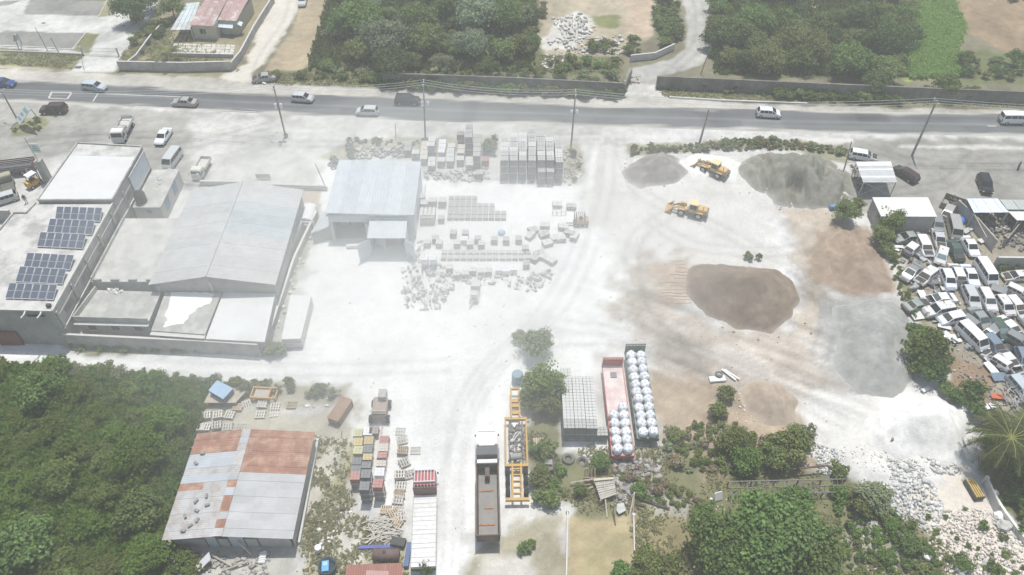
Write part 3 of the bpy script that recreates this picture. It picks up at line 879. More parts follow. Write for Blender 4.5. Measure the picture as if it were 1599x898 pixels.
for x, y, r, k, lf, lb in [
 (1140, 50, 3.8, 'large', 'bright', "bright green tree overhanging the gravel lane"),
 (1125, 20, 2.6, 'medium', 'mid', "smaller green tree at the lane side of the wood"),
 (1200, 92, 3.4, 'large', 'olive', "broad olive tree above the lane wall"),
 (1180, 30, 3.4, 'large', 'mid', "mid green tree in the wood behind the bright one"),
 (1355, 30, 4.4, 'large', 'dark', "tall dark tree next to the bright grass slope"),
 (1390, 62, 3.8, 'large', 'dark', "dark tree touching the bright grass slope"),
 (1330, 95, 3.6, 'large', 'mid', "full green tree above the long dark wall"),
 (1385, 108, 3.2, 'large', 'olive', "olive tree spilling over the dark wall"),
 (1265, 70, 3.6, 'large', 'olive', "faded olive tree in the middle of the wood"),
 (1480, 135, 2.4, 'medium', 'mid', "leafy bush hanging over the long dark wall"),
 (1370, 128, 2.6, 'medium', 'dark', "dark clump covering part of the long wall"),
]:
    treepx(x, y, r, k, lf, lb, group=GR2)
fill([(1115, 0), (1240, -5), (1260, 25), (1320, 30), (1345, 0), (1420, 0), (1410, 118), (1120, 112), (1112, 90)], 85, 1.1, 2.8, ['mid', 'dark', 'olive', 'olive'], "green tree crowded in the wood above the long wall", "tree", GR2, .6, 14)
fill([(600, 130), (690, 134), (800, 138), (970, 147), (970, 155), (800, 147), (690, 143), (600, 139)], 110, .9, 1.65, ['olive', 'mid', 'dark'], "creeper", "bush", "creepers over the roadside wall", .5, 46)
fill([(560, 124), (690, 129), (800, 134), (968, 143), (968, 147), (800, 138), (690, 133), (560, 128)], 60, 1.0, 1.65, ['olive', 'mid', 'dark'], "creeper", "bush", "creepers on top of the roadside wall", .5, 48)
fill([(1060, 133), (1640, 156), (1640, 161), (1060, 137)], 50, .8, 1.6, ['olive', 'mid', 'dark'], "creeper", "bush", "creepers on top of the long dark wall", .6, 49)
fill([(1215, 146), (1400, 152), (1400, 162), (1215, 155)], 40, .8, 1.6, ['olive', 'mid', 'dark'], "creeper", "bush", "creepers over the long dark wall", .5, 47)
fill([(1040, 128), (1240, 138), (1640, 150), (1640, 166), (1040, 148)], 34, .5, 1.2, ['olive', 'mid', 'dusty'], "low weed bush on the verge below the long dark wall", "bush", "bushes below the long wall", .6, 15)
fill([(1500, 92), (1640, 98), (1640, 130), (1500, 122)], 26, .7, 1.8, ['olive', 'mid', 'dark'], "rough bush at the foot of the brown field", "bush", "bushes below the brown field", .7, 16)
fill([(1590, -8), (1640, -8), (1640, 20), (1570, 5)], 8, 1, 2, ['dark', 'mid'], "dark bush at the top of the brown field", "bush", "bushes above the brown field", .7, 17)
# house plot at the upper left
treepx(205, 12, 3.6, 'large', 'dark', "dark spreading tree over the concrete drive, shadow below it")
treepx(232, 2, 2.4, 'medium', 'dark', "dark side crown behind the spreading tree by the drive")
treepx(268, 12, 2.8, 'medium', 'olive', "shady tree behind the pink roofed house")
treepx(213, 30, 1.6, 'small', 'dark', "low hanging dark crown beside the drive tree")
fill([(200, 70), (235, 35), (262, 30), (262, 60), (215, 88)], 12, .7, 1.5, ['olive', 'dark'], "shaded bush in the plot beside the pink roofed house", "bush", "bushes in the house plot", .7, 18)
# thicket at the lower left
TH = "trees of the thicket at the marl lane"
for x, y, r, k, lf, lb in [
 (215, 705, 2.9, 'large', 'thicket', "roundest tree in the middle of the thicket"),
 (255, 660, 2.4, 'medium', 'thicket', "tree of the thicket nearest the stacked pallets"),
 (60, 610, 2.6, 'medium', 'bright', "yellow green tree at the lane edge of the thicket"),
 (85, 745, 2.2, 'medium', 'thicket2', "pale olive tree in the open thicket"),
 (215, 800, 2.4, 'medium', 'bright', "bright green tree beside the patched shed wall"),
 (95, 572, 1.4, 'small', 'thicket', "thin sapling standing at the white lane edge"),
 (40, 850, 2.8, 'medium', 'bright', "bright tree at the nearest corner of the thicket"),
 (225, 870, 2.2, 'medium', 'thicket', "tree below the shed beside the debris"),
]:
    treepx(x, y, r, k, lf, lb, group=TH)
fill([(-60, 575), (60, 572), (110, 585), (325, 612), (300, 680), (262, 800), (255, 840), (240, 930), (-60, 960)], 520, .65, 1.75, ['thicket', 'thicket', 'thicket2'], "leafy tree crowded in the dense green thicket", "tree", TH, .5, 20, keep=1.5)
fill([(90, 572), (330, 598), (325, 612), (90, 588)], 26, .7, 1.2, ['olive', 'dusty', 'mid'], "bush at the thicket edge along the white lane", "bush", "bushes along the white lane", .6, 21)
fill([(330, 600), (460, 600), (460, 612), (330, 612)], 10, .7, 1.2, ['dusty', 'olive'], "dusty bush behind the plywood and blue crate", "bush", "bushes behind the plywood", .6, 22)
fill([(105, 541), (425, 545), (430, 553), (108, 549)], 26, .35, .7, ['olive', 'dusty'], "low weed tuft along the grey compound wall", "bush", "weeds along the compound wall", .6, 23)
for x, y, r, lb in [(425, 545, 1.3, "bush at the corner beside the concrete slab stack"), (440, 548, .9, "small bush in front of the concrete slab stack"), (408, 548, .8, "low bush by the compound wall corner"),
                    (500, 608, 1.0, "dry bush standing in white dust near the rusty box"), (520, 612, .8, "thin dry bush nearest the rusty box"), (485, 615, .8, "dusty bush beside the rubble pallets")]:
    treepx(x, y, r, 'small' if r > .9 else 'shrub', 'dusty', lb, "bush")
# trees in the yard
treepx(838, 538, 2.1, 'medium', 'dusty', "dusty open tree standing behind the round dark tree")
treepx(812, 526, 1.2, 'small', 'dusty', "thin side crown of dusty leaves at the white yard")
treepx(848, 600, 2.7, 'medium', 'olive', "round dark tree beside the yellow trailer neck")
treepx(835, 622, 1.7, 'medium', 'olive', "lower tree leaning toward the yellow trailer neck")
treepx(856, 628, 1.8, 'medium', 'olive', "lower tree between yellow trailer and block stack")
for x, y, r, lf, lb in [(1170, 400, .85, 'mid', "tuft of weeds left on the brown sand crest"), (1185, 402, .7, 'mid', "tuft of weeds right on the brown sand crest"), (446, 212, .5, 'dusty', "tuft at the foot of the leaning street pole"),
                        (765, 228, 1.5, 'dusty', "dusty conical bush between two stacks of block pallets"), (770, 218, .9, 'dusty', "dusty bush tip behind the block pallets"), (664, 220, .8, 'dusty', "bush at the foot of the pole behind the pallets"),
                        (895, 240, .9, 'olive', "bush at the foot of the pole by the tall block stack"), (905, 258, .7, 'dusty', "dusty bush beside the tall block stack"), (898, 280, .6, 'dusty', "low dusty bush at the corner of the block stack"),
                        (548, 240, .9, 'dusty', "dusty bush among the old tyres"), (520, 248, .7, 'dusty', "low dusty bush left of the old tyres")]:
    treepx(x, y, r, 'small' if r > .9 else 'shrub', lf, lb, "bush")
fill([(985, 232), (1080, 228), (1190, 218), (1320, 234), (1320, 244), (1240, 234), (1130, 236), (1060, 238), (985, 244)], 90, .4, 1.0, ['olive', 'dusty', 'dry', 'dusty'], "low dusty bush in the hedge behind the sand heaps", "bush", "hedge behind the sand heaps", .55, 24)
fill([(500, 246), (545, 218), (640, 220), (640, 232), (540, 250)], 14, .35, .7, ['dusty', 'dry'], "dry weed clump on the tyre dump", "bush", "weeds on the tyre dump", .7, 25)
fill([(20, 204), (35, 190), (62, 190), (66, 206)], 9, .4, .8, ['olive', 'mid'], "low bush on the billboard mound", "bush", "bushes on the billboard mound", .6, 26)
# the boundary of the junk yard
for x, y, r, k, lf, lb in [
 (1322, 330, 1.9, 'medium', 'olive', "bushy tree below the striped carport, next to a blue drum"), (1340, 320, 1.5, 'small', 'olive', "bush between the striped carport and the white roof"),
 (1392, 345, 2.2, 'medium', 'mid', "tree growing over the corner of the white flat roof"), (1378, 368, 1.7, 'medium', 'olive', "tree over the silver wreck at the boundary"),
 (1398, 325, 1.2, 'small', 'mid', "leafy top in front of the white flat roof"), (1385, 388, 1.2, 'small', 'olive', "lowest bush of the boundary above the red sand"),
 (1448, 545, 2.7, 'medium', 'mid', "large round tree between gravel heap and wrecked minibus"), (1432, 520, 1.5, 'small', 'bright', "spiky bush above the large round tree"),
 (1455, 575, 2.0, 'medium', 'dark', "dark lower crown of trees beside the gravel heap"), (1430, 572, 1.3, 'small', 'olive', "bush at the very edge of the gravel heap"),
 (1520, 612, 1.6, 'small', 'dark', "dark bush in front of the red earth"), (1495, 622, 1.4, 'small', 'dark', "dark bush behind the white marl heap"), (1525, 640, 1.5, 'small', 'dark', "dark bush between marl heap and palm"),
 (1478, 605, 1.1, 'small', 'olive', "thin bush behind the top of the marl heap"), (1395, 400, .9, 'small', 'olive', "weedy shrub where the red sand meets the wrecks"),
]:
    treepx(x, y, r, k, lf, lb, "tree" if r > 1.45 else "bush")
fill([(1388, 400), (1400, 405), (1412, 450), (1425, 480), (1440, 515), (1430, 515), (1405, 460), (1392, 425)], 18, .35, .8, ['olive', 'mid'], "weed clump along the boundary of the wreck yard", "bush", "weeds along the wreck yard boundary", .7, 27)
fill([(1540, 690), (1640, 690), (1640, 850), (1600, 830), (1565, 780)], 28, .8, 1.8, ['dark', 'mid', 'bright'], "bush below the coconut palm at the fence", "bush", "bushes below the coconut palm", .6, 28)
# front weeds and the big tree
for x, y, r, k, lf, lb in [
 (1205, 835, 4.4, 'large', 'bright', "large bright green tree, broadest in the front weeds"), (1130, 850, 3.4, 'large', 'bright', "bright green tree left of the broadest one"),
 (1265, 870, 3.6, 'large', 'bright', "bright green tree right of the broadest one"), (1170, 885, 3.2, 'large', 'mid', "green tree in front of the broadest one"),
 (1100, 800, 1.3, 'small', 'mid', "small dark bush behind the bright green trees"), (1240, 790, 2.2, 'medium', 'bright', "bright tree crown nearest the rebar trestle"),
 (1010, 880, 1.7, 'medium', 'olive', "yellow green bush on the dry plot"), (970, 890, 1.3, 'small', 'bright', "low bright bush at the edge of the dry plot"), (1045, 885, 1.5, 'small', 'olive', "olive bush between dry plot and bright trees"),
 (1235, 695, 2.3, 'medium', 'olive', "olive tree beside the small brown heap"), (1255, 680, 1.6, 'small', 'dusty', "dusty tree top against the white rubble"), (1210, 712, 1.8, 'medium', 'olive', "bushy tree behind the rebar trestle"),
 (1145, 690, 1.8, 'medium', 'olive', "bushy olive tree near the trestle's far end"), (1120, 640, 1.4, 'small', 'olive', "bush by the white scrap at the track"), (1165, 720, 1.7, 'medium', 'mid', "green bush left of the trestle"),
 (1310, 735, 1.1, 'small', 'olive', "bush at the end of the rebar trestle"), (1135, 615, 1.2, 'small', 'olive', "scrubby bush behind the white scrap"), (1365, 775, 1.9, 'medium', 'dusty', "dry arching bush between trestle and white rubble"),
 (1345, 790, 1.5, 'small', 'olive', "olive bush on the bank below the rubble"), (1420, 850, 1.2, 'small', 'bright', "green bush among the stones of the bank"), (1505, 880, 1.0, 'small', 'mid', "bush at the lowest edge of the stone bank"), (1555, 890, .9, 'shrub', 'mid', "small bush among the lowest stones"),
 (1535, 820, .7, 'shrub', 'bright', "small green shrub on the pinkish stones"), (855, 700, 1.6, 'small', 'olive', "dark bush beside the yellow trailer bed"), (845, 745, 1.5, 'small', 'olive', "bush behind the yellow trailer wheels"), (935, 722, 1.2, 'small', 'mid', "leafy green bush behind the timber pallet"),
 (855, 775, 1.4, 'small', 'olive', "bush between trailer wheels and dry plot"), (825, 850, .9, 'shrub', 'mid', "low green plant near the dump truck's tail"), (815, 860, .7, 'shrub', 'mid', "small plant at the dump truck's tail"),
 (905, 765, 1.0, 'small', 'mid', "green plant in front of the broken timbers"), (665, 885, 1.0, 'small', 'dark', "dark plant at the tail of the white deck truck"),
]:
    treepx(x, y, r, k, lf, lb, "tree" if r > 1.45 else "bush")
fill([(835, 700), (885, 720), (880, 800), (835, 790)], 16, .4, 1.0, ['olive', 'mid', 'dusty'], "weed bush between yellow trailer and dry plot", "bush", "weeds beside the yellow trailer", .65, 30)
fill([(1030, 690), (1130, 650), (1200, 700), (1140, 740), (1060, 735)], 62, .5, 1.35, ['olive', 'dusty', 'thicket2', 'dry'], "scrubby olive bush on the brown slope", "bush", "scrub on the brown slope", .7, 31)
fill([(960, 740), (1060, 760), (1110, 790), (1020, 790)], 34, .4, 1.0, ['olive', 'mid', 'dry'], "weed clump among the scrap timbers", "bush", "weeds among the scrap", .7, 32)
fill([(1300, 770), (1400, 800), (1470, 870), (1460, 930), (1330, 930), (1310, 850)], 70, .4, 1.2, ['olive', 'mid', 'bright'], "green weed bush on the stony bank", "bush", "weeds on the stony bank", .65, 33)
fill([(480, 700), (540, 690), (545, 790), (500, 850), (470, 860)], 10, .2, .45, ['dusty', 'dry'], "low weed clump beside the patched shed", "bush", "weeds beside the patched shed", .8, 34)
fill([(250, 862), (320, 862), (310, 910), (240, 910)], 12, .6, 1.3, ['mid', 'dark', 'olive'], "bush in front of the patched shed's shaded wall", "bush", "bushes in front of the patched shed", .65, 35)
fill([(1440, 800), (1520, 790), (1600, 870), (1600, 930), (1480, 930)], 26, .25, .6, ['olive', 'mid', 'bright'], "weed", "bush", "weeds among the pinkish stones", .9, 50)
fill([(1550, 414), (1620, 414), (1620, 432), (1556, 432)], 10, .35, .8, ['mid', 'olive'], "weed clump under the low compound wall", "bush", "weeds under the compound wall", .6, 36)

WEED = leafmat("weed_blades", (.29, .275, .15), .02, .3, .5)
tufts("grass", "short dusty grass and weeds growing over the verges and banks", [
 [(820, 640), (880, 705), (1030, 700), (1300, 738), (1480, 850), (1520, 960), (1000, 960), (990, 803), (888, 798), (828, 720)], [(482, 685), (543, 682), (552, 790), (470, 880)], [(470, 815), (545, 800), (635, 850), (640, 960), (470, 960)]],
 16000, .2, WEED, 3, .09, 2.2, .68)
tufts("bright_grass", "tall bright green grass on the slope beside the brown field", [[(1408, -10), (1482, -10), (1506, 40), (1492, 80), (1505, 120), (1420, 125), (1405, 70)]], 26000, .7, leafmat("grass_bright", (.26, .35, .09), .02, .3, .5), 5, .12, 1.4)
tufts("verge_grass", "rough grass on the road verges and house plots", [[(-60, 80), (133, 86), (112, 108), (0, 98)], [(192, 84), (232, 40), (262, 30), (372, 110), (188, 112)], [(405, 112), (980, 128), (975, 148), (400, 130)], [(1024, 135), (1640, 150), (1640, 170), (1045, 152)], [(838, 84), (972, 92), (972, 114), (838, 114)]],
 20000, .18, WEED, 7, .09, 2.2)
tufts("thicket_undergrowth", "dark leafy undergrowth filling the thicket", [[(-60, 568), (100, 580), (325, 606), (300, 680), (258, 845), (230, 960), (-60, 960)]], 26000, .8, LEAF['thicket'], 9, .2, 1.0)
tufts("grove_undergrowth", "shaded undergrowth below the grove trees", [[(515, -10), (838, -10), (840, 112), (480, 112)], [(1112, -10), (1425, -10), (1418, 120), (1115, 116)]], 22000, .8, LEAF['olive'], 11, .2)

# palms
def frond_mesh(L, droop, seed):
    rr = random.Random(seed)
    mb = MB(); rib = MB()
    n = 26
    pts = []
    for i in range(n+1):
        t = i/n
        pts.append(Vector((L*t*(1-.12*t), 0, L*(.38*t-droop*t*t))))
    rib.tube(pts[::3]+[pts[-1]] if n % 3 else pts[::3], .05, 4, .012)
    for i in range(3, n):
        p = pts[i]; t = i/n
        ll = L*.26*math.sin(math.pi*min(1, .18+.82*t))**.7*(1-.35*t)+.15
        for sgn in (-1, 1):
            fw = .55+rr.uniform(-.1, .1)
            tip = p+Vector((ll*fw, sgn*ll*.8, -ll*rr.uniform(.25, .6)))
            wd = .055
            mb.add([p-Vector((wd, 0, 0)), p+Vector((wd, 0, 0)), p.lerp(tip, .6)+Vector((wd*1.2, 0, .02)), tip], [(0, 1, 2, 3)])
    return mb, rib
def palm(loc, L, h, label, seed, nf=17, leaf=(.13, .15, .05), lean=(0.4, 0.2)):
    t = thing("palm_tree", label, "palm", (loc[0], loc[1], 0))
    tr = MB().tube([(0, 0, -.1), (lean[0]*.3, lean[1]*.3, h*.4), (lean[0], lean[1], h)], .19, 8, .13)
    B(tr, "trunk", PALEBARK, t, world=False)
    fm = []
    for k, dr in enumerate((.25, .55, .85)):
        a, b = frond_mesh(L, dr, seed+k)
        fm.append((a.mesh("frond", leafmat("palm_leaf_%d" % seed, leaf, .01, .25)), b.mesh("rib", M("palm_rib", (.3, .3, .1), .6))))
    for i in range(nf):
        k = 0 if i < nf//4 else 1 if i < nf*2//3 else 2
        o = link("frond", fm[k][0], t, None, (lean[0], lean[1], h), i*2.399)
        o.rotation_euler = (0, -.25+.25*k, i*2.399)
        link("rib", fm[k][1], o)
    return t
g = G(256, 82, 2.6)
palm((g.x, g.y), 3.4, 2.8, "pale green coconut palm in front of the pink roofed house", 3, 15, (.19, .2, .09))
g = G(1588, 688, 5)
palm((g.x, g.y), 4.9, 5.0, "large dark coconut palm leaning over the marl heap", 8, 36, (.075, .095, .025), (-.5, .3))
# bare twigs
def dead_tree(x, y, h, label, seed):
    rr = random.Random(seed); g = G(x, y, 0)
    t = thing("dead_tree", label, "tree", (g.x, g.y, 0))
    mb = MB(); mb.tube([(0, 0, 0), (.1, .1, h*.5), (.2, 0, h)], .09, 5, .03)
    B(mb, "trunk", PALEBARK, t, world=False)
    tw = MB()
    for k in range(14):
        z = h*rr.uniform(.3, .95); a = rr.uniform(0, 6.28); l = rr.uniform(.5, 1.3)
        tw.tube([(.1, 0, z), (.1+l*.5*math.cos(a), l*.5*math.sin(a), z+l*.4), (.1+l*math.cos(a), l*math.sin(a), z+l*.6)], .03, 4, .01)
    o = B(tw, "twigs", PALEBARK, t, world=False); o["kind"] = "stuff"
dead_tree(560, 72, 4.5, "bare pale dead tree at the front of the grove", 4)
dead_tree(575, 122, 2.5, "leafless pale shrub against the grove wall", 5)
# ------------------------------------------------------------------ buildings
CONW = M("grey_block_wall", (.33, .32, .295), .9, .18, .9, col2=(.42, .405, .375), mix=(.4, .65), mscale=.35, bump=.2)
DUSTROOF = M("dusty_concrete_roof", (.50, .49, .465), .9, .12, .6, col2=(.33, .325, .30), mix=(.46, .62), mscale=.4, bump=.15)
WHITEROOF = M("white_membrane_roof", (.56, .56, .545), .8, .04, .5, col2=(.52, .51, .485), mix=(.5, .75), mscale=.35)
GREYSLAB = M("grey_weathered_slab", (.35, .345, .32), .9, .15, .8, col2=(.46, .45, .42), mix=(.45, .65), mscale=.4, bump=.2)
PALESLAB = M("pale_slab", (.48, .47, .445), .9, .1, .7, col2=(.38, .375, .35), mix=(.42, .62), mscale=.5, bump=.15)
DARKHOLE = M("dark_interior", (.06, .055, .05), .9, .1, 2)
PAINTPATCH = M("white_paint_patch", (.78, .78, .77), .7, .03, 2)
YELLOWWALL = M("cream_wall", (.48, .45, .35), .9, .08, 1.2)
TANKBLK = M("black_tank_plastic", (.06, .06, .055), .5, .15, 3)
BLUEPANE = M("faded_blue_louvre", (.16, .22, .36), .6, .1, 4)
STEELW = M("white_steel", (.66, .66, .65), .5, .06, 2)
PIPE = M("white_pipe", (.68, .68, .66), .5, .05, 2)
TRIM = M("pale_concrete_trim", (.52, .51, .48), .9, .1, 1.5)

def rootat(name, label, cat, pts, group=None):
    n = len(pts)
    return thing(name, label, cat, (sum(p.x for p in pts)/n, sum(p.y for p in pts)/n, 0), 0, group)
def parapet(t, pts, z, edges, th=.18, h=.3, mat=None, name="parapet"):
    for i in edges:
        a, b = pts[i], pts[(i+1) % len(pts)]
        d = (b-a).normalized()
        B(MB().wall(a+d*.003, b-d*.003, th, z, z+h), name, mat or TRIM, t)

# --- tall concrete building with solar rows
t = rootat("concrete_building", "long grey concrete building with flat roof carrying solar panels", "building", GP([(0, 485), (80, 486), (229, 230), (121, 224)], 6.5))
zr = 6.9; zf = 6.4
rear = GP([(121.5, 223.8), (229, 229.6), (173.4, 319), (58, 314)], zr)
front = GP([(57.5, 315.5), (172.6, 320.5), (80.5, 486.5), (-45, 483), (-10, 361), (0, 360), (22, 333), (42, 333)], zf)
x1 = -56.6
rear[1].x = rear[2].x = x1
front[1].x = front[2].x = x1-.05
rear[2].y = rear[3].y = 85.4
front[0].y = front[1].y = 85.3
B(MB().prism(rear, -.3, zr-.12), "wall", CONW, t)
B(MB().prism(front, -.3, zf-.12), "wall", CONW, t)
B(MB().prism([p*1 for p in rear], zr-.118, zr), "roof", WHITEROOF, t)
B(MB().prism(front, zf-.118, zf), "roof", DUSTROOF, t)
band = [rear[0], rear[1], rear[1].lerp(rear[2], .2), rear[0].lerp(rear[3], .22)]
B(MB().prism([(p.x, p.y) for p in band], zr+.004, zr+.016), "roof_patch", DUSTROOF, t)
parapet(t, rear, zr, [0, 1, 2, 3], .2, .22, GREYSLAB)
parapet(t, front, zf, [1, 2], .2, .2, TRIM)
parapet(t, front, zf, [5, 6, 7], .2, .25, GREYSLAB)
ya, yb = front[2].y, rear[1].y
for z, pr in ((3.15, .16), (5.2, .06)):
    B(MB().box((x1+pr/2+.01, (ya+yb)/2, z), (pr, yb-ya-.1, .16)), "ledge", TRIM, t)
for k in range(8):
    y = ya+.4+(yb-ya-.8)*k/7
    B(MB().box((x1+.075, y, 3.0), (.15, .4, 6.0)), "pilaster", CONW, t)
for k in range(6):
    y = ya+3+(yb-ya-6)*k/5
    B(MB().box((x1+.012, y, 4.35), (.03, 2.2, .75)), "stain_panel", M("damp_stained_wall", (.24, .235, .21), .9, .3, 2), t)
for dx in (1.4, 3.4):
    B(MB().tube([(x1-dx, ya+.3, zf+.1), (x1-dx, ya-.5, zf-.05), (x1-dx-.25, ya-.9, zf-.2)], .09, 6), "drain_pipe", PIPE, t)
B(MB().box((x1-2.4, ya-.02, zf-.75), (2.2, .1, .25)), "vent_slot", DARKHOLE, t)
gd = G(36, 537, 0)
dr = B(MB().box((gd.x-1.2, ya-.04, 1.3), (3.0, .1, 2.6)), "roller_door", M("rust_red_door", (.21, .10, .085), .7, .2, 2), t)
pg = G(75, 483, zf)
B(MB().box((pg.x, pg.y+.4, zf+.25), (.5, .4, .4)), "roof_unit", TANKBLK, t)
for k in range(5):
    B(MB().tube([(x1+.2, yb-4-k*4.5, .1), (x1+.25, yb-4-k*4.5, 3.0)], .05, 5), "downpipe", PIPE, t)
# wall sign: faded blank sheet
s = thing("wall_sign", "faded pale blue sign sheet mounted on the concrete building's side wall", "sign", (x1+.16, 94.5, 3.3))
B(MB().box((0, 0, 1.6), (.08, 6.4, 3.0)), "sign_sheet", M("faded_blue_sheet", (.55, .58, .62), .6, .08, 1.2), s, world=False)
fr = MB()
for y in (-3.25, 3.25): fr.box((.01, y, 1.6), (.12, .1, 3.2))
for z in (.05, 3.15): fr.box((.01, 0, z), (.12, 6.4, .1))
o = B(fr, "sign_frame", TRIM, s, world=False)

# --- solar rows
PANEL = M("solar_cell_blue", (.085, .10, .13), .3, .12, 2, spec=.6)
PFRAME = M("aluminium_edge", (.55, .55, .56), .4, .05, 2)
rowpx = [[(89.7, 324.6), (161.7, 326.6), (155.9, 344.1), (84.2, 341.9)], [(79.2, 343.4), (149.9, 346.6), (142.9, 364.9), (71.2, 361.7)], [(64.2, 364.4), (136.6, 367.9), (128.3, 386.7), (56.1, 383)],
         [(43.9, 396.7), (117.8, 400.5), (108.5, 420), (35, 416)], [(32.6, 418), (105.8, 422.5), (96.5, 442), (22, 438.3)], [(16.3, 443.9), (91.5, 446.9), (82.7, 466.4), (6.3, 463.9)]]
names = ["rearmost of six rows, nearest the white roof block", "second row from the white roof block", "third row, just behind the wide gap", "fourth row, just in front of the wide gap", "fifth row, last but one at the roof's front", "foremost row, nearest the roof's front edge"]
for k, q in enumerate(rowpx):
    P = GP(q, zf+.45)
    c = (P[0]+P[1]+P[2]+P[3])/4
    s = thing("solar_row", "row of six dark solar panels, "+names[k], "solar panels", (c.x, c.y, zf), 0, "rows of solar panels on the concrete building")
    P = [p-Vector((c.x, c.y, zf)) for p in P]
    for p in (P[0], P[1]): p.z = .75
    for p in (P[2], P[3]): p.z = .25
    rail = MB()
    for u in (.12, .88):
        a = P[0].lerp(P[3], u); b = P[1].lerp(P[2], u)
        rail.tube([a-Vector((0, 0, .09)), b-Vector((0, 0, .09))], .04, 4)
        for v in (0.08, .5, .92):
            m_ = a.lerp(b, v)
            rail.tube([(m_.x, m_.y, 0), (m_.x, m_.y, m_.z-.08)], .03, 4)
    B(rail, "mounting_rail", PFRAME, s, world=False)
    for i in range(6):
        u0, u1 = i/6+.006, (i+1)/6-.006
        q4 = [P[0].lerp(P[1], u0), P[0].lerp(P[1], u1), P[3].lerp(P[2], u1), P[3].lerp(P[2], u0)]
        fo = B(MB().plate(q4, .04), "solar_panel", PFRAME, s, world=False)
        for v0, v1 in ((.03, .49), (.51, .97)):
            g4 = [q4[0].lerp(q4[1], a).lerp(q4[3].lerp(q4[2], a), v) for a, v in ((.04, v0), (.96, v0), (.96, v1), (.04, v1))]
            B(MB().plate([p+Vector((0, 0, .012)) for p in g4], .008), "cell_field", PANEL, fo, world=False)

# --- annex with blue louvres
zx = 3.0
t = rootat("annex_building", "small flat roofed annex with two blue louvred openings and a water tank", "building", GP([(240, 266), (276, 264), (251, 325), (210, 323)], zx))
A = GP([(240, 266), (276, 264), (251, 325), (210, 323)], zx)
A[0].x = A[3].x = x1+.42
A[1].x = A[2].x = A[1].x*.5+A[2].x*.5
A[2].y = A[3].y
B(MB().prism(A, -.3, zx-.12), "wall", M("annex_wall", (.47, .46, .42), .9, .1, 1), t)
B(MB().prism([A[0]+Vector((0, .1, 0)), A[1]+Vector((.15, .1, 0)), A[2]+Vector((.15, -.15, 0)), A[3]+Vector((0, -.15, 0))], zx-.118, zx), "roof", GREYSLAB, t)
B(MB().box(((A[2].x+A[3].x)/2, A[2].y-.02, .2), (A[2].x-A[3].x, .06, .5)), "plinth", DARKHOLE, t)
for f in (.27, .66):
    y = A[2].y+(A[1].y-A[2].y)*f
    w_ = B(MB().box((A[1].x+.02, y, 1.75), (.08, 1.5, 1.9)), "window", BLUEPANE, t)
    for k in range(6):
        B(MB().box((A[1].x+.07, y, .95+k*.32), (.05, 1.46, .1)), "slat", M("pale_blue_slat", (.3, .36, .46), .6, .08), w_)
B(MB().box((A[3].x+(A[2].x-A[3].x)*.55, A[2].y-.03, 2.1), (.7, .08, .6)), "window", BLUEPANE, t)
tk = thing("water_tank", "black plastic water tank standing on the annex roof", "water tank", (A[3].x+1.0, A[3].y+1.2, zx))
B(MB().lathe([(.75, 0), (.8, .1), (.8, 1.5), (.7, 1.75), (.25, 1.95), (.25, 2.05)], 16), "tank_body", TANKBLK, tk, True, world=False)
for z in (.4, .8, 1.2):
    B(MB().lathe([(.815, z), (.83, z+.05), (.815, z+.1)], 16), "rib", TANKBLK, tk, True, world=False)
def speckle(m, lo=.68, hi=1.18):
    """each stone of a heap gets its own tone"""
    if m.get("speckled"):
        return m
    m["speckled"] = 1
    N = m.node_tree.nodes; L = m.node_tree.links
    b = N["Principled BSDF"]; src = b.inputs["Base Color"].links[0].from_socket
    ge = N.new("ShaderNodeNewGeometry"); mr = N.new("ShaderNodeMapRange")
    mr.inputs[3].default_value, mr.inputs[4].default_value = lo, hi
    L.new(ge.outputs["Random Per Island"], mr.inputs[0])
    hs = N.new("ShaderNodeHueSaturation"); L.new(mr.outputs[0], hs.inputs["Value"]); L.new(src, hs.inputs["Color"])
    L.new(hs.outputs[0], b.inputs["Base Color"])
    return m
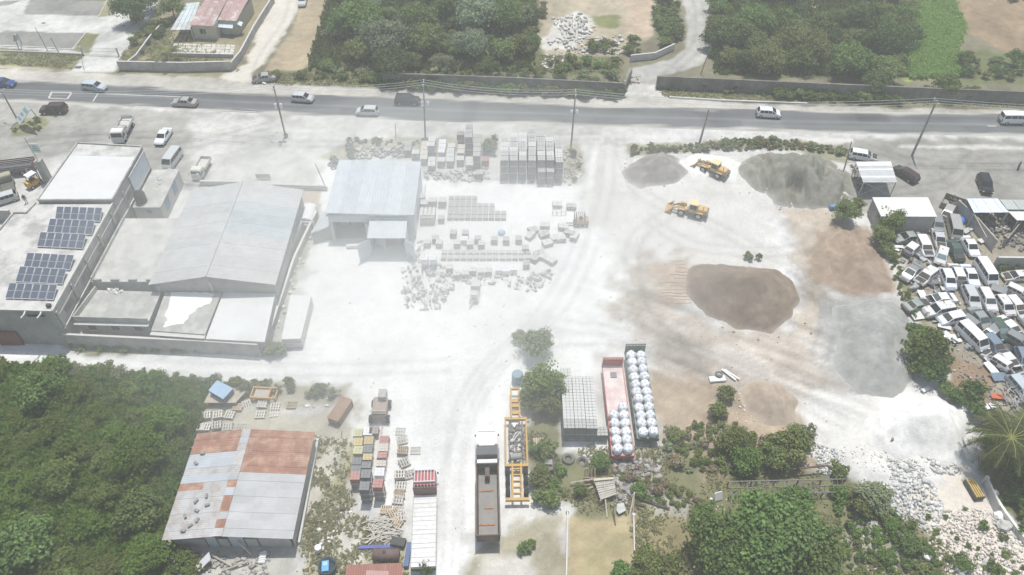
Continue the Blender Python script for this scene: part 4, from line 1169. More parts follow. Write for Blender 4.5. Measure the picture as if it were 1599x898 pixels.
def rubble(name, label, polys, n, s0, s1, mat, seed, zmax=.0, power=2.2, kind="stuff", cat=None, on=0.0, flat=.7):
    """broken stones too many and too small to pick apart: one mesh"""
    rs = np.random.RandomState(seed)
    s0 *= .62; s1 *= .58; n = int(n*1.7); zmax *= .6
    base = np.array([(-1, -1, -1), (1, -1, -1), (1, 1, -1), (-1, 1, -1), (-1, -1, 1), (1, -1, 1), (1, 1, 1), (-1, 1, 1)], float)*.5
    faces = np.array([(3, 2, 1, 0), (4, 5, 6, 7), (0, 1, 5, 4), (1, 2, 6, 5), (2, 3, 7, 6), (3, 0, 4, 7)])
    PP = [GP(p, on) for p in polys] if not isinstance(polys[0][0], Vector) else polys
    ar = [(max(p.x for p in P)-min(p.x for p in P))*(max(p.y for p in P)-min(p.y for p in P)) for P in PP]
    xs, ys, ds = [], [], []
    for P, a in zip(PP, ar):
        m = int(n*a/sum(ar))+1
        x = min(p.x for p in P)+rs.rand(m)*(max(p.x for p in P)-min(p.x for p in P))
        y = min(p.y for p in P)+rs.rand(m)*(max(p.y for p in P)-min(p.y for p in P))
        d = poly_sd(x, y, P)
        k = d+.8*(fbm(x*.6, y*.6, seed, 3)-.5) > 0
        xs.append(x[k]); ys.append(y[k]); ds.append(d[k])
    x = np.concatenate(xs); y = np.concatenate(ys); d = np.concatenate(ds)
    m = len(x)
    s = s0+(s1-s0)*rs.rand(m)**power
    v = base[None]*(1+.5*(rs.rand(m, 8, 3)-.5))*s[:, None, None]*(np.array([1, .8, flat])[None, None]*(1+.6*(rs.rand(m, 1, 3)-.5)))
    a = rs.rand(m)*6.283; b = (rs.rand(m)-.5)*1.2
    ca, sa, cb, sb = np.cos(a), np.sin(a), np.cos(b), np.sin(b)
    X = v[..., 0]*cb[:, None]+v[..., 2]*sb[:, None]; Z = -v[..., 0]*sb[:, None]+v[..., 2]*cb[:, None]; Y = v[..., 1]
    XX = X*ca[:, None]-Y*sa[:, None]; YY = X*sa[:, None]+Y*ca[:, None]
    h = zmax*np.clip(np.maximum(d, 0)/2.0, 0, 1)*(.4+.6*rs.rand(m))
    cx, cy = x.mean(), y.mean()
    V = np.stack([XX+x[:, None]-cx, YY+y[:, None]-cy, Z+(h+s*.18)[:, None]], 2).reshape(-1, 3)
    F = (faces[None]+8*np.arange(m)[:, None, None]).reshape(-1, 4)
    o = link(name, npmesh(name, V, F, speckle(mat)), None, None, (cx, cy, on))
    return tag(o, label, cat, None, kind)
STONEW = M("white_broken_stone", (.68, .665, .63), .95, .12, 1.2, rv=0)
STONEG = M("grey_broken_stone", (.46, .45, .42), .95, .2, 1.2)
STONEP = M("pinkish_stone", (.63, .585, .525), .95, .15, 1.0)
rubble("roof_rubble", "pale broken plaster lying on the annex roof", [[A[0].lerp(A[2], .2), A[1].lerp(A[3], .25), A[1].lerp(A[3], .5), A[0].lerp(A[2], .45)]], 60, .15, .5, STONEW, 3, .15, on=zx)

# --- gable shed
ZE, ZR = 4.5, 6.0
xl, xr_, xm, y0, y1 = -47.6, -30.95, -39.7, 71.0, 90.8
t = thing("gable_shed", "wide low gabled shed with pale grey sheet roof and one darker sheet panel", "building", (xm, (y0+y1)/2, 0))
SHEETG = corr("pale_grey_sheet_roof", (.43, .43, .42), (.40, .395, .385), (.4, .7), 'Y', .35)
SHEETD = corr("blue_grey_sheet_panel", (.35, .375, .39), (.37, .39, .40), (.4, .7), 'Y', .35)
gp = [(xl+.4, 0), (xr_-.4, 0), (xr_-.4, ZE-.1), (xm, ZR-.12), (xl+.4, ZE-.1)]
mb = MB()
for yy in (y0+.5, y1-.5):
    mb2 = MB(); n = len(gp)
    vsx = [(px, yy-.1, pz) for px, pz in gp]+[(px, yy+.1, pz) for px, pz in gp]
    mb2.add(vsx, [tuple(range(n)), tuple(range(2*n-1, n-1, -1))]+[(i, i+n, (i+1) % n+n, (i+1) % n) for i in range(n)])
    B(mb2, "gable_wall", CONW, t)
for xx in (xl+.5, xr_-.5):
    B(MB().box((xx, (y0+y1)/2, (ZE-.15)/2-.1), (.2, y1-y0-1.3, ZE-.15)), "side_wall", CONW, t)
def slope(xa, za, xb, zb, ya, yb, mat, name="roof_sheet", up=0.0, th=.06):
    q = [Vector((xa, ya, za+up)), Vector((xb, ya, zb+up)), Vector((xb, yb, zb+up)), Vector((xa, yb, za+up))]
    return B(MB().plate(q, th), name, mat, t)
ns = 9
for k in range(ns):
    a = y0+(y1-y0)*k/ns; b = y0+(y1-y0)*(k+1)/ns-.015
    up = .006*(k % 2)
    slope(xl, ZE, xm, ZR, a, b, SHEETG, up=up)
    slope(xr_, ZE, xm, ZR, a, b, SHEETG if not 4 <= k <= 6 else SHEETD, up=up)
B(MB().tube([(xm, y0-.02, ZR+.02), (xm, y1+.02, ZR+.02)], .14, 6), "ridge_cap", SHEETG, t)
for k in range(2):
    xx = (xl+.9, xm)[k]
    B(MB().box((xx, y0+.36, 1.9), (.3, .08, 3.8 if k == 0 else 5.6)), "pilaster", TRIM, t)
# --- low flat blocks in front of the shed and the broken slab beside it
zs = 3.4
S = GP([(221, 341), (262, 341), (300, 296), (252, 400), (247, 441), (166, 440)], zs)
S[0].x = S[5].x = x1+.4
S = [S[0], Vector((xl+.1, S[0].y, zs)), Vector((xl+.1, S[5].y, zs)), S[5]]
t = rootat("slab_block", "pale flat roofed block with notched front edge between concrete building and shed", "building", S)
B(MB().prism(S, -.3, zs-.15), "wall", CONW, t)
B(MB().prism([p+Vector((0, 0, 0)) for p in S], zs-.148, zs), "roof", PALESLAB, t)
for k in range(4):
    xx = S[3].x+.9+(S[2].x-S[3].x-1.6)*k/3
    B(MB().box((xx, S[3].y+.12, zs+.2), (1.1, .22, .4)), "merlon", GREYSLAB, t)
B(MB().wall((S[3].x+.11, S[3].y+.3), (S[0].x+.11, S[0].y-.3), .2, zs, zs+.5), "parapet", GREYSLAB, t)
def lowblock(label, px, z, roofm, par, ph=.6, wins=0):
    P = GP(px, z)
    t = rootat("low_block", label, "building", P, None)
    B(MB().prism(P, -.3, z-.15), "wall", CONW, t)
    B(MB().prism(P, z-.148, z), "roof", roofm, t)
    parapet(t, P, z, par, .18, ph, GREYSLAB)
    a, b = P[3], P[2]
    for k in range(wins):
        p = a.lerp(b, (k+.6)/(wins+.2))
        wq = B(MB().box((p.x, p.y-.03, 1.7), (.95, .1, .9)), "window", DARKHOLE, t)
        B(MB().box((p.x, p.y-.1, 1.18), (1.1, .12, .1)), "sill", TRIM, wq)
    if wins:
        B(MB().box(((a.x+b.x)/2, (a.y+b.y)/2-.3, z-.25), (b.x-a.x+.1, .55, .12), math.atan2(b.y-a.y, b.x-a.x)), "eave_slab", TRIM, t)
    return t, P
lowblock("unfinished grey roof terrace with raised front parapet beside the concrete building", [(152, 453), (252, 456), (232, 503), (117, 500)], 2.9, GREYSLAB, [2, 3], .75, 3)
tb, PB = lowblock("flat grey roof block splashed with a large white paint patch", [(258, 456), (346, 456), (320, 522), (236, 516)], 2.9, GREYSLAB, [], .3, 3)
pp = GP([(268, 455), (300, 456), (333, 458), (331, 468), (328, 474), (312, 479), (303, 486), (295, 493), (288, 505), (270, 508), (256, 510), (261, 500), (258, 494), (266, 475)], 2.915)
pr2 = []
for i, p in enumerate(pp):
    q = pp[(i+1) % len(pp)]
    for k in range(5):
        v = p.lerp(q, k/5); j = .16
        pr2.append(v+Vector((rnd.uniform(-j, j), rnd.uniform(-j, j), 0)))
B(MB().prism([(p.x, p.y) for p in pr2], 2.904, 2.912), "paint_patch", PAINTPATCH, tb)
lowblock("pale flat roof block with whitened surface at the compound corner", [(349, 456), (430, 458), (413, 534), (321, 529)], 2.7, M("whitened_roof", (.60, .60, .59), .85, .1, .6, col2=(.46, .455, .43), mix=(.5, .7), mscale=.3), [], .3, 0)
rubble("white_debris", "white broken plaster scattered on the grey terrace", [[(169, 451), (195, 450), (196, 456), (186, 461), (172, 458)]], 40, .2, .55, STONEW, 8, .1, on=2.92)
def fence_wall(label, pxs, h, th=.2, mat=CONW, cap=True, posts=0, name="boundary_wall", group=None, capm=None, z0=-.2, capname="coping"):
    P = GP(pxs)
    t = rootat(name, label, "wall", P, group)
    for i in range(len(P)-1):
        a, b = P[i], P[i+1]
        d = (b-a).normalized()
        B(MB().wall(a+d*.002, b-d*.002, th, z0, h), "wall_panel", mat, t)
        if cap:
            B(MB().wall(a+d*.005, b-d*.005, th+.1, h, h+.08), capname, capm or TRIM, t)
        n = int((b-a).length/posts) if posts else 0
        for k in range(n+1):
            p = a.lerp(b, k/max(n, 1))
            B(MB().box((p.x, p.y, h/2), (.32, .32, h+.1), math.atan2(d.y, d.x)), "pier", mat, t)
    return t
fence_wall("grey block compound wall running along the white lane", [(107, 540), (316, 550), (408, 556)], 2.3, posts=4.5)
# alley on the right of the shed
fence_wall("inner white topped wall right of the gabled shed", [(474, 362), (447, 428), (432, 470), (412, 533)], 2.0, .25, M("limewashed_wall", (.56, .55, .52), .9, .1, 1))
fence_wall("outer stepped wall between shed alley and white yard", [(496, 340), (462, 412), (424, 528)], 1.3, .22, capm=STONEW)
g1, g2 = G(471, 348, 1.5), G(488, 316, 1.5)
t = thing("vault_tank", "white half round tank lying at the end of the shed alley", "tank", ((g1.x+g2.x)/2, (g1.y+g2.y)/2, 0))
mb = MB(); n = 8
prof = [(-1.1, 0)]+[(1.1*math.cos(math.pi-math.pi*k/n), 1.2+.7*math.sin(math.pi*k/n)) for k in range(n+1)]+[(1.1, 0)]
L_ = 3.6
m_ = len(prof)
vsx = [(x, -L_/2, z) for x, z in prof]+[(x, L_/2, z) for x, z in prof]
mb.add(vsx, [tuple(range(m_)), tuple(range(2*m_-1, m_-1, -1))]+[(i+m_, i, (i+1) % m_, (i+1) % m_+m_) for i in range(m_)])
B(mb, "vault", M("white_tank_paint", (.70, .70, .69), .7, .05, 1), t, world=False)
B(MB().box((0, -2.0, 1.15), (2.4, .3, .5)), "end_beam", TRIM, t, world=False)
B(MB().box((.2, -2.2, .55), (.5, .5, 1.1)), "leg", TRIM, t, world=False)

# --- the block makers' warehouse
xa, xb, ya, yb, hz = -26.6, -14.0, 84.6, 97.2, 5.2
t = thing("warehouse", "large square warehouse with pale blue white roof in the marl yard", "building", ((xa+xb)/2, (ya+yb)/2, 0))
WSH = corr("pale_blue_wall_sheet", (.55, .575, .60), (.50, .52, .54), (.4, .7), 'X', .3)
RSH = corr("pale_blue_white_roof_sheet", (.46, .485, .505), (.43, .45, .47), (.4, .7), 'X', .4, rough=.45)
dxa, dxb = xa+.6, xa+5.4          # big doorway on the left
pxa, pxb = xb-6.2, xb-1.2         # porch on the right
def wbox(x0, x1_, y, z0, z1, nm="wall_sheet", mat=WSH, th=.15):
    return B(MB().box(((x0+x1_)/2, y, (z0+z1)/2), (x1_-x0, th, z1-z0)), nm, mat, t)
wbox(xa+.2, dxa, ya+.3, -.2, 4.95); wbox(dxa+.002, dxb-.002, ya+.3, 3.3, 4.9); wbox(dxb, pxa+.4, ya+.3, -.2, 4.75); wbox(pxa+.402, pxb-.4, ya+.3, 3.2, 4.6); wbox(pxb-.398, xb-.2, ya+.3, -.2, 4.6)
wbox(xa+.2, xb-.2, yb-.3, -.2, 4.8)
for xx in (xa+.2, xb-.2):
    B(MB().box((xx, (ya+yb)/2, 2.25), (.15, yb-ya-.9, 4.7 if xx < -20 else 4.4)), "wall_sheet", WSH, t)
for k in range(6):
    x0_, x1_ = xa+(xb-xa)*k/6, xa+(xb-xa)*(k+1)/6-.012
    z0_, z1_ = hz-.06*k, hz-.06*(k+1)
    q = [Vector((x0_, ya, z0_)), Vector((x1_, ya, z1_)), Vector((x1_, yb, z1_)), Vector((x0_, yb, z0_))]
    B(MB().plate(q, .08), "roof_sheet", RSH, t)
B(MB().box(((xa+xb)/2, ya-.03, hz-.42), (xb-xa, .06, .3)), "fascia", RSH, t)
for xx in (dxa, dxb):
    B(MB().box((xx, ya+.2, 1.65), (.2, .3, 3.3)), "door_post", TRIM, t)
dl = B(MB().plate([Vector((dxb+.1, ya+.1, 3.2)), Vector((dxb+3.0, ya-2.0, 3.0)), Vector((dxb+3.0, ya-2.0, .1)), Vector((dxb+.1, ya+.1, .1))], .06), "door_leaf", WSH, t)
for k in range(3):
    B(MB().box((xa+1.6+k*1.5, ya+4, 1.0), (1.1, 1.2, 2.0)), "stored_stack", M("dim_stack", (.32, .27, .23), .9, .2, 1), t)
B(MB().box(((xa+xb)/2, (ya+yb)/2, .01), (xb-xa-.6, yb-ya-.8, .06)), "floor_slab", PALESLAB, t)
# porch with open doors
pz = 3.9
yp = ya-3.4
for xx in (pxa, pxb):
    B(MB().box((xx, (yp+ya)/2, (pz-.3)/2), (.12, ya-yp-.2, pz-.3)), "porch_wall", WSH, t)
q = [Vector((pxa-.2, yp-.2, pz-.25)), Vector((pxb+.2, yp-.2, pz-.25)), Vector((pxb+.2, ya+.2, pz+.15)), Vector((pxa-.2, ya+.2, pz+.15))]
B(MB().plate(q, .07), "porch_roof", RSH, t)
B(MB().box(((pxa+pxb)/2, ya+.1, pz+.35), (pxb-pxa+.4, .35, .3)), "porch_gutter", RSH, t)
B(MB().box(((pxa+pxb)/2, ya-.6, 1.2), (3.4, 1.0, 2.4)), "machine_block", M("dusty_machine", (.40, .33, .28), .9, .2, 1), t)
for sx, x0_ in ((-1, pxa), (1, pxb)):
    q = [Vector((x0_, yp, 3.3)), Vector((x0_+sx*1.5, yp-1.2, 3.2)), Vector((x0_+sx*1.5, yp-1.2, .05)), Vector((x0_, yp, .05))]
    dlf = B(MB().plate(q, .06), "door_leaf", WSH, t)
    for k in range(4):
        z = .5+k*.8
        B(MB().tube([Vector((x0_, yp-.06, z)), Vector((x0_+sx*1.5, yp-1.26, z))], .035, 4), "door_rail", STEELW, dlf)
# side lean-to
P = [Vector((xa-2.6, ya-.6, 1.9)), Vector((xa+.1, ya+.4, 2.4)), Vector((xa+.1, ya+5.5, 2.4)), Vector((xa-1.6, ya+4, 1.9))]
B(MB().plate(P, .06), "lean_to_roof", RSH, t)
for p in (P[0], P[3]):
    B(MB().box((p.x+.1, p.y+.1, .9), (.12, .12, 1.85)), "lean_to_post", STEELW, t)
B(MB().plate([P[0]+Vector((.1, .05, -.1)), P[1]+Vector((0, .0, -.1)), Vector((xa+.1, ya+.4, 0)), Vector((xa-2.5, ya-.55, 0))], .05), "lean_to_wall", CONW, t)
rol = G(553, 384, .3)
single(MB().cyl((rol.x-1.1, rol.y-.1, .32), (rol.x+1.1, rol.y+.1, .32), .32, 10), "white_roll", M("white_sheet_roll", (.70, .70, .68), .8, .05), "white rolled sheet lying before the open warehouse door", "roll")

# --- pink roofed house upper left
t = rootat("pink_roofed_house", "small cream house with rusty pink sheet roof and awnings", "house", GP([(300, 70), (380, 66), (396, 20), (320, 5)]))
zh = 3.1
Rf = GP([(331, -8), (395, -4), (369, 33), (340, 31), (333, 41), (295, 39)], zh)
B(MB().prism([p+(sum(Rf, Vector())/6-p)*.06 for p in Rf], -.2, zh-.1), "wall", YELLOWWALL, t)
PINK = corr("faded_pink_roof_sheet", (.36, .24, .22), (.50, .44, .42), (.5, .62), 'X', .3, mscale=.5)
# roof as strips
for k in range(6):
    u0, u1 = k/6, (k+1)/6-.004
    a0, a1 = Rf[0].lerp(Rf[1], u0), Rf[0].lerp(Rf[1], u1)
    bl, br_ = (Rf[5], Rf[4]) if k < 3 else (Rf[4]+Vector((0, .8, 0)), Rf[2])
    f0 = u0*2 if k < 3 else (u0-.5)*2; f1 = u1*2 if k < 3 else (u1-.5)*2
    if k < 3: b0, b1 = Rf[5].lerp(Rf[4], f0), Rf[5].lerp(Rf[4], f1)
    else: b0, b1 = Rf[3].lerp(Rf[2], f0), Rf[3].lerp(Rf[2], f1)
    up = Vector((0, 0, .9)); lo = Vector((0, 0, .0))
    B(MB().plate([a0+up, a1+up, b1+lo, b0+lo], .06), "roof_sheet", PINK, t)
LT = GP([(292, 8), (313, 6), (298, 46), (266, 47)], 2.4)
ltm = corr("faded_blue_roof_sheet", (.50, .56, .58), (.42, .40, .37), (.45, .62), 'X', .3, mscale=.6)
for k in range(4):
    a0, a1 = LT[0].lerp(LT[1], k/4), LT[0].lerp(LT[1], (k+1)/4-.02); b0, b1 = LT[3].lerp(LT[2], k/4), LT[3].lerp(LT[2], (k+1)/4-.02)
    B(MB().plate([a0+Vector((0, 0, .4)), a1+Vector((0, 0, .4)), b1, b0], .05), "lean_to_sheet", ltm, t)
for p in LT:
    B(MB().box((p.x, p.y, 1.2), (.12, .12, 2.4)), "lean_to_post", TRIM, t)
a, b = Rf[5], Rf[4]
for f in (.48,):
    p = a.lerp(b, f)
    wq = B(MB().box((p.x+.1, p.y+.32, 1.7), (1.4, .12, 1.0)), "window", DARKHOLE, t)
    B(MB().box((p.x+.1, p.y+.25, 1.7), (.08, .06, 1.0)), "mullion", TRIM, wq)
a, b = Rf[3], Rf[2]
aw = corr("pale_blue_awning", (.52, .62, .68), (.55, .64, .7), (.4, .6), 'X', .3)
B(MB().plate([a+Vector((0, .3, -.6)), b+Vector((-.8, .3, -.6)), b+Vector((-.8, -.9, -1.1)), a+Vector((0, -.9, -1.1))], .05), "awning", aw, t)
B(MB().plate([b+Vector((-.3, 1.6, -.6)), b+Vector((-.2, .1, -.6)), b+Vector((.7, .0, -1.1)), b+Vector((.7, 1.6, -1.1))], .05), "awning", aw, t)
mid = (a+b)/2
B(MB().box((mid.x, mid.y+.25, .6), (3.2, .12, 1.2)), "porch_rail_wall", TRIM, t)
B(MB().box((mid.x-.5, mid.y+.5, 1.1), (.9, .12, 2.1)), "door", DARKHOLE, t)
def paving(label, px, nx, ny, mat, seed):
    P = GP(px); rr = random.Random(seed)
    o = thing("crazy_paving", label, "paving", ((P[0].x+P[2].x)/2, (P[0].y+P[2].y)/2, 0))
    for i in range(nx):
        for j in range(ny):
            c = []
            for u, v in ((0, 0), (1, 0), (1, 1), (0, 1)):
                uu = (i+.06+.88*u)/nx+rr.uniform(-.25, .25)/nx*.5; vv = (j+.06+.88*v)/ny+rr.uniform(-.25, .25)/ny*.5
                c.append(P[0].lerp(P[1], uu).lerp(P[3].lerp(P[2], uu), vv))
            B(MB().prism([(p.x, p.y) for p in c], 0, .05+.03*rr.random()), "paving_stone", mat, o)
paving("pale crazy paving in front of the pink roofed house", [(271, 68), (368, 70), (364, 86), (271, 84)], 13, 4, M("pale_paving", (.50, .48, .43), .9, .15, 2, rv=.12), 3)
fence_wall("grey roadside wall of the house plot with pale coping", [(189, 110), (290, 112), (362, 110)], 1.9, posts=5)
fence_wall("low pale wall on the left edge of the house plot", [(196, 106), (214, 92), (236, 62), (262, 34)], .8, .18, TRIM)
fence_wall("side wall of the house plot along the dirt path", [(363, 110), (378, 92), (400, 50), (428, 5)], 1.6, posts=4)
fence_wall("low plot wall below the crazy paving", [(268, 88), (365, 90)], .7, .18, TRIM)
# concrete kerbs of the lot
def kerb(label, pxs, mat, h=.14, w=.2):
    P = GP(pxs); t = rootat("kerb", label, "kerb", P)
    for i in range(len(P)-1):
        a, b = P[i], P[i+1]
        n = max(1, int((b-a).length/1.8))
        for k in range(n):
            B(MB().wall(a.lerp(b, k/n+.004), a.lerp(b, (k+1)/n-.004), w, -.05, h), "kerb_stone", mat, t)
YK = M("faded_yellow_kerb", (.48, .42, .20), .85, .15, 2)
kerb("yellow kerb round the paved court at the top of the lot", [(54, -2), (168, 1), (155, 26)], YK)
kerb("pale kerb of the lower paved court beside the gate", [(0, 72), (75, 75), (113, 78), (134, 52)], TRIM)
kerb("low pale kerb wall along the lot's roadside verge", [(-20, 80), (60, 83), (131, 86)], TRIM, .35)
# sliding gate
def gate(label, a, b, h, mat, nb, two=True):
    a, b = G(*a), G(*b)
    t = thing("metal_gate", label, "gate", ((a.x+b.x)/2, (a.y+b.y)/2, 0))
    for p in (a, b):
        B(MB().box((p.x, p.y, h/2), (.25, .25, h+.2)), "gate_post", TRIM, t)
    fr = MB()
    for z in (.15, h*.55, h-.1):
        fr.tube([a+Vector((0, 0, z)), b+Vector((0, 0, z))], .04, 4)
    B(fr, "gate_frame", mat, t)
    for k in range(nb):
        p = a.lerp(b, (k+.5)/nb)
        B(MB().tube([p+Vector((0, 0, .15)), p+Vector((0, 0, h-.1))], .02, 4), "bar", mat, t)
    return t
gate("grey barred gate across the concrete lot entrance", (130, 86), (186, 88), 1.7, M("grey_gate_steel", (.35, .36, .36), .5, .1), 22)
gate("white sliding gate beside the annex, a small truck behind it", (283, 286), (314, 288), 2.0, STEELW, 9)
fence_wall("low white wall with stub piers behind the gabled shed", [(430, 294), (460, 295), (510, 297)], .8, .2, TRIM, posts=5)
fence_wall("low pale wall between sliding gate and gabled shed", [(316, 289), (380, 290)], .8, .2, TRIM)
single(MB().plate([G(398, 272, .9), G(421, 272, .9), G(423, 279, .3), G(401, 279, .3)], .06), "board", GREYSLAB, "dark flat board leaning behind the gabled shed's ridge", "board")
# long walls north of the road
DW = M("dark_weathered_wall", (.16, .155, .135), .95, .25, .8, col2=(.235, .225, .195), mix=(.45, .65), mscale=.3)
fence_wall("long weathered block wall before the grove, overgrown with bushes", [(600, 134), (690, 137), (800, 141), (972, 150)], 2.6, .2, DW, posts=6, capm=DW)
fence_wall("short wall return beside the gravel lane entrance", [(973, 150), (985, 122)], 2.2, .2, DW, capm=DW)
fence_wall("long dark block wall below the wood east of the lane", [(1025, 138), (1200, 146), (1400, 155), (1599, 163), (1760, 170)], 2.5, .2, DW, posts=6, capm=DW)
fence_wall("low concrete lane wall curving past the rubble lot", [(985, 96), (1022, 92), (1052, 78)], 1.3, .2, TRIM)
fence_wall("low roadside kerb wall on the verge right of the lane", [(1046, 153), (1130, 158), (1260, 163)], .3, .25, TRIM, False)
# --- patched corrugated shed lower left
x0s, x1s, ys0, ys1, zt = -35.7, -22.3, 36.6, 49.4, 2.7
t = thing("patched_shed", "old shed roofed with rusty and grey corrugated sheets, white streaked left side", "building", ((x0s+x1s)/2, (ys0+ys1)/2, 0))
RUST = corr("rusty_roof_sheet", (.28, .145, .10), (.40, .26, .19), (.44, .66), 'Y', .24, mscale=.9, rough=.75)
GREYS = corr("plain_grey_roof_sheet", (.36, .365, .365), (.41, .41, .405), (.4, .7), 'Y', .24)
WHITES = corr("streaked_white_roof_sheet", (.42, .42, .415), (.35, .31, .285), (.45, .62), 'Y', .24, mscale=.7)
BLUES = corr("bluish_roof_sheet", (.40, .425, .45), (.37, .39, .41), (.4, .6), 'Y', .24)
xmS = -29.9+.2
def shsheet(xa_, xb_, ya_, yb_, mat, za, zb, up=0.0, nm="roof_sheet"):
    q = [Vector((xa_, ya_, za+up)), Vector((xb_, ya_, zb+up)), Vector((xb_, yb_, zb+up)), Vector((xa_, yb_, za+up))]
    return B(MB().plate(q, .03), nm, mat, t)
zl, zm, zr2 = 2.4, 3.3, 2.7
def zat(x):
    return zl+(zm-zl)*(x-x0s)/(xmS-x0s) if x < xmS else zm+(zr2-zm)*(x-xmS)/(x1s-xmS)
rows = 14
for k in range(rows):
    ya_ = ys0+(ys1-ys0)*k/rows; yb_ = ys0+(ys1-ys0)*(k+1)/rows+.04
    up = .01+.03*(k % 2)
    left = WHITES if k < 5 else (BLUES if k in (9, 10) else WHITES) if k < 11 else RUST
    nseg = 2
    for s_ in range(nseg):
        a_ = x0s+(xmS-.55-x0s)*s_/nseg; b_ = x0s+(xmS-.55-x0s)*(s_+1)/nseg+.03
        mt_ = left
        if k == 7: mt_ = BLUES
        if k == 6 and s_ == 0: mt_ = RUST
        shsheet(a_, b_, ya_, yb_, mt_, zat(a_), zat(b_), up+.008*s_)
    right = GREYS if k < 8 else RUST
    for s_ in range(3):
        a_ = xmS+.35+(x1s-xmS-.35)*s_/3; b_ = xmS+.35+(x1s-xmS-.35)*(s_+1)/3+.03
        shsheet(a_, b_, ya_, yb_, right, zat(a_), zat(b_), up+.008*s_)
    # ridge strip of odd sheets
    rm = [WHITES, RUST, WHITES, RUST, RUST, BLUES, RUST, GREYS, WHITES, WHITES, WHITES, WHITES, BLUES, WHITES][k]
    shsheet(xmS-.58, xmS+.38, ya_, yb_, rm, zat(xmS-.58)+.05, zm, up+.05, "ridge_sheet")
bw = M("blue_grey_shed_wall", (.38, .42, .45), .9, .15, 1)
B(MB().box(((x0s+x1s)/2, ys1-.3, 1.1), (x1s-x0s-.8, .15, 2.3)), "wall", bw, t)
B(MB().box((x1s-.3, (ys0+ys1)/2, 1.2), (.15, ys1-ys0-1.0, 2.5)), "wall", CONW, t)
B(MB().box((x0s+.5, (ys0+ys1)/2, 1.0), (.15, ys1-ys0-1.0, 2.2)), "wall", CONW, t)
wx = [x0s+.7, -31.6, -30.4, -29.2, -27.6, -26.2, x1s-.5]
for i in range(6):
    B(MB().box(((wx[i]+wx[i+1])/2, ys0+.5, 1.2 if i % 2 else .9), (wx[i+1]-wx[i]-.15, .12, 2.4 if i % 2 else 1.8)), "wall_panel", bw if i in (1, 3) else CONW, t)
for i, x_ in enumerate((-33.6, -33.0, -32.4, -33.9, -32.8, -31.8, -33.2, -32.2, -34.6, -34.2)):
    y_ = ys0+.8+.55*i if i < 8 else ys1-4+1.2*(i-8)
    s = single(MB().box((x_, y_, zat(x_)+.18), (.5, .25, .22), i*.7), "concrete_block", M("old_grey_block", (.24, .235, .225), .9, .2, 3), "grey block weighing down the shed's streaked white roof sheets", "block", "blocks lying on the patched shed roof")
t2 = fence_wall("pale strip wall along the right side of the patched shed", [(497, 690), (468, 850)], .5, .25, TRIM, False)

# --- junk yard shelters
def shelter(label, px, z, sheets, nstr, wallsides=(), name="shelter", th=.05, slope_=.0, axis=0):
    P = GP(px, z)
    t = rootat(name, label, "shelter", P)
    for k in range(nstr):
        u0, u1 = k/nstr, (k+1)/nstr-.006
        if axis == 0:
            q = [P[0].lerp(P[3], u0), P[1].lerp(P[2], u0), P[1].lerp(P[2], u1), P[0].lerp(P[3], u1)]
        else:
            q = [P[0].lerp(P[1], u0), P[0].lerp(P[1], u1), P[3].lerp(P[2], u1), P[3].lerp(P[2], u0)]
        q = [p+Vector((0, 0, .012*(k % 2))) for p in q]
        B(MB().plate(q, th), "roof_sheet", sheets[k % len(sheets)], t)
    for p in P:
        c = sum(P, Vector())/4
        q = p+(c-p)*.05
        B(MB().box((q.x, q.y, (z-.06)/2), (.12, .12, z-.08)), "post", TRIM, t)
    for i in wallsides:
        a, b = P[i], P[(i+1) % 4]
        c = sum(P, Vector())/4
        a = a+(c-a)*.06; b = b+(c-b)*.06
        B(MB().wall(a, b, .12, -.1, z-.08), "wall", CONW, t)
    return t, P
WS = corr("white_carport_sheet", (.66, .67, .67), (.60, .60, .60), (.4, .7), 'X', .25)
GS = corr("grey_carport_sheet", (.42, .43, .43), (.46, .46, .46), (.4, .7), 'X', .25)
PS = M("white_flat_roof", (.62, .605, .575), .8, .06, .8, col2=(.50, .48, .45), mix=(.55, .75), mscale=.5)
BS = corr("bluish_white_shelter_sheet", (.60, .65, .72), (.56, .60, .66), (.4, .7), 'X', .25)
GG = corr("green_grey_roof_sheet", (.40, .43, .41), (.36, .38, .36), (.4, .7), 'X', .25)
ts, PSh = shelter("striped carport of alternating white and grey sheets at the yard corner", [(1336.5, 252.5), (1391, 252), (1401, 285), (1348, 285)], 2.8, [WS, WS, GS, WS, GS, GS, WS, GS, GS], 9)
for i in range(2):
    a, b = PSh[3], PSh[2]
    B(MB().tube([(a.x+.3, a.y+.2, .2 if i else 2.6), (b.x-.3, b.y+.2, 2.6 if i else .2)], .05, 4), "brace", TRIM, ts)
shelter("flat white roofed workshop behind the boundary trees", [(1362, 308), (1449, 308), (1463.5, 338.6), (1376, 338)], 2.9, [PS], 1, (0, 2, 3), "workshop")
shelter("bluish white sheet shelter over a heap of parts", [(1509.5, 310), (1558, 310), (1576, 331.6), (1521, 332)], 2.8, [BS], 6, (0,), axis=1)
shelter("long green grey sheet roof at the right of the bluish shelter", [(1561, 311.5), (1660, 313), (1672, 328), (1573, 327)], 2.5, [GG], 5, (0,), axis=1)
shelter("dull white slab roof below the green grey roof", [(1573, 329), (1670, 330), (1690, 346), (1588, 344)], 2.2, [PS], 1, (), "slab_shelter")
fence_wall("stained wall of leaning panels left of the bluish shelter", [(1490, 330), (1512, 350), (1548, 392)], 2.1, .18, CONW, False)
single(MB().tube([G(1522, 336, 2.6), G(1541, 371, 2.3)], .09, 5), "beam", M("weathered_timber", (.42, .35, .25), .9, .2, 3), "long pale timber beam slanting from the bluish shelter", "beam")
fence_wall("low grey compound wall behind the wrecked sedan with no hood", [(1551, 417), (1700, 419)], 1.9, .2, CONW)
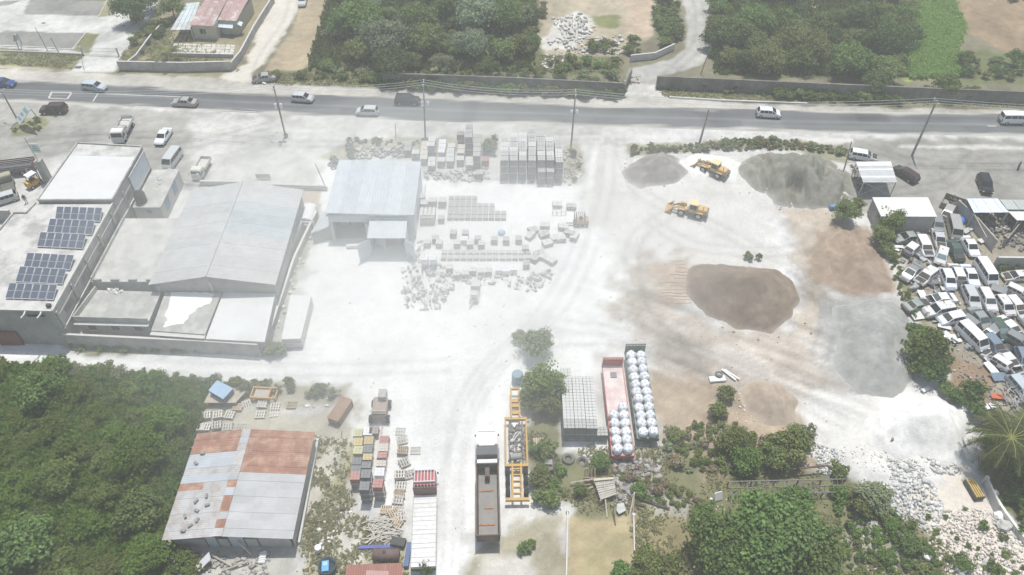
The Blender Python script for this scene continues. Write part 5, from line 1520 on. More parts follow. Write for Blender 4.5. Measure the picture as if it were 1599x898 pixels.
fence_wall("tilted rusty wall panel between shelter scrap and white slab", [(1566, 384), (1594, 350)], 1.6, .15, M("dull_metal_panel", (.25, .24, .22), .7, .2, 1), False)
# plot walls at the front
fence_wall("narrow pale plot wall beside the dry grass", [(886, 800), (884, 905)], .5, .16, TRIM, False)
fence_wall("second narrow plot wall at the far edge of the dry grass", [(989, 806), (990, 862)], .4, .14, TRIM, False)
fence_wall("pale retaining wall along the stone bank at the picture's edge", [(1537, 758), (1562, 800), (1590, 838), (1640, 900)], .8, .3, STONEW, False)
fence_wall("thin concrete rail fence below the palm", [(1534, 755), (1553, 800)], 1.4, .12, TRIM, False)
# ------------------------------------------------------------------ cars
GLASS = glassmat("dark_window_glass", (.018, .022, .026), .08)
GLASSD = glassmat("dusty_window_glass", (.06, .075, .075), .25)
TEAL = glassmat("pale_teal_glass", (.16, .22, .22), .15)
TYRE = M("tyre_rubber", (.025, .025, .026), .85, .1, 3)
RIM = M("wheel_rim", (.42, .42, .43), .35, .1, 3, metal=.5)
LAMP = M("headlamp_glass", (.62, .64, .66), .15, .03)
TAIL = M("tail_lamp_red", (.30, .02, .02), .25, .05)
BLKP = M("black_trim_plastic", (.03, .03, .03), .6, .1)
ENG = M("engine_bay_grime", (.065, .06, .055), .8, .4, 6)
def paint(name, c, rough=.3, dirt=(.45, .42, .38), amt=(.55, .8)):
    return M("car_paint_"+name, c, rough, .05, 1.5, col2=tuple(.65*a+.35*b for a, b in zip(c, dirt)), mix=amt, mscale=1.3, spec=.5)
PAINT = {'white': paint("white", (.72, .73, .73)), 'lilac': paint("cool_white", (.66, .69, .76)), 'silver': paint("silver", (.46, .475, .48)), 'grey': paint("grey", (.22, .225, .225)), 'tan': paint("warm_grey", (.33, .32, .30)),
         'black': paint("black", (.02, .021, .022), .2, amt=(.7, .95)), 'maroon': paint("maroon", (.055, .028, .026), .25, amt=(.7, .95)), 'blue': paint("deep_blue", (.03, .06, .20), .2, amt=(.7, .95)), 'green': paint("dark_green", (.05, .085, .065), .35),
         'greygreen': paint("grey_green", (.24, .27, .25), .4), 'paleblue': paint("pale_blue", (.42, .47, .50)), 'midblue': paint("mid_blue", (.15, .20, .26), .4), 'dustywhite': paint("dusty_white", (.60, .595, .575), .6), 'cream': paint("cream", (.56, .54, .47), .5)}
PAINT['rusty'] = M("car_paint_rust_patched", (.58, .575, .56), .6, .06, 1.5, col2=(.27, .16, .10), mix=(.56, .62), mscale=1.1)
PAINT['primer'] = M("car_paint_primer", (.40, .39, .37), .8, .1, 1.5, col2=(.60, .59, .57), mix=(.48, .55), mscale=.9)
# stations: x, bottom, belt, top, half width factor, roof?   then indices
CARS = {
 'sedan': (1.72, [(-2.25, .40, .55, .58, .88), (-2.17, .22, .85, .90, .97), (-1.55, .2, .93, .985, 1), (-.85, .2, .95, 1.42, 1), (.30, .2, .94, 1.44, 1), (1.10, .2, .92, .965, 1), (2.02, .22, .74, .79, .95), (2.24, .36, .50, .55, .82)], 3, 4, 1.35),
 'hatch': (1.68, [(-1.95, .40, .60, .66, .88), (-1.90, .24, .92, 1.0, .95), (-1.50, .2, .97, 1.45, 1), (-.2, .2, .96, 1.50, 1), (.45, .2, .95, 1.46, 1), (1.20, .2, .93, .985, 1), (1.80, .22, .76, .82, .95), (1.97, .36, .50, .55, .84)], 2, 4, 1.22),
 'wagon': (1.72, [(-2.25, .40, .60, .66, .88), (-2.20, .24, .92, 1.0, .95), (-1.85, .2, .96, 1.44, 1), (-.3, .2, .95, 1.48, 1), (.45, .2, .94, 1.45, 1), (1.20, .2, .92, .97, 1), (2.05, .22, .76, .81, .95), (2.24, .36, .50, .55, .84)], 2, 4, 1.35),
 'suv': (1.84, [(-2.25, .45, .75, .8, .9), (-2.2, .3, 1.08, 1.15, .96), (-1.95, .28, 1.12, 1.68, 1), (-.3, .28, 1.10, 1.74, 1), (.45, .28, 1.08, 1.70, 1), (1.15, .28, 1.05, 1.10, 1), (2.05, .3, .95, 1.0, .96), (2.25, .42, .65, .70, .86)], 2, 4, 1.35),
 'van': (1.74, [(-2.4, .40, .9, .95, .92), (-2.36, .26, 1.15, 1.25, .97), (-2.25, .24, 1.18, 1.90, 1), (0, .24, 1.18, 1.96, 1), (1.45, .24, 1.16, 1.90, 1), (2.08, .24, 1.08, 1.14, 1), (2.32, .26, .85, .90, .96), (2.42, .38, .55, .6, .88)], 2, 4, 1.4),
}
def car_parts(kind):
    W, st, ir0, ir1, wb = CARS[kind]
    hw = W/2
    body = MB(); rings = []
    van = kind == 'van'
    for i, (x, zl, zb, zt, wf) in enumerate(st):
        w_ = hw*wf; roof = ir0 <= i <= ir1
        wb_ = w_*.97; wr = w_*(.86 if van else .76) if roof else w_*.90
        rings.append([(x, -w_*.86, zl), (x, -w_, zl+.16), (x, -w_, zb-.08), (x, -wb_, zb), (x, -wr, zt), (x, 0, zt+(.025 if roof else .02)), (x, wr, zt), (x, wb_, zb), (x, w_, zb-.08), (x, w_, zl+.16), (x, w_*.86, zl)])
    n = 11
    vsx = [p for r in rings for p in r]
    fs = []
    for i in range(len(rings)-1):
        for k in range(n):
            a = i*n+k; b = i*n+(k+1) % n
            fs.append((a, a+n, b+n, b))
    fs.append(tuple(range(n))); fs.append(tuple(range((len(rings)-1)*n+n-1, (len(rings)-1)*n-1, -1)))
    body.add(vsx, fs)
    def patch(q, u0, u1, v0, v1, off):
        q = [Vector(p) for p in q]
        f = lambda u, v: q[0].lerp(q[1], u).lerp(q[3].lerp(q[2], u), v)+off
        return [f(u0, v0), f(u1, v0), f(u1, v1), f(u0, v1)]
    P = lambda i, k: rings[i][k]
    out = {'body': body}
    ws = MB()
    o = Vector((.03, 0, .035))
    ws.plate(patch([P(ir1, 4), P(ir1, 6), P(ir1+1, 6), P(ir1+1, 4)], .05, .95, .06, .92, o), .012)
    out['windscreen'] = ws
    o = Vector((-.03, 0, .03))
    out['rear_window'] = MB().plate(patch([P(ir0, 4), P(ir0, 6), P(ir0-1, 6), P(ir0-1, 4)], .06, .94, .08, .88 if not van else .95, o), .012)
    segs = []
    xs = [st[i][0] for i in range(ir0, ir1+1)]
    for sgn, kb, kt in ((-1, 3, 4), (1, 7, 8-2)):
        mb = MB()
        off = Vector((0, sgn*.012, .004))
        for i in range(ir0, ir1):
            q = [P(i, kb), P(i+1, kb), P(i+1, kt), P(i, kt)]
            m_ = 2 if (xs[i-ir0+1]-xs[i-ir0] > 1.0) else 1
            for j in range(m_):
                u0 = (j+.04)/m_; u1 = (j+.96)/m_
                r = patch(q, u0, u1, .10, .86, off)
                d = Vector((0, sgn*.012, 0))
                mb.add([p for p in r]+[p-d for p in r], [(0, 1, 2, 3), (7, 6, 5, 4), (0, 4, 5, 1), (1, 5, 6, 2), (2, 6, 7, 3), (3, 7, 4, 0)])
        # quarter glass beside the windscreen
        q = [Vector(P(ir1, kb)), Vector(P(ir1+1, kb)), Vector(P(ir1, kt))]
        c = sum(q, Vector())/3
        q = [c+(p-c)*.72+off for p in q]; d = Vector((0, sgn*.012, 0))
        mb.add(q+[p-d for p in q], [(0, 1, 2), (5, 4, 3), (0, 3, 4, 1), (1, 4, 5, 2), (2, 5, 3, 0)])
        segs.append(mb)
    out['side_window'] = segs
    fx, fz, fw = st[-2][0], (st[-2][1]+st[-2][2])/2+.13, hw*st[-2][4]
    out['headlight'] = [MB().box((fx+.06, s*(fw-.22), fz), (.22, .34, .16), s*-.25) for s in (-1, 1)]
    bx, bz = st[1][0], (st[1][1]+st[1][2])/2+.2
    out['tail_lamp'] = [MB().box((bx-.0, s*(hw*st[1][4]-.12), bz), (.14, .2, .22 if not van else .4)) for s in (-1, 1)]
    out['bumper'] = [MB().box((fx+.16, 0, st[-2][1]+.2), (.16, W*.86, .16)), MB().box((bx-.06, 0, st[1][1]+.26), (.12, W*.84, .16))]
    hz = st[-3][3]
    out['engine'] = MB().box(((st[-3][0]+st[-2][0])/2+.05, 0, hz-.06), (st[-2][0]-st[-3][0]-.1, W*.72, .16), 0, 0, math.atan2(st[-3][3]-st[-2][3], st[-2][0]-st[-3][0]))
    out['hood'] = MB().plate([Vector((st[-3][0]+.05, -W*.42, hz)), Vector((st[-3][0]+.05, W*.42, hz)), Vector((st[-3][0]+.55, W*.4, hz+.75)), Vector((st[-3][0]+.55, -W*.4, hz+.75))], .03)
    out['door'] = MB().box((st[ir1][0]-.45, hw+.012, .62), (.95, .03, .62))
    wr = .33 if kind in ('suv', 'van') else .30
    out['wheels'] = [(sx*wb, sy*(hw-.10), wr) for sx in (-1, 1) for sy in (-1, 1)]
    out['wr'] = wr
    return out
CACHE = {}
def lathe_y(prof, n=12):
    mb = MB().lathe(prof, n)
    mb.v = [(x, z, y) for x, y, z in mb.v]
    mb.f = [tuple(reversed(f)) for f in mb.f]
    return mb
def wheel_meshes(r, w=.2):
    k = ('wheel', r, w)
    if k not in CACHE:
        CACHE[k] = (lathe_y([(r*.62, -w/2), (r*.94, -w/2), (r, -w*.35), (r, w*.35), (r*.94, w/2), (r*.62, w/2)], 14).mesh("tyre", TYRE, True), lathe_y([(r*.2, -w/2-.012), (r*.6, -w/2-.008), (r*.62, 0), (r*.6, w/2+.008), (r*.2, w/2+.012)], 12).mesh("rim", RIM))
    return CACHE[k]
def wheels(t, pos, r, w=.2, name="wheel"):
    a, b = wheel_meshes(r, w)
    for p in pos:
        o = link(name, a, t, None, p)
        link("rim", b, o)
def kindmesh(kind):
    if kind in CACHE:
        return CACHE[kind]
    c = car_parts(kind)
    d = {}
    mats = {'body': PAINT['white'], 'windscreen': GLASS, 'rear_window': GLASS, 'side_window': GLASS, 'headlight': LAMP, 'tail_lamp': TAIL, 'bumper': BLKP, 'engine': ENG, 'hood': PAINT['white'], 'door': ENG}
    for k, m in mats.items():
        v = c[k]
        d[k] = [x.mesh(k, m) for x in (v if isinstance(v, list) else [v])]
    # soften the shell edges
    for me in d['body']:
        bm = bmesh.new(); bm.from_mesh(me)
        bmesh.ops.subdivide_edges(bm, edges=[], cuts=0)
        bmesh.ops.recalc_face_normals(bm, faces=bm.faces)
        bm.to_mesh(me); bm.free()
        me.polygons.foreach_set("use_smooth", [True]*len(me.polygons))
        me.set_sharp_from_angle(angle=R(32))
    d['wheels'] = c['wheels']; d['wr'] = c['wr']
    CACHE[kind] = d
    return d
def car(kind, rear, front, col, label, cat="car", group=None, wreck="", z=0.0, glass=None, name=None, scale=1.0, tilt=None, zref=.9):
    a = G(rear[0], rear[1], zref); b = G(front[0], front[1], zref)
    d = b-a; c = (a+b)/2
    t = thing(name or {'sedan': "parked_car", 'hatch': "parked_car", 'wagon': "station_wagon", 'suv': "parked_suv", 'van': "minibus"}[kind], label, cat, (c.x, c.y, z), math.atan2(d.y, d.x), group)
    if tilt:
        t.rotation_euler = (tilt[0], tilt[1], t.rotation_euler[2])
    if scale != 1:
        t.scale = (scale, scale, scale)
    k = kindmesh(kind)
    pm = PAINT[col]
    link("body", k['body'][0], t, pm)
    gm = glass or GLASS
    if 'w' not in wreck:
        link("windscreen", k['windscreen'][0], t, gm)
    else:
        link("windscreen_opening", k['windscreen'][0], t, ENG)
    link("rear_window", k['rear_window'][0], t, gm)
    for s in k['side_window']:
        link("side_window", s, t, gm)
    if 'h' in wreck:
        link("engine_bay", k['engine'][0], t)
    if 'o' in wreck:
        link("hood", k['hood'][0], t, pm)
    if 'd' in wreck:
        link("door_opening", k['door'][0], t)
    if 'h' not in wreck:
        for s in k['headlight']: link("headlight", s, t)
    for s in k['tail_lamp']: link("tail_lamp", s, t)
    for s in k['bumper']: link("bumper", s, t, BLKP if wreck or col in ('black', 'white') else pm)
    ws = k['wheels'] if 'n' not in wreck else k['wheels'][:2]
    wheels(t, ws, k['wr'])
    return t
# on the road and its shoulders
car('sedan', (-18, 126), (25, 128.5), 'blue', "deep blue car on the road, cut by the frame edge", name="road_car")
car('wagon', (127, 131), (165, 134.5), 'paleblue', "pale silver blue estate car driving along the road's far lane", name="road_car")
car('sedan', (309, 158.5), (266, 156.5), 'tan', "brownish grey saloon car alone in the near lane", name="road_car")
car('hatch', (455, 149.5), (488, 152), 'silver', "small silver hatchback on the far lane before the grove", name="road_car")
car('hatch', (592, 172), (555, 171), 'silver', "silver hatchback on the near lane beyond the leaning street pole", name="road_car")
car('suv', (616, 154), (656, 155), 'black', "black tall car next to the pole above the block yard", name="road_car")
car('hatch', (1181, 173), (1220, 176), 'white', "white compact car on the road right of the gravel lane", name="road_car", scale=1.05)
car('van', (1557, 184), (1612, 185), 'white', "white panel van on the road, cut by the frame edge", "van", name="road_van")
car('suv', (103, 168), (62, 169), 'maroon', "dark maroon car parked beside the billboard mound")
car('sedan', (474, -10), (470, 8), 'silver', "silver car at the top of the dirt path")
car('sedan', (262, 199), (246, 223), 'white', "white saloon car with lilac windscreen on the dusty forecourt")
car('van', (278, 234), (258, 262), 'silver', "silver minibus parked behind the annex corner", "minibus")
car('suv', (1532, 268), (1546, 304), 'black', "black shiny car standing on the grey forecourt right", scale=.95)
car('wagon', (1434, 281), (1396, 257), 'maroon', "dusty maroon estate car beside the striped carport", glass=GLASSD)
car('wagon', (1332, 238), (1366, 244), 'white', "white stripped estate car behind the striped carport", wreck='hd')
car('sedan', (425, 118), (398, 121), 'tan', "dusty wrecked shell of a car on the grassy verge", wreck='hw', glass=ENG)
WK = "wrecked cars in the junk yard"
for kind, r, f, col, lab, wr, gl, tl in [
 ('sedan', (1437, 367), (1401, 371), 'greygreen', "pale green grey saloon with its nose under the boundary tree", 'd', GLASS, None),
 ('hatch', (1462, 338), (1467, 357), 'grey', "grey wreck tucked half below the white workshop roof", '', GLASSD, None),
 ('van', (1488, 343), (1494, 368), 'tan', "boxy dusty grey van among the wrecks beside a blue tarp", '', GLASS, None),
 ('sedan', (1463, 356), (1472, 384), 'silver', "silver saloon between workshop roof and dark green wreck", 'h', GLASS, None),
 ('suv', (1438, 368), (1452, 396), 'white', "white boxy car stripped of its front behind the grey saloon", 'hw', ENG, None),
 ('hatch', (1475, 384), (1467, 412), 'white', "white hatchback whose pale teal windscreen faces the front", 'd', TEAL, None),
 ('sedan', (1486, 375), (1501, 403), 'green', "dark green saloon wreck between the white cars", 'h', GLASSD, None),
 ('sedan', (1506, 366), (1526, 399), 'white', "clean white saloon nearest the stained panel wall", '', GLASS, None),
 ('sedan', (1440, 408), (1408, 438), 'grey', "dark grey saloon at the boundary with pale dusty bonnet", '', GLASSD, None),
 ('suv', (1463, 417), (1431, 443), 'white', "crushed white off-roader beside the dark grey saloon", 'hw', GLASSD, (.05, -.06)),
 ('hatch', (1474, 416), (1489, 452), 'lilac', "cool white hatchback pointing at the two parked saloons", '', GLASS, None),
 ('hatch', (1501, 437), (1489, 411), 'white', "white hatchback with its rear window gone", 'd', ENG, None),
 ('sedan', (1506, 410), (1526, 447), 'lilac', "cool white saloon squeezed beside the long white minibus", '', GLASS, None),
 ('van', (1526, 402), (1555, 447), 'white', "long white minibus parked in the upper wreck rows", '', GLASS, None),
 ('sedan', (1490, 462), (1451, 465), 'white', "white saloon without bonnet beside a loose white panel", 'ho', GLASSD, None),
 ('suv', (1492, 478), (1442, 487), 'white', "white four door car with bare dented bonnet at the gravel heap", '', GLASS, None),
 ('hatch', (1510, 491), (1466, 499), 'lilac', "cool white pickup cab lying before the four door car", 'w', ENG, (0, .05)),
 ('wagon', (1510, 446), (1526, 479), 'silver', "silver estate car with dark rear in the middle rows", 'd', GLASS, None),
 ('wagon', (1533, 447), (1553, 485), 'white', "white estate car with dark windscreen facing the front rows", '', GLASSD, None),
 ('hatch', (1561, 462), (1579, 488), 'white', "white hatchback with open black tailgate in the right rows", 'd', GLASS, None),
 ('hatch', (1577, 461), (1599, 488), 'white', "white hatchback with dangling door near the frame edge", 'hd', ENG, None),
 ('sedan', (1519, 480), (1546, 513), 'greygreen', "grey green saloon wreck beside the open white minibus", '', GLASSD, None),
 ('sedan', (1613, 427), (1569, 429), 'white', "white saloon without bonnet alone below the compound wall", 'h', GLASS, None),
 ('hatch', (1553, 498), (1572, 526), 'green', "dark hatchback with large pale teal windscreen", 'd', TEAL, None),
 ('sedan', (1566, 496), (1594, 522), 'white', "white saloon with gutted engine bay in the right rows", 'h', GLASSD, None),
 ('van', (1497, 503), (1542, 547), 'white', "white minibus with open side, largest at the red earth", 'd', GLASS, None),
 ('sedan', (1562, 544), (1592, 577), 'white', "white saloon with folded bonnet lowest in the wreck rows", 'hod', ENG, None),
 ('wagon', (1583, 588), (1612, 622), 'paleblue', "pale blue estate car above the pile of bumpers", 'd', GLASSD, None),
 ('hatch', (1594, 542), (1607, 574), 'midblue', "mid blue wreck at the right frame edge", 'h', ENG, None),
 ('hatch', (1545, 526), (1562, 546), 'midblue', "low blue wreck in shade beside the folded bonnet saloon", 'hw', ENG, None),
 ('sedan', (1590, 405), (1612, 432), 'white', "white bonnet and cabin peeping over the compound wall", 'h', ENG, None) if False else ('hatch', (1556, 452), (1576, 460), 'grey', "flattened dark wreck behind the white hatchback with open tailgate", 'hwn', ENG, (.1, -.08)),
 ('hatch', (1580, 448), (1602, 458), 'dustywhite', "dusty crushed shell behind the white hatchback with dangling door", 'hwd', ENG, (-.08, .05)),
 ('sedan', (1604, 496), (1626, 520), 'silver', "silver wreck cut by the frame edge above the gutted saloon", 'h', GLASSD, None),
 ('hatch', (1486, 322), (1478, 336), 'tan', "dusty brown wreck half buried below the slatted bin", 'hw', ENG, (.06, .1)),
 ('hatch', (1418, 392), (1432, 378), 'dustywhite', "pale stripped shell lying between boundary tree and boxy white car", 'hwdn', ENG, (.05, .12)),
 ('sedan', (1420, 478), (1446, 470), 'greygreen', "dull green flattened wreck under loose white panel", 'hwdn', ENG, (0, .1)),
 ('hatch', (1518, 505), (1500, 492), 'grey', "dark crumpled wreck between pickup cab and open minibus", 'hwd', ENG, (.1, 0)),
 ('hatch', (1556, 512), (1542, 522), 'grey', "shadowed dark wreck beside the teal windscreen hatchback", 'hwn', ENG, (0, .08)),
 ('hatch', (1566, 566), (1552, 556), 'dustywhite', "torn white shell amid the white debris", 'hwdn', ENG, (.15, .1)),
 ('hatch', (1580, 522), (1604, 536), 'grey', "grey crushed hatchback behind the blue wreck", 'hw', ENG, None),
]:
    if col == 'white' and 'clean' not in lab and 'minibus' not in lab:
        col = rnd.choice(['white', 'white', 'dustywhite', 'rusty', 'dustywhite', 'rusty'])
    wt = car(kind, r, f, col, lab, "wrecked car", WK, wr, 0, gl, "wrecked_minibus" if kind == 'van' else "wrecked_car", tilt=tl, scale=.95)
    if 'h' in wr:
        wt.scale = (.95, .95, .95*rnd.uniform(.78, 1))

# ------------------------------------------------------------------ lorries
def truckroot(name, label, rear, front, cat="truck", z=1.2):
    a = G(rear[0], rear[1], z); b = G(front[0], front[1], z); d = b-a; c = (a+b)/2
    return thing(name, label, cat, (c.x, c.y, 0), math.atan2(d.y, d.x)), d.length
def b_(t, c, d, name, mat, rz=0, rx=0, ry=0, parent=None):
    return B(MB().box(c, d, rz, rx, ry), name, mat, parent or t, world=False)
def bevel_obj(o, w=.05, seg=2):
    bm = bmesh.new(); bm.from_mesh(o.data)
    bmesh.ops.bevel(bm, geom=bm.edges[:], offset=w, segments=seg, affect='EDGES', clamp_overlap=True)
    bm.to_mesh(o.data); bm.free()
    return o
def cab(t, x, L_, W, H, mat, z0=.55, nose=0.0):
    """cab-over or bonneted lorry cab facing +x, its front at x"""
    pr = [(-L_/2, z0), (L_/2, z0), (L_/2, z0+.75), (L_/2-.22, H-.12), (L_/2-.4, H), (-L_/2+.1, H), (-L_/2, H-.15)]
    xc = x-L_/2-nose
    mb = MB(); n = len(pr)
    vsx = [(xc+px, -W/2, pz) for px, pz in pr]+[(xc+px, W/2, pz) for px, pz in pr]
    mb.add(vsx, [tuple(range(n)), tuple(range(2*n-1, n-1, -1))]+[(i, i+n, (i+1) % n+n, (i+1) % n) for i in range(n)])
    o = bevel_obj(B(mb, "cab", mat, t, world=False), .07)
    f = Vector((xc+L_/2+.012, 0, 0))
    q = [Vector((xc+L_/2-.015, -W*.44, z0+.85)), Vector((xc+L_/2-.015, W*.44, z0+.85)), Vector((xc+L_/2-.19, W*.42, H-.18)), Vector((xc+L_/2-.19, -W*.42, H-.18))]
    B(MB().plate([p+Vector((.035, 0, .012)) for p in q], .012), "windscreen", GLASS, t, world=False)
    for s in (-1, 1):
        b_(t, (xc+.15, s*(W/2+.006), z0+1.1*(H-z0)/2.0), (L_*.5, .02, (H-z0)*.32), "side_window", GLASS)
        b_(t, (xc+L_/2+.1, s*(W/2+.14), z0+.95), (.08, .16, .34), "mirror", BLKP)
        b_(t, (x+.02, s*W*.36, z0+.22), (.06, .3, .2), "headlight", LAMP)
    b_(t, (x+.03, 0, z0-.05), (.14, W*.94, .28), "bumper", BLKP if mat.name.endswith('red') else mat)
    if nose:
        o = b_(t, (x-nose/2-.02, 0, z0+.5), (nose, W*.72, .95), "hood", mat)
        bevel_obj(o, .14, 3)
        for s in (-1, 1):
            bevel_obj(b_(t, (x-nose/2, s*W*.42, z0+.28), (nose*.9, W*.18, .5), "fender", mat), .08)
    return o
WP = M("lorry_white", (.70, .71, .72), .4, .05, 1.5, col2=(.55, .53, .5), mix=(.55, .8), mscale=1)
# white flatbed lorry with frames
t, L_ = truckroot("flatbed_truck", "dusty white lorry with low side boards parked on the forecourt", (200, 183), (183, 216))
L_ = 6.4
cab(t, L_/2, 1.7, 2.0, 2.3, PAINT['dustywhite'])
b_(t, (-.9, 0, .8), (4.6, .9, .22), "chassis", BLKP)
b_(t, (-.95, 0, 1.0), (4.3, 2.0, .12), "deck", M("dusty_deck", (.50, .485, .45), .9, .15, 2))
for s in (-1, 1):
    b_(t, (-.95, s*1.0, 1.28), (4.3, .06, .5), "side_board", PAINT['dustywhite'])
b_(t, (-3.1, 0, 1.28), (.06, 2.0, .5), "tail_board", PAINT['dustywhite'])
b_(t, (1.15, 0, 1.6), (.08, 2.0, 1.1), "headboard", PAINT['dustywhite'])
for k in range(2):
    B(MB().tube([(-2.6+k*1.5, -.9, 1.1), (-2.6+k*1.5, -.9, 1.9), (-2.6+k*1.5, .9, 1.9), (-2.6+k*1.5, .9, 1.1)], .04, 4), "load_frame", BLKP, t, world=False)
b_(t, (.4, .4, 1.3), (.9, .7, .5), "load_box", M("rusty_box", (.33, .28, .22), .8, .2))
wheels(t, [(2.2, s*.85, .4) for s in (-1, 1)]+[(-1.9, s*.85, .4) for s in (-1, 1)], .4, .3)
# small beige tipper
t, L_ = truckroot("small_truck", "small cream lorry with open dusty bed behind the sliding gate", (321, 246), (306, 272))
cab(t, 2.4, 1.45, 1.7, 1.95, PAINT['cream'], .45)
b_(t, (-.8, 0, .65), (3.2, .8, .2), "chassis", BLKP)
b_(t, (-.85, 0, .82), (3.1, 1.7, .1), "bed_floor", M("dusty_deck", (.5, .48, .44)))
for s in (-1, 1): b_(t, (-.85, s*.85, 1.1), (3.1, .06, .5), "side_board", PAINT['cream'])
b_(t, (-2.4, 0, 1.1), (.06, 1.7, .5), "tail_board", PAINT['cream']); b_(t, (.7, 0, 1.15), (.06, 1.7, .6), "headboard", PAINT['cream'])
wheels(t, [(1.6, s*.72, .33) for s in (-1, 1)]+[(-1.5, s*.72, .33) for s in (-1, 1)], .33, .24)
# tipper trailer with white bonneted tractor
a = G(760, 664, 2.0); b = G(763, 848, .9)
t = thing("dump_truck", "articulated tipper lorry with white cab and long rusty open bed", "dump truck", ((a.x+b.x)/2, (a.y+b.y)/2, 0), math.atan2(a.y-b.y, a.x-b.x))
L_ = (a-b).length
F_ = L_/2
TIPB = M("rusty_tipper_steel", (.105, .08, .07), .8, .25, 1.5, col2=(.17, .12, .09), mix=(.45, .65), mscale=.8)
TIPI = M("worn_tipper_floor", (.22, .21, .20), .6, .15, 1.2, col2=(.27, .23, .2), mix=(.5, .7), mscale=.7)
cab(t, F_, 2.0, 2.35, 3.0, WP, .7, 1.25)
b_(t, (F_-2.9, 0, 3.08), (1.1, 1.7, .16), "wind_deflector", WP)
b_(t, (F_-3.95, 0, 2.0), (1.3, 2.3, 2.2), "sleeper", M("dark_sleeper", (.10, .10, .105), .6, .1))
b_(t, (F_-5.2, 0, .95), (6.2, .9, .3), "chassis", BLKP)
for s in (-1, 1):
    B(MB().cyl((F_-2.4, s*1.05, .75), (F_-3.9, s*1.05, .75), .32, 10), "fuel_tank", RIM, t, world=False)
x0_, x1_ = -F_, F_-5.6
bl = x1_-x0_
b_(t, ((x0_+x1_)/2, 0, 1.25), (bl-.1, 2.0, .12), "bed_floor", TIPI)
for s in (-1, 1):
    b_(t, ((x0_+x1_)/2, s*1.12, 1.95), (bl, .1, 1.35), "bed_side", TIPB, rx=s*-.1)
    b_(t, ((x0_+x1_)/2, s*1.20, 2.63), (bl+.05, .16, .12), "bed_rail", TIPB)
b_(t, (x0_+.05, 0, 1.95), (.1, 2.3, 1.4), "tailgate", TIPB)
b_(t, (x1_, 0, 2.1), (.12, 2.35, 1.7), "bed_front", TIPB)
b_(t, (x1_-.7, 0, 1.9), (1.2, .5, 1.1), "hoist_box", TIPB)
b_(t, (x1_+.5, 0, 2.5), (.5, 2.2, .12), "cab_guard", WP)
OR = M("orange_rust_streak", (.42, .19, .075), .8, .3, 4)
for k, (x, w_) in enumerate(((.30, 1.5), (.55, .9), (.78, 1.6))):
    mb = MB(); xx = x1_-bl*x
    mb.tube([(xx+.06*math.sin(i*2.1+k), -w_/2+w_*i/7+(.15 if k != 1 else -.1), 1.34) for i in range(8)], .09, 5)
    B(mb, "rust_streak", OR, t, world=False)
for k in range(7):
    for s in (-1, 1):
        b_(t, (x0_+.6+(bl-1.2)*k/6, s*1.215, 1.95), (.12, .08, 1.3), "side_rib", TIPB)
wheels(t, [(F_-1.0, s*1.0, .5) for s in (-1, 1)], .5, .32)
wheels(t, [(x, s*.95, .5) for x in (F_-4.6, F_-5.9, x0_+1.2, x0_+2.5) for s in (-1, 1)], .5, .55)
# red lorry with long white deck
a = G(664, 737, 2.2); b = G(661, 888, 1.0)
t = thing("deck_truck", "red lorry with white rack cab guard and long whitish flat deck", "truck", ((a.x+b.x)/2, (a.y+b.y)/2, 0), math.atan2(a.y-b.y, a.x-b.x))
F_ = (a-b).length/2
RED = M("faded_lorry_red", (.34, .075, .08), .5, .12, 1.5, col2=(.40, .2, .19), mix=(.5, .75))
cab(t, F_, 2.0, 2.4, 2.9, RED, .7)
rk = MB()
for z in (2.95, 3.1):
    rk.tube([(F_-1.7, -1.15, z), (F_-1.7, 1.15, z)], .06, 5); rk.tube([(F_-.3, -1.05, z), (F_-.3, 1.05, z)], .06, 5)
for k in range(7):
    y = -1.05+2.1*k/6
    rk.tube([(F_-1.75, y, 3.1), (F_-.3, y, 3.1)], .045, 4)
    rk.tube([(F_-2.1, y, 2.0), (F_-2.1, y, 3.1)], .045, 4)
B(rk, "roof_rack", STEELW, t, world=False)
b_(t, (F_-2.15, 0, 1.9), (.1, 2.5, 1.5), "bed_front", M("brown_board", (.20, .13, .115), .8, .2, 2))
b_(t, (F_-3.0, 0, 1.0), (1.4, .9, .4), "chassis_front", BLKP)
WD = M("whitish_deck_board", (.62, .61, .59), .85, .12, 1.5, col2=(.48, .46, .43), mix=(.55, .75), mscale=1.2)
nb = 16
for k in range(nb):
    xx = -F_+.1+(2*F_-2.4)*(k+.5)/nb
    b_(t, (xx, .0, 1.22+.015*(k % 3)), ((2*F_-2.4)/nb-.03, 2.45, .1), "deck_board", WD)
b_(t, (-.6, 0, .95), (2*F_-2.6, .9, .3), "chassis", BLKP)
b_(t, (-F_+.0, 0, 1.0), (.14, 2.5, .5), "tail_board", M("dark_tail_board", (.10, .10, .085), .8, .2))
for s in (-1, 1): b_(t, (-1.2, s*1.27, 1.2), (2*F_-2.6, .07, .16), "deck_rail", M("grey_rail", (.4, .39, .37)))
wheels(t, [(F_-1.1, s*1.0, .5) for s in (-1, 1)], .5, .32)
wheels(t, [(x, s*.95, .5) for x in (-F_+1.6, -F_+3.0) for s in (-1, 1)], .5, .55)
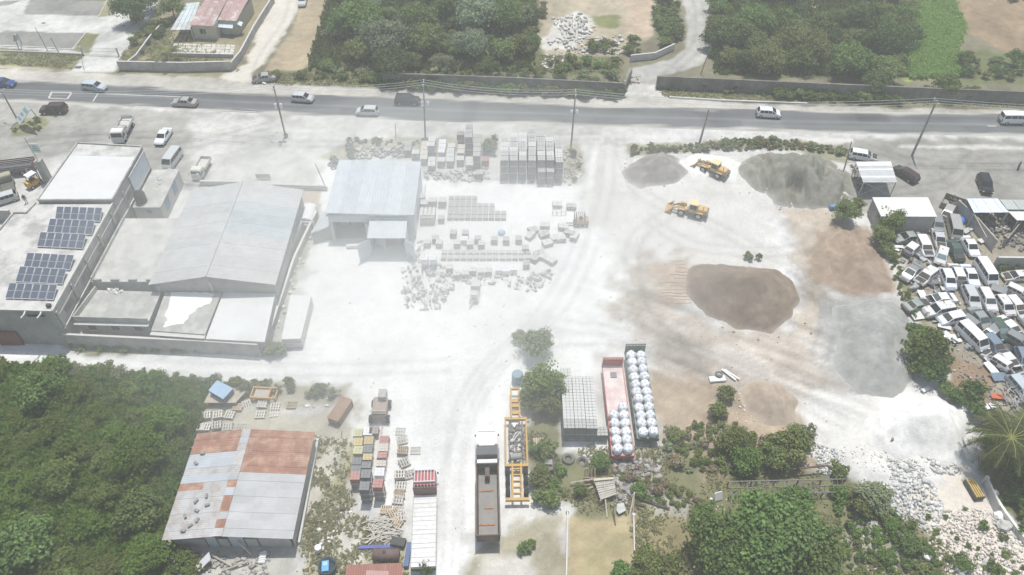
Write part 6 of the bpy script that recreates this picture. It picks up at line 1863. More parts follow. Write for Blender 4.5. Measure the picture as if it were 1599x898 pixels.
# yellow skeletal trailer with scrap
a = G(804, 608, .9); b = G(808, 783, .9)
t = thing("skeletal_trailer", "yellow skeletal trailer with gooseneck and scrap lying in its frame", "trailer", ((a.x+b.x)/2, (a.y+b.y)/2, 0), math.atan2(a.y-b.y, a.x-b.x))
F_ = (a-b).length/2
YEL = M("weathered_yellow", (.50, .30, .085), .6, .15, 1.5, col2=(.42, .30, .15), mix=(.5, .7), mscale=1)
for s in (-1, 1):
    b_(t, (F_-2.2, s*.5, 1.1), (4.2, .2, .4), "neck_beam", YEL)
    b_(t, (-.05, s*1.2, .95), (6.3, .18, .4), "side_beam", YEL)
    b_(t, (-F_+2.4, s*.48, .95), (4.7, .2, .4), "spine_beam", YEL)
for x, w_ in ((F_-.1, 1.15), (F_-1.9, 1.0), (F_-2.6, 1.0), (F_-3.6, 1.0)):
    b_(t, (x, 0, 1.12), (.24 if w_ > 1.1 else .5, w_, .3), "neck_crossmember", YEL)
for x, w_ in ((3.1, 2.6), (-3.15, 2.6), (-F_+.15, 2.6)):
    b_(t, (x, 0, 1.0), (.32, w_, .36), "cross_beam", YEL)
for k in range(5):
    b_(t, (-F_+.9+k*.75, 0, 1.0), (.14, .8, .24), "spine_crossmember", YEL)
DKM = M("dark_scrap_metal", (.20, .18, .16), .8, .35, 2)
for k in range(3):
    b_(t, (-.1, -.75+.75*k, .72), (6.0, .16, .2), "inner_rail", DKM)
wheels(t, [(x, s*1.0, .5) for x in (-F_+1.3, -F_+2.7) for s in (-1, 1)], .5, .5)
wheels(t, [(-F_+3.9, s*1.0, .5) for s in (-1, 1)], .5, .5)
sc_ = thing("drum", "rusty drum lying inside the yellow trailer frame", "drum", (t.location.x+.0, t.location.y-2.2, .84))
B(MB().cyl((-.6, 0, .35), (.6, .2, .35), .38, 12), "drum_body", M("grey_green_drum", (.30, .31, .28), .7, .2), sc_, world=False)
single(MB().plate([G(798, 660, 1.2), G(808, 660, 1.2), G(803, 668, 1.2)], .04), "scrap_plate", STEELW, "white scrap plate at the front of the yellow trailer frame", "scrap")
single(MB().tube([G(798, 690, 1.2), G(806, 675, 1.2), G(811, 676, 1.2), G(800, 690, 1.2)], .06, 5), "bent_scrap", STEELW, "bent white frame lying in the yellow trailer", "scrap")
rubble("scrap_metal", "broken rusty scrap filling the yellow trailer frame", [[(795, 657), (818, 657), (821, 722), (796, 722)]], 70, .2, .7, DKM, 5, .1, on=.8)
# flat trailers with big bags
BAG = M("white_woven_bag", (.70, .715, .74), .75, .06, 2, col2=(.52, .525, .53), mix=(.48, .7), mscale=3.5, rv=.09, bump=.5, bscale=5)
def bag_mesh(seed):
    rr = random.Random(seed); mb = MB(); n = 14; prof = [(.42, 0), (.56, .1), (.60, .35), (.58, .68), (.50, .86), (.36, .95), (.18, .93), (.10, 1.02), (.06, 1.12)]
    mb.lathe(prof, n)
    mb.v = [(x*(1+.09*math.sin(i*2.7+seed)), y*(1+.09*math.cos(i*1.9+seed)), z+.03*math.sin(i*1.3+seed)) for i, (x, y, z) in enumerate(mb.v)]
    return mb
BAGM = []
for s_ in range(3):
    me = bag_mesh(s_*5+1).mesh("bag_body", BAG, True)
    lp = MB()
    for k in range(4):
        an = k*math.pi/2+.78
        lp.tube([(.46*math.cos(an-.3), .46*math.sin(an-.3), .86), (.40*math.cos(an), .40*math.sin(an), 1.12), (.46*math.cos(an+.3), .46*math.sin(an+.3), .86)], .03, 4)
    BAGM.append((me, lp.mesh("lifting_loop", M("bag_loop", (.60, .62, .66), .8, .1))))
def trailer(label, a, b, mat, floor, nbag0, rows, bagwords, z=1.25, seed=0):
    a = G(a[0], a[1], z); b = G(b[0], b[1], z)
    t = thing("flatbed_trailer", label, "trailer", ((a.x+b.x)/2, (a.y+b.y)/2, 0), math.atan2(a.y-b.y, a.x-b.x))
    F_ = (a-b).length/2
    b_(t, (0, 0, z-.06), (2*F_, 2.4, .12), "deck", floor)
    for s in (-1, 1): b_(t, (0, s*1.25, z-.1), (2*F_, .1, .26), "side_rail", mat)
    b_(t, (0, -.4, z-.4), (2*F_-.4, .16, .5), "main_beam", mat); b_(t, (0, .4, z-.4), (2*F_-.4, .16, .5), "main_beam", mat)
    b_(t, (-F_, 0, z-.2), (.12, 2.55, .5), "tail_beam", mat)
    b_(t, (F_, 0, z+.55), (.12, 2.5, 1.1), "headboard", mat)
    for k in range(7):
        b_(t, (F_-.02, -1.15+2.3*k/6, z+.75), (.2, .08, 1.2), "headboard_post", mat)
    b_(t, (F_, 0, z+1.4), (.14, 2.5, .1), "headboard_rail", mat)
    wheels(t, [(x, s*.98, .5) for x in (-F_+1.5, -F_+2.8) for s in (-1, 1)], .5, .5)
    u = (a-b).normalized(); v = Vector((-u.y, u.x, 0))
    rr = random.Random(seed)
    for k in range(rows):
        for s in (0, 1):
            if k == rows-1 and nbag0 and s == 0:
                continue
            p = b+u*(.62+k*1.13+rr.uniform(-.05, .05))+v*((.58 if s == 0 else -.58)+rr.uniform(-.04, .04))
            me, lp = BAGM[rr.randrange(3)]
            side = "left" if s == 0 else "right"
            num = ["tail", "second", "third", "fourth", "fifth", "sixth", "seventh", "eighth", "ninth", "tenth", "eleventh"][k]
            bt = thing("bulk_bag", "white bulk bag, %s row from tail, %s column, on %s" % (num, side, bagwords) if k else "white bulk bag at the very tail, %s column, on the %s" % (side, bagwords), "bulk bag", (p.x, p.y, z+.002), rr.uniform(0, 6.28), "bulk bags on the "+bagwords)
            link("bag_body", me, bt); link("lifting_loop", lp, bt)
            sx_ = rr.uniform(.94, 1.06); bt.scale = (sx_, 2.04-sx_, rr.uniform(.82, 1.08)); bt.rotation_euler = (rr.uniform(-.07, .07), rr.uniform(-.07, .07), rr.uniform(0, 6.28))
    return t
REDT = M("red_trailer_steel", (.42, .10, .075), .6, .15, 1.5, col2=(.45, .2, .16), mix=(.5, .75))
PINKF = M("dusty_pink_deck", (.60, .44, .42), .85, .1, 1, col2=(.64, .56, .54), mix=(.4, .6), mscale=.5)
tr = trailer("red flatbed trailer with dusty pink deck, rear half loaded with bags", (956, 570), (973, 712), REDT, PINKF, True, 6, "red trailer", seed=3)
b_(tr, (4.9, 0, 1.3), (.8, .75, .12), "deck_plate", M("dark_grey_plate", (.2, .2, .2), .7, .15))
GRT = M("dark_green_trailer_steel", (.10, .14, .11), .7, .15, 2)
trailer("dark green flatbed trailer fully loaded with two columns of bags", (991, 549), (1012, 685), GRT, M("grey_deck", (.3, .31, .29), .9, .15), False, 11, "green trailer", seed=7)

# ------------------------------------------------------------------ loaders and forklifts
LY = M("loader_yellow", (.52, .35, .15), .5, .1, 1.5, col2=(.58, .42, .17), mix=(.5, .75))
LYP = M("loader_roof_dusty", (.66, .54, .30), .7, .08, 1.5)
def loader(label, rear, front, seed):
    a = G(rear[0], rear[1], 1.3); b = G(front[0], front[1], .6)
    d = Vector((b.x-a.x, b.y-a.y, 0))
    t = thing("wheel_loader", label, "wheel loader", ((a.x+b.x)/2, (a.y+b.y)/2, 0), math.atan2(d.y, d.x))
    H = .72
    bevel_obj(b_(t, (-2.3, 0, 1.55), (2.0, 1.7, 1.1), "engine_hood", LY), .12)
    b_(t, (-3.4, 0, 1.15), (.4, 2.2, .9), "counterweight", DKM)
    b_(t, (-1.2, 0, 1.0), (3.2, 1.1, .6), "rear_frame", DKM)
    b_(t, (1.2, 0, .95), (1.9, 1.0, .6), "front_frame", LY)
    for s in (-1, 1):
        b_(t, (-2.0, s*1.05, 1.5), (1.5, .5, .1), "fender", LY)
        b_(t, (1.35, s*1.05, 1.55), (1.2, .5, .08), "fender", LY)
    # cab: posts, glass and roof
    b_(t, (-.7, 0, 1.35), (1.5, 1.5, .7), "cab_base", LY)
    b_(t, (-.7, 0, 2.25), (1.36, 1.36, 1.1), "cab_glass", GLASS)
    for sx in (-1, 1):
        for s in (-1, 1):
            b_(t, (-.7+sx*.7, s*.7, 2.25), (.12, .12, 1.12), "cab_post", LY)
    bevel_obj(b_(t, (-.7, 0, 2.9), (1.7, 1.7, .16), "cab_roof", LYP), .05)
    for s in (-1, 1):
        mb = MB().tube([(.9, s*.42, 1.5), (2.2, s*.45, 1.5), (3.3, s*.5, .75)], .17, 5)
        B(mb, "lift_arm", LY, t, world=False)
        B(MB().cyl((.9, s*.2, 1.0), (2.4, s*.3, 1.25), .08, 6), "ram", RIM, t, world=False)
    B(MB().tube([(1.1, 0, 1.9), (2.2, 0, 1.95), (3.1, 0, 1.3)], .11, 5), "tilt_link", DKM, t, world=False)
    # bucket: open scoop section along the width
    pr = [(3.2, 1.35), (3.2, .45), (3.55, .15), (4.5, .12), (4.5, .17), (3.6, .24), (3.32, .5), (3.32, 1.35)]
    mb = MB(); n = len(pr); W = 2.6
    mb.add([(x, -W/2, z) for x, z in pr]+[(x, W/2, z) for x, z in pr], [tuple(range(n)), tuple(range(2*n-1, n-1, -1))]+[(i, i+n, (i+1) % n+n, (i+1) % n) for i in range(n)])
    for s in (-1, 1):
        q = [(3.22, 1.35), (3.22, .4), (3.55, .17), (4.45, .17)]
        mb.add([(x, s*W/2, z) for x, z in q]+[(x, s*(W/2-.06), z) for x, z in q], [(0, 1, 2, 3), (7, 6, 5, 4), (0, 4, 5, 1), (1, 5, 6, 2), (2, 6, 7, 3), (3, 7, 4, 0)])
    B(mb, "bucket", M("worn_bucket", (.45, .29, .12), .7, .2, 2), t, world=False)
    wheels(t, [(x, s*1.0, H) for x in (1.35, -1.95) for s in (-1, 1)], H, .5)
    B(MB().cyl((-2.6, .4, 2.1), (-2.6, .4, 2.7), .07, 6), "exhaust", DKM, t, world=False)
    t.scale = (.79, .79, .79)
    return t
loader("yellow wheel loader nearer the olive heap, working at the hedge", (1133, 268), (1091, 256), 1)
loader("yellow wheel loader in the open white yard with raised cab", (1107, 330), (1047, 322), 2)
def forklift(label, px, rz, mat, load=None, s=1.0, cat="forklift", canopy=None):
    g = G(px[0], px[1], .6)
    t = thing("forklift", label, cat, (g.x, g.y, 0), rz)
    t.scale = (s, s, s)
    bevel_obj(b_(t, (-.5, 0, .75), (1.9, 1.15, .8), "body", mat), .1)
    b_(t, (-1.35, 0, .85), (.5, 1.1, .9), "counterweight", mat)
    for sx in (-.95, .35):
        for s_ in (-1, 1): b_(t, (sx, s_*.5, 1.6), (.08, .08, 1.1), "guard_post", BLKP)
    for k in range(5): b_(t, (-.95+k*.325, 0, 2.17), (.1, 1.1, .06), "guard_bar", canopy or BLKP)
    if canopy: b_(t, (-.3, 0, 2.24), (1.5, 1.2, .06), "canopy", canopy)
    b_(t, (-.4, 0, 1.25), (.5, .55, .5), "seat", BLKP)
    for s_ in (-1, 1):
        b_(t, (.65, s_*.33, 1.2), (.12, .12, 2.3), "mast", DKM)
        b_(t, (1.25, s_*.3, .12), (1.2, .12, .06), "fork", DKM)
    b_(t, (.72, 0, .45), (.08, 1.0, .5), "carriage", DKM)
    wheels(t, [(x, s_*.5, .32) for x in (.35, -1.1) for s_ in (-1, 1)], .32, .24)
    return t
forklift("orange red forklift with empty forks beside scattered blocks", (903, 346), math.pi, M("faded_orange", (.42, .25, .17), .7, .15), s=.95)
forklift("yellow forklift with white canopy beside the concrete building", (56, 283), R(60), M("forklift_yellow", (.55, .33, .09), .6, .12), canopy=STEELW)
# telehandler seen from the front, dusty
g = G(593, 646, .8)
t = thing("telehandler", "dusty brown rough terrain forklift with twin forks facing the camera", "forklift", (g.x, g.y, 0), -math.pi/2)
DB = M("dusty_brown_machine", (.33, .26, .22), .8, .2, 2)
bevel_obj(b_(t, (-.6, 0, 1.1), (2.6, 1.7, 1.0), "body", DB), .1)
b_(t, (-1.9, .25, 1.8), (1.2, .95, 1.0), "cab_rear", M("dusty_grey_machine", (.36, .34, .32), .8, .2, 2))
for k in range(8):
    b_(t, (.5, -.7+.2*k, 1.7), (.1, .1, 1.1), "mast_bar", DB)
for z in (1.25, 1.7, 2.2): b_(t, (.58, 0, z), (.08, 1.7, .1), "mast_crossbar", M("pale_bar", (.5, .47, .43)))
for s_ in (-1, 1): b_(t, (1.5, s_*.38, .12), (1.7, .16, .08), "fork", M("pale_fork", (.46, .42, .38)))
wheels(t, [(.6, -1.0, .55), (.6, 1.0, .55), (-1.6, -.95, .5), (-1.6, .95, .5)], .52, .4)
# block machine half lost in the dust
g = G(742, 455, .8)
t = thing("block_machine", "dusty narrow block machine with hopper standing in white dust", "machine", (g.x, g.y, 0), R(86))
DG = M("dust_covered_machine", (.50, .485, .46), .9, .12, 1.5)
b_(t, (0, 0, .6), (3.2, 1.2, .5), "frame", DG)
B(MB().prism([(.2, -.6), (1.5, -.6), (1.5, .6), (.2, .6)], .9, 1.6), "hopper", DG, t, world=False)
b_(t, (-1.0, 0, 1.2), (.9, .9, .8), "motor_box", DG)
for sx in (-1.4, 1.4):
    for s_ in (-1, 1): b_(t, (sx, s_*.5, .3), (.14, .14, .6), "leg", DG)
B(MB().tube([(-1.5, .2, .9), (-2.6, .5, .2)], .12, 5), "chute", DG, t, world=False)

# left lot: timber stalls, dark wreck lorry and scrap
g = G(20, 262, 1)
t = thing("low_loader", "dark red open trailer bed with plank sides at the left frame edge", "trailer", (g.x, g.y, 0), R(12))
MR = M("dull_maroon_steel", (.15, .085, .075), .7, .2, 2)
b_(t, (0, 0, .9), (6.5, 2.4, .15), "deck", M("dark_deck", (.10, .11, .13), .7, .2, 2))
for s_ in (-1, 1):
    for k in range(3): b_(t, (0, s_*1.2, 1.15+k*.32), (6.5, .07, .2), "side_plank", MR)
b_(t, (3.25, 0, 1.4), (.08, 2.4, .9), "tail_gate", MR)
wheels(t, [(x, s_*.95, .45) for x in (-1.5, 1.5) for s_ in (-1, 1)], .45, .3)
t, _ = truckroot("wrecked_truck", "dark stripped lorry with pale cab roof at the left frame edge", (12, 297), (8, 276))
cab(t, 2.3, 1.6, 1.9, 2.1, M("dull_khaki", (.33, .31, .23), .7, .2), .5)
b_(t, (-1.0, 0, .8), (3.4, 1.9, .3), "bed", M("dark_bed", (.12, .12, .10), .8, .25))
for s_ in (-1, 1): b_(t, (-1.0, s_*.95, 1.15), (3.4, .07, .4), "side_board", M("dark_bed", (.12, .12, .10)))
wheels(t, [(1.4, s_*.8, .38) for s_ in (-1, 1)]+[(-1.8, s_*.8, .38) for s_ in (-1, 1)], .38, .26)
car('hatch', (18, 304), (-8, 312), 'silver', "small pale car at the left frame edge below the stripped lorry", wreck='h')
gate("thin frame fence panel between low loader and forklift", (24, 273), (46, 274), 1.2, MR, 6)
fence_wall("low grey wall left of the solar panel roof", [(-30, 345), (24, 346)], 2.2, .2, CONW)
gB = G(76, 282, 0)
pl = thing("sign_pillar", "grey concrete pillar carrying a small white and green sign on a pole", "sign", (gB.x, gB.y, 0))
B(MB().box((0, 0, 2.0), (1.0, 1.0, 4.0)), "pillar", CONW, pl, world=False)
B(MB().cyl((0, 0, 4.0), (-.2, 0, 8.2), .07, 6), "pole", RIM, pl, world=False)
sb = B(MB().box((.65, -.05, 6.3), (1.3, .1, 1.6)), "sign_board", M("pale_sign", (.62, .65, .62), .5, .05), pl, world=False)
for k in range(3):
    B(MB().box((.65, -.11, 5.9+k*.4), (1.0-.2*k, .02, .12)), "sign_stripe", M("sign_green", (.10, .28, .2), .6), sb, world=False)

# motorbike at the right edge
g = G(1592, 258, .5)
t = thing("motorcycle", "black motorcycle at the right frame edge on the forecourt", "motorcycle", (g.x, g.y, 0), R(55))
wheels(t, [(-.65, 0, .31), (.65, 0, .31)], .31, .12)
B(MB().tube([(-.5, 0, .6), (0, 0, .75), (.45, 0, .8)], [.1, .16, .13], 8), "tank", BLKP, t, True, world=False)
b_(t, (-.35, 0, .82), (.65, .24, .1), "seat", BLKP); b_(t, (0, 0, .45), (.45, .28, .35), "engine", DKM)
B(MB().tube([(.65, 0, .31), (.45, 0, 1.0)], .04, 5), "fork", RIM, t, world=False)
B(MB().tube([(.4, -.35, 1.05), (.45, 0, 1.0), (.4, .35, 1.05)], .02, 5), "handlebar", RIM, t, world=False)

# ------------------------------------------------------------------ people
def person(label, px, rz, shirt, trousers, stride=.28, lean=.1, skin=(.09, .055, .04)):
    g = G(px[0], px[1], 0)
    t = thing("person", label, "person", (g.x, g.y, 0), rz)
    pts = {'hip': (0, 0, .92), 'chest': (lean*.6, 0, 1.28), 'neck': (lean*.8, 0, 1.46), 'head': (lean*1.0, 0, 1.62), 'top': (lean*1.05, 0, 1.74),
           'hl': (0, .1, .9), 'kl': (stride*.55, .1, .5), 'al': (stride*.5, .1, .09), 'tl': (stride*.5+.17, .1, .04), 'hr': (0, -.1, .9), 'kr': (-stride*.15, -.1, .5), 'ar': (-stride*.9, -.1, .14), 'tr': (-stride*.9+.15, -.1, .05),
           'sl': (lean*.7, .2, 1.40), 'el': (lean*.4-.08, .27, 1.12), 'wl': (lean*.4+.08, .27, .88), 'fl': (lean*.4+.12, .26, .76), 'sr': (lean*.7, -.2, 1.40), 'er': (lean*.4+.02, -.27, 1.12), 'wr': (lean*.4+.22, -.26, .92), 'fr': (lean*.4+.29, -.25, .82)}
    E = [('hip', 'chest'), ('chest', 'neck'), ('neck', 'head'), ('head', 'top'), ('hip', 'hl'), ('hl', 'kl'), ('kl', 'al'), ('al', 'tl'), ('hip', 'hr'), ('hr', 'kr'), ('kr', 'ar'), ('ar', 'tr'), ('chest', 'sl'), ('sl', 'el'), ('el', 'wl'), ('wl', 'fl'), ('chest', 'sr'), ('sr', 'er'), ('er', 'wr'), ('wr', 'fr')]
    rad = {'hip': .15, 'chest': .17, 'neck': .065, 'head': .10, 'top': .075, 'hl': .1, 'kl': .065, 'al': .045, 'tl': .04, 'hr': .1, 'kr': .065, 'ar': .045, 'tr': .04, 'sl': .07, 'el': .05, 'wl': .035, 'fl': .03, 'sr': .07, 'er': .05, 'wr': .035, 'fr': .03}
    ks = list(pts)
    me = bpy.data.meshes.new("body"); me.from_pydata([pts[k] for k in ks], [(ks.index(a), ks.index(b)) for a, b in E], [])
    m = bpy.data.materials.new("skin_and_clothes"); m.use_nodes = True
    N = m.node_tree.nodes; L = m.node_tree.links
    tc = N.new("ShaderNodeTexCoord"); sp = N.new("ShaderNodeSeparateXYZ"); L.new(tc.outputs["Object"], sp.inputs[0])
    rp = N.new("ShaderNodeValToRGB"); rp.color_ramp.interpolation = 'CONSTANT'
    e = rp.color_ramp.elements
    e[0].position = 0; e[0].color = (.02, .02, .02, 1); e[1].position = .05; e[1].color = (*trousers, 1)
    for ps, c in ((.5, shirt), (.80, skin), (.90, (.012, .01, .01))):
        q = e.new(ps); q.color = (*c, 1)
    mr = N.new("ShaderNodeMapRange"); mr.inputs[2].default_value = 1.85; L.new(sp.outputs[2], mr.inputs[0]); L.new(mr.outputs[0], rp.inputs[0])
    L.new(rp.outputs[0], N["Principled BSDF"].inputs["Base Color"])
    me.materials.append(m)
    o = link("body", me, t)
    md = o.modifiers.new("skin", 'SKIN'); 
    for i, k in enumerate(ks):
        v = me.skin_vertices[0].data[i] if me.skin_vertices else None
        if v is None: break
        v.radius = (rad[k], rad[k]); v.use_root = k == 'hip'
    s2 = o.modifiers.new("sub", 'SUBSURF'); s2.levels = 2; s2.render_levels = 2
    return t
person("person in dark clothes walking across the yard left of the concrete building", (42, 317), R(-50), (.05, .055, .06), (.16, .15, .14), .34)
person("person in dark clothes standing beside the parked maroon car", (88, 181), R(90), (.04, .04, .05), (.06, .06, .07), .06, .02)

# ------------------------------------------------------------------ street poles and wires
WOODP = M("grey_weathered_pole", (.30, .285, .26), .9, .2, 2)
INS = M("pale_insulator", (.66, .66, .66), .4, .05)
TOPS = {}
def pole(key, label, base, top, r=.16, arm=1.6, az=90, trafo=False, name="utility_pole", low=0):
    g = G(base[0], base[1], 0)
    # height from the top pixel on the pole's vertical line, lean from what is left over
    best = min((abs(prj(g.x, g.y, z/10)[1]-top[1]), z/10) for z in range(10, 160))
    z = best[1]
    tp = G(top[0], top[1], z)
    off = Vector((tp.x-g.x, tp.y-g.y, 0))
    if off.length > 1.2: off = off.normalized()*1.2
    t = thing(name, label, "pole", (g.x, g.y, 0))
    B(MB().cyl((0, 0, -.2), (off.x, off.y, z), r, 8, r*.65), "shaft", WOODP, t, world=False)
    d = Vector((math.cos(R(az)), math.sin(R(az)), 0))
    ends = []
    if arm:
        c = Vector((off.x, off.y, z-.35))
        B(MB().tube([c-d*arm/2, c+d*arm/2], .06, 4), "crossarm", WOODP, t, world=False)
        for k in (-1, 0, 1):
            p = c+d*arm*.46*k
            B(MB().cyl(p, p+Vector((0, 0, .35)), .09, 6), "insulator", INS, t, world=False)
            ends.append(g+p+Vector((0, 0, .3)))
    if trafo:
        c = Vector((off.x, off.y, z*.62))
        for s in (-1, 1):
            B(MB().lathe([(.22, -.45), (.26, -.35), (.26, .3), (.2, .42), (.06, .5)], 10, c+Vector((s*.42, -.05, 0))), "transformer", INS, t, True, world=False)
        B(MB().box(c, (1.1, .12, .12)), "bracket", WOODP, t, world=False)
    if low:
        c = Vector((off.x, off.y, z*low))
        B(MB().tube([c, c+Vector((-.9, .5, .5)), c+Vector((-1.5, .8, .45))], .04, 5), "lamp_arm", RIM, t, world=False)
        B(MB().box(c+Vector((-1.7, .9, .42)), (.7, .25, .14), -.5), "lamp_head", INS, t, world=False)
    TOPS[key] = ends or [g+Vector((off.x, off.y, z-.2))]
    return t
def prj(X, Y, Z):
    z = Z-CAM_H
    dep = Y*math.cos(PITCH)-z*math.sin(PITCH); v = -Y*math.sin(PITCH)-z*math.cos(PITCH)
    return 799.5+FPX*X/dep, 449+FPX*v/dep
pole('a', "dark street pole beside the tilted billboard at the left", (29, 190), (2, 142), low=.85)
pole('b', "leaning street pole with lamp on the white forecourt", (446, 213), (427, 134), trafo=True, low=.95)
pole('c', "tall street pole with transformers behind the block pallets", (664, 214), (661, 128), trafo=True)
pole('d', "street pole with transformers at the end of the big block stack", (892, 225), (899, 143), trafo=True)
pole('e', "plain slanting wooden pole at the sand heap hedge", (1092, 224), (1107, 171), arm=0, r=.2)
pole('f', "dark slanting street pole at the forecourt near the maroon car", (1424, 243), (1463, 157), r=.2)
pole('g', "thin grey post behind the warehouse roof", (509, 293), (492, 255), .08, 0, name="post")
pole('h', "thin post standing in white dust left of the tall pole", (618, 216), (617, 193), .07, 0, name="post")
pole('i', "short slanting post behind the striped carport", (1319, 262), (1330, 221), .12, 0, name="post")
pole('j', "white topped post among the grove trees", (787, 97), (784, 67), .14, 0, name="post")
pole('k', "slanting post with board on the lot's grass verge", (100, 97), (79, 59), .1, 0, name="post")
pole('l', "slender post on the paved court behind the grass verge", (76, 82), (55, 43), .08, 0, name="post")
pole('m', "short post with sign plate beside the gate entrance", (131, 109), (127, 90), .06, 0, name="post")
pole('n', "slanting post at the edge of the gravel lane", (1094, 116), (1110, 72), .1, 0, name="post")
pole('o', "thin slanting post beside the wood", (1250, 70), (1230, -10), .09, 0, name="post")
pole('p', "short dark post on the crest of the marl heap", (1394, 693), (1394, 684), .2, 0, name="post")
pole('q', "short dark post standing in white dust beside rubble", (687, 482), (687, 475), .12, 0, name="post")
def wires(label, A, Bp, sag):
    for i in range(min(len(A), len(Bp))):
        a, b = A[i], Bp[i]
        pts = [a.lerp(b, k/14)-Vector((0, 0, sag*4*(k/14)*(1-k/14))) for k in range(15)]
        single(MB().tube(pts, .03, 4), "power_line", M("wire_grey", (.5, .5, .5), .6), label+" "+("south", "middle", "north")[i % 3]+" strand", "cable", "power lines along the road")
wires("thin power line between billboard pole and leaning pole,", TOPS['a'], TOPS['b'], .9)
wires("thin power line between leaning pole and block yard pole,", TOPS['b'], TOPS['c'], .8)
wires("thin power line between the two transformer poles,", TOPS['c'], TOPS['d'], .8)
wires("thin power line spanning from block stack pole to forecourt pole,", TOPS['d'], TOPS['f'], 1.4)
wires("thin power line leaving the frame right of forecourt pole,", TOPS['f'], [p+Vector((60, -2, 0)) for p in TOPS['f']], 1.2)
# billboard on the mound, tilted; sign on two posts in the lot; notice plates
def board_sign(label, a, b, c, d, za, zb, mat, stripe, posts):
    Q = [G(a[0], a[1], zb), G(b[0], b[1], zb), G(c[0], c[1], za), G(d[0], d[1], za)]
    t = rootat("billboard", label, "sign", Q)
    B(MB().plate(Q, .12), "board", mat, t)
    n = (Q[1]-Q[0]).cross(Q[2]-Q[0]).normalized()
    if n.z < 0: n = -n
    for k, (v0, v1, u1) in enumerate(((.15, .32, .9), (.45, .58, .7), (.72, .82, .8))):
        q = [Q[0].lerp(Q[1], u).lerp(Q[3].lerp(Q[2], u), v)+n*.02 for u, v in ((.1, v0), (u1, v0), (u1, v1), (.1, v1))]
        B(MB().plate(q, .012), "stripe", stripe, t)
    for p in posts:
        B(MB().cyl(G(p[0], p[1], 0), G(p[2], p[3], p[4]), .08, 6), "post", WOODP, t)
    return t
board_sign("pale green and white billboard leaning on the grassy mound", (40, 163), (47, 171), (31, 195), (24, 187), 1.2, 4.4, M("pale_billboard", (.50, .56, .56), .6, .1, 1), M("billboard_green", (.22, .34, .33), .7, .1), [(31, 197, 40, 164, 4.2), (62, 187, 41, 163, 4.3)])
board_sign("small blue white sign on two posts in the paved court", (20, 55), (27, 52), (28, 62), (21, 65), 1.8, 3.2, M("faded_sign", (.45, .52, .58), .6, .1), M("sign_blue_grey", (.3, .38, .46), .7), [(30, 78, 21, 54, 3.3), (33, 66, 26, 52, 3.3)])
for i, (x, y, lb) in enumerate([(40, 102, "dark square drain cover on the verge by the road"), (122, 105, "dark drain cover beside the gate entrance"), (68, 36, "dark manhole cover on the concrete court"), (193, 40, "small dark cover on the drive near the tree")]):
    g = G(x, y, .03)
    single(MB().box((0, 0, 0), (1.2 if i < 2 else .7, .8 if i < 2 else .4, .05)), "drain_cover", M("dark_cover", (.10, .10, .095), .8, .2), lb, "cover", None, loc=(g.x, g.y, .03))
# ------------------------------------------------------------------ block pallets
BLK = {'grey': M("concrete_block_grey", (.235, .23, .22), .9, .1, 2, rv=.08, col2=(.32, .315, .30), mix=(.5, .75), mscale=1.2, top=((.50, .495, .475), .6)),
       'pale': M("concrete_block_pale", (.36, .355, .34), .9, .08, 2, rv=.08, top=((.58, .575, .555), .75)), 'dark': M("concrete_block_dark", (.24, .235, .235), .9, .12, 2, rv=.1, top=((.42, .415, .40), .6)),
       'red': M("paver_red", (.36, .16, .14), .9, .1, 2, rv=.1, top=((.50, .33, .31), .4)), 'tan': M("paver_tan", (.50, .40, .22), .9, .1, 2, rv=.08), 'cream': M("paver_cream", (.53, .49, .43), .9, .08, 2, rv=.05),
       'white': M("wrapped_white", (.66, .66, .68), .6, .05, 2, rv=.04), 'charcoal': M("paver_charcoal", (.15, .155, .165), .9, .1, 2, rv=.1, top=((.30, .30, .30), .4)), 'maroon': M("paver_maroon", (.22, .15, .15), .9, .1, 2, top=((.42, .38, .37), .5)), 'lime': M("paver_lime", (.48, .47, .30), .9, .1, 2)}
WOOD = M("grey_pallet_wood", (.50, .475, .43), .9, .2, 3, rv=.2)
WOODB = M("brown_pallet_wood", (.43, .35, .25), .9, .2, 3, rv=.2)
def cube_blocks(nx, ny, nz, w, d, h, g=.022, seed=0):
    rr = random.Random(seed); mb = MB()
    for k in range(nz):
        for i in range(nx):
            for j in range(ny):
                if 0 < i < nx-1 and 0 < j < ny-1 and k < nz-1:
                    continue
                mb.box((-w/2+w*(i+.5)/nx+rr.uniform(-.006, .006), -d/2+d*(j+.5)/ny+rr.uniform(-.006, .006), h*(k+.5)/nz), (w/nx-g, d/ny-g, h/nz-g*.6))
    return mb
def pallet_mb(w=1.2, d=1.0, n=6):
    mb = MB()
    for y in (-d/2+.05, 0, d/2-.05):
        mb.box((0, y, .055), (w, .1, .09))
    for k in range(n):
        mb.box((-w/2+w*(k+.5)/n, 0, .115), (w/n*.55, d, .03))
    return mb
BM = [cube_blocks(3, 3, 5, 1.2, 1.2, 1.15, .03, s).mesh("blocks", BLK['grey']) for s in (1, 2)]
PM_ = pallet_mb(1.2, 1.15).mesh("pallet", WOOD)
LOWM = cube_blocks(2, 4, 2, .82, .82, .52, .045, 4).mesh("blocks", BLK['grey'])
CUBM = cube_blocks(2, 2, 4, .98, .98, .95, .03, 5).mesh("blocks", BLK['grey'])
def block_pallet(pos, z, rz, mat, label, group, me=None, scale=(1, 1, 1), kindname="block_pallet", pal=True, cat="block pallet"):
    t = thing(kindname, label, cat, (pos[0], pos[1], z), rz, group)
    if pal:
        link("pallet", PM_, t)
    o = link("blocks", me or BM[rnd.randrange(2)], t, BLK[mat], (0, 0, .135 if pal else 0.0))
    o["kind"] = "stuff"
    t.scale = scale
    return t
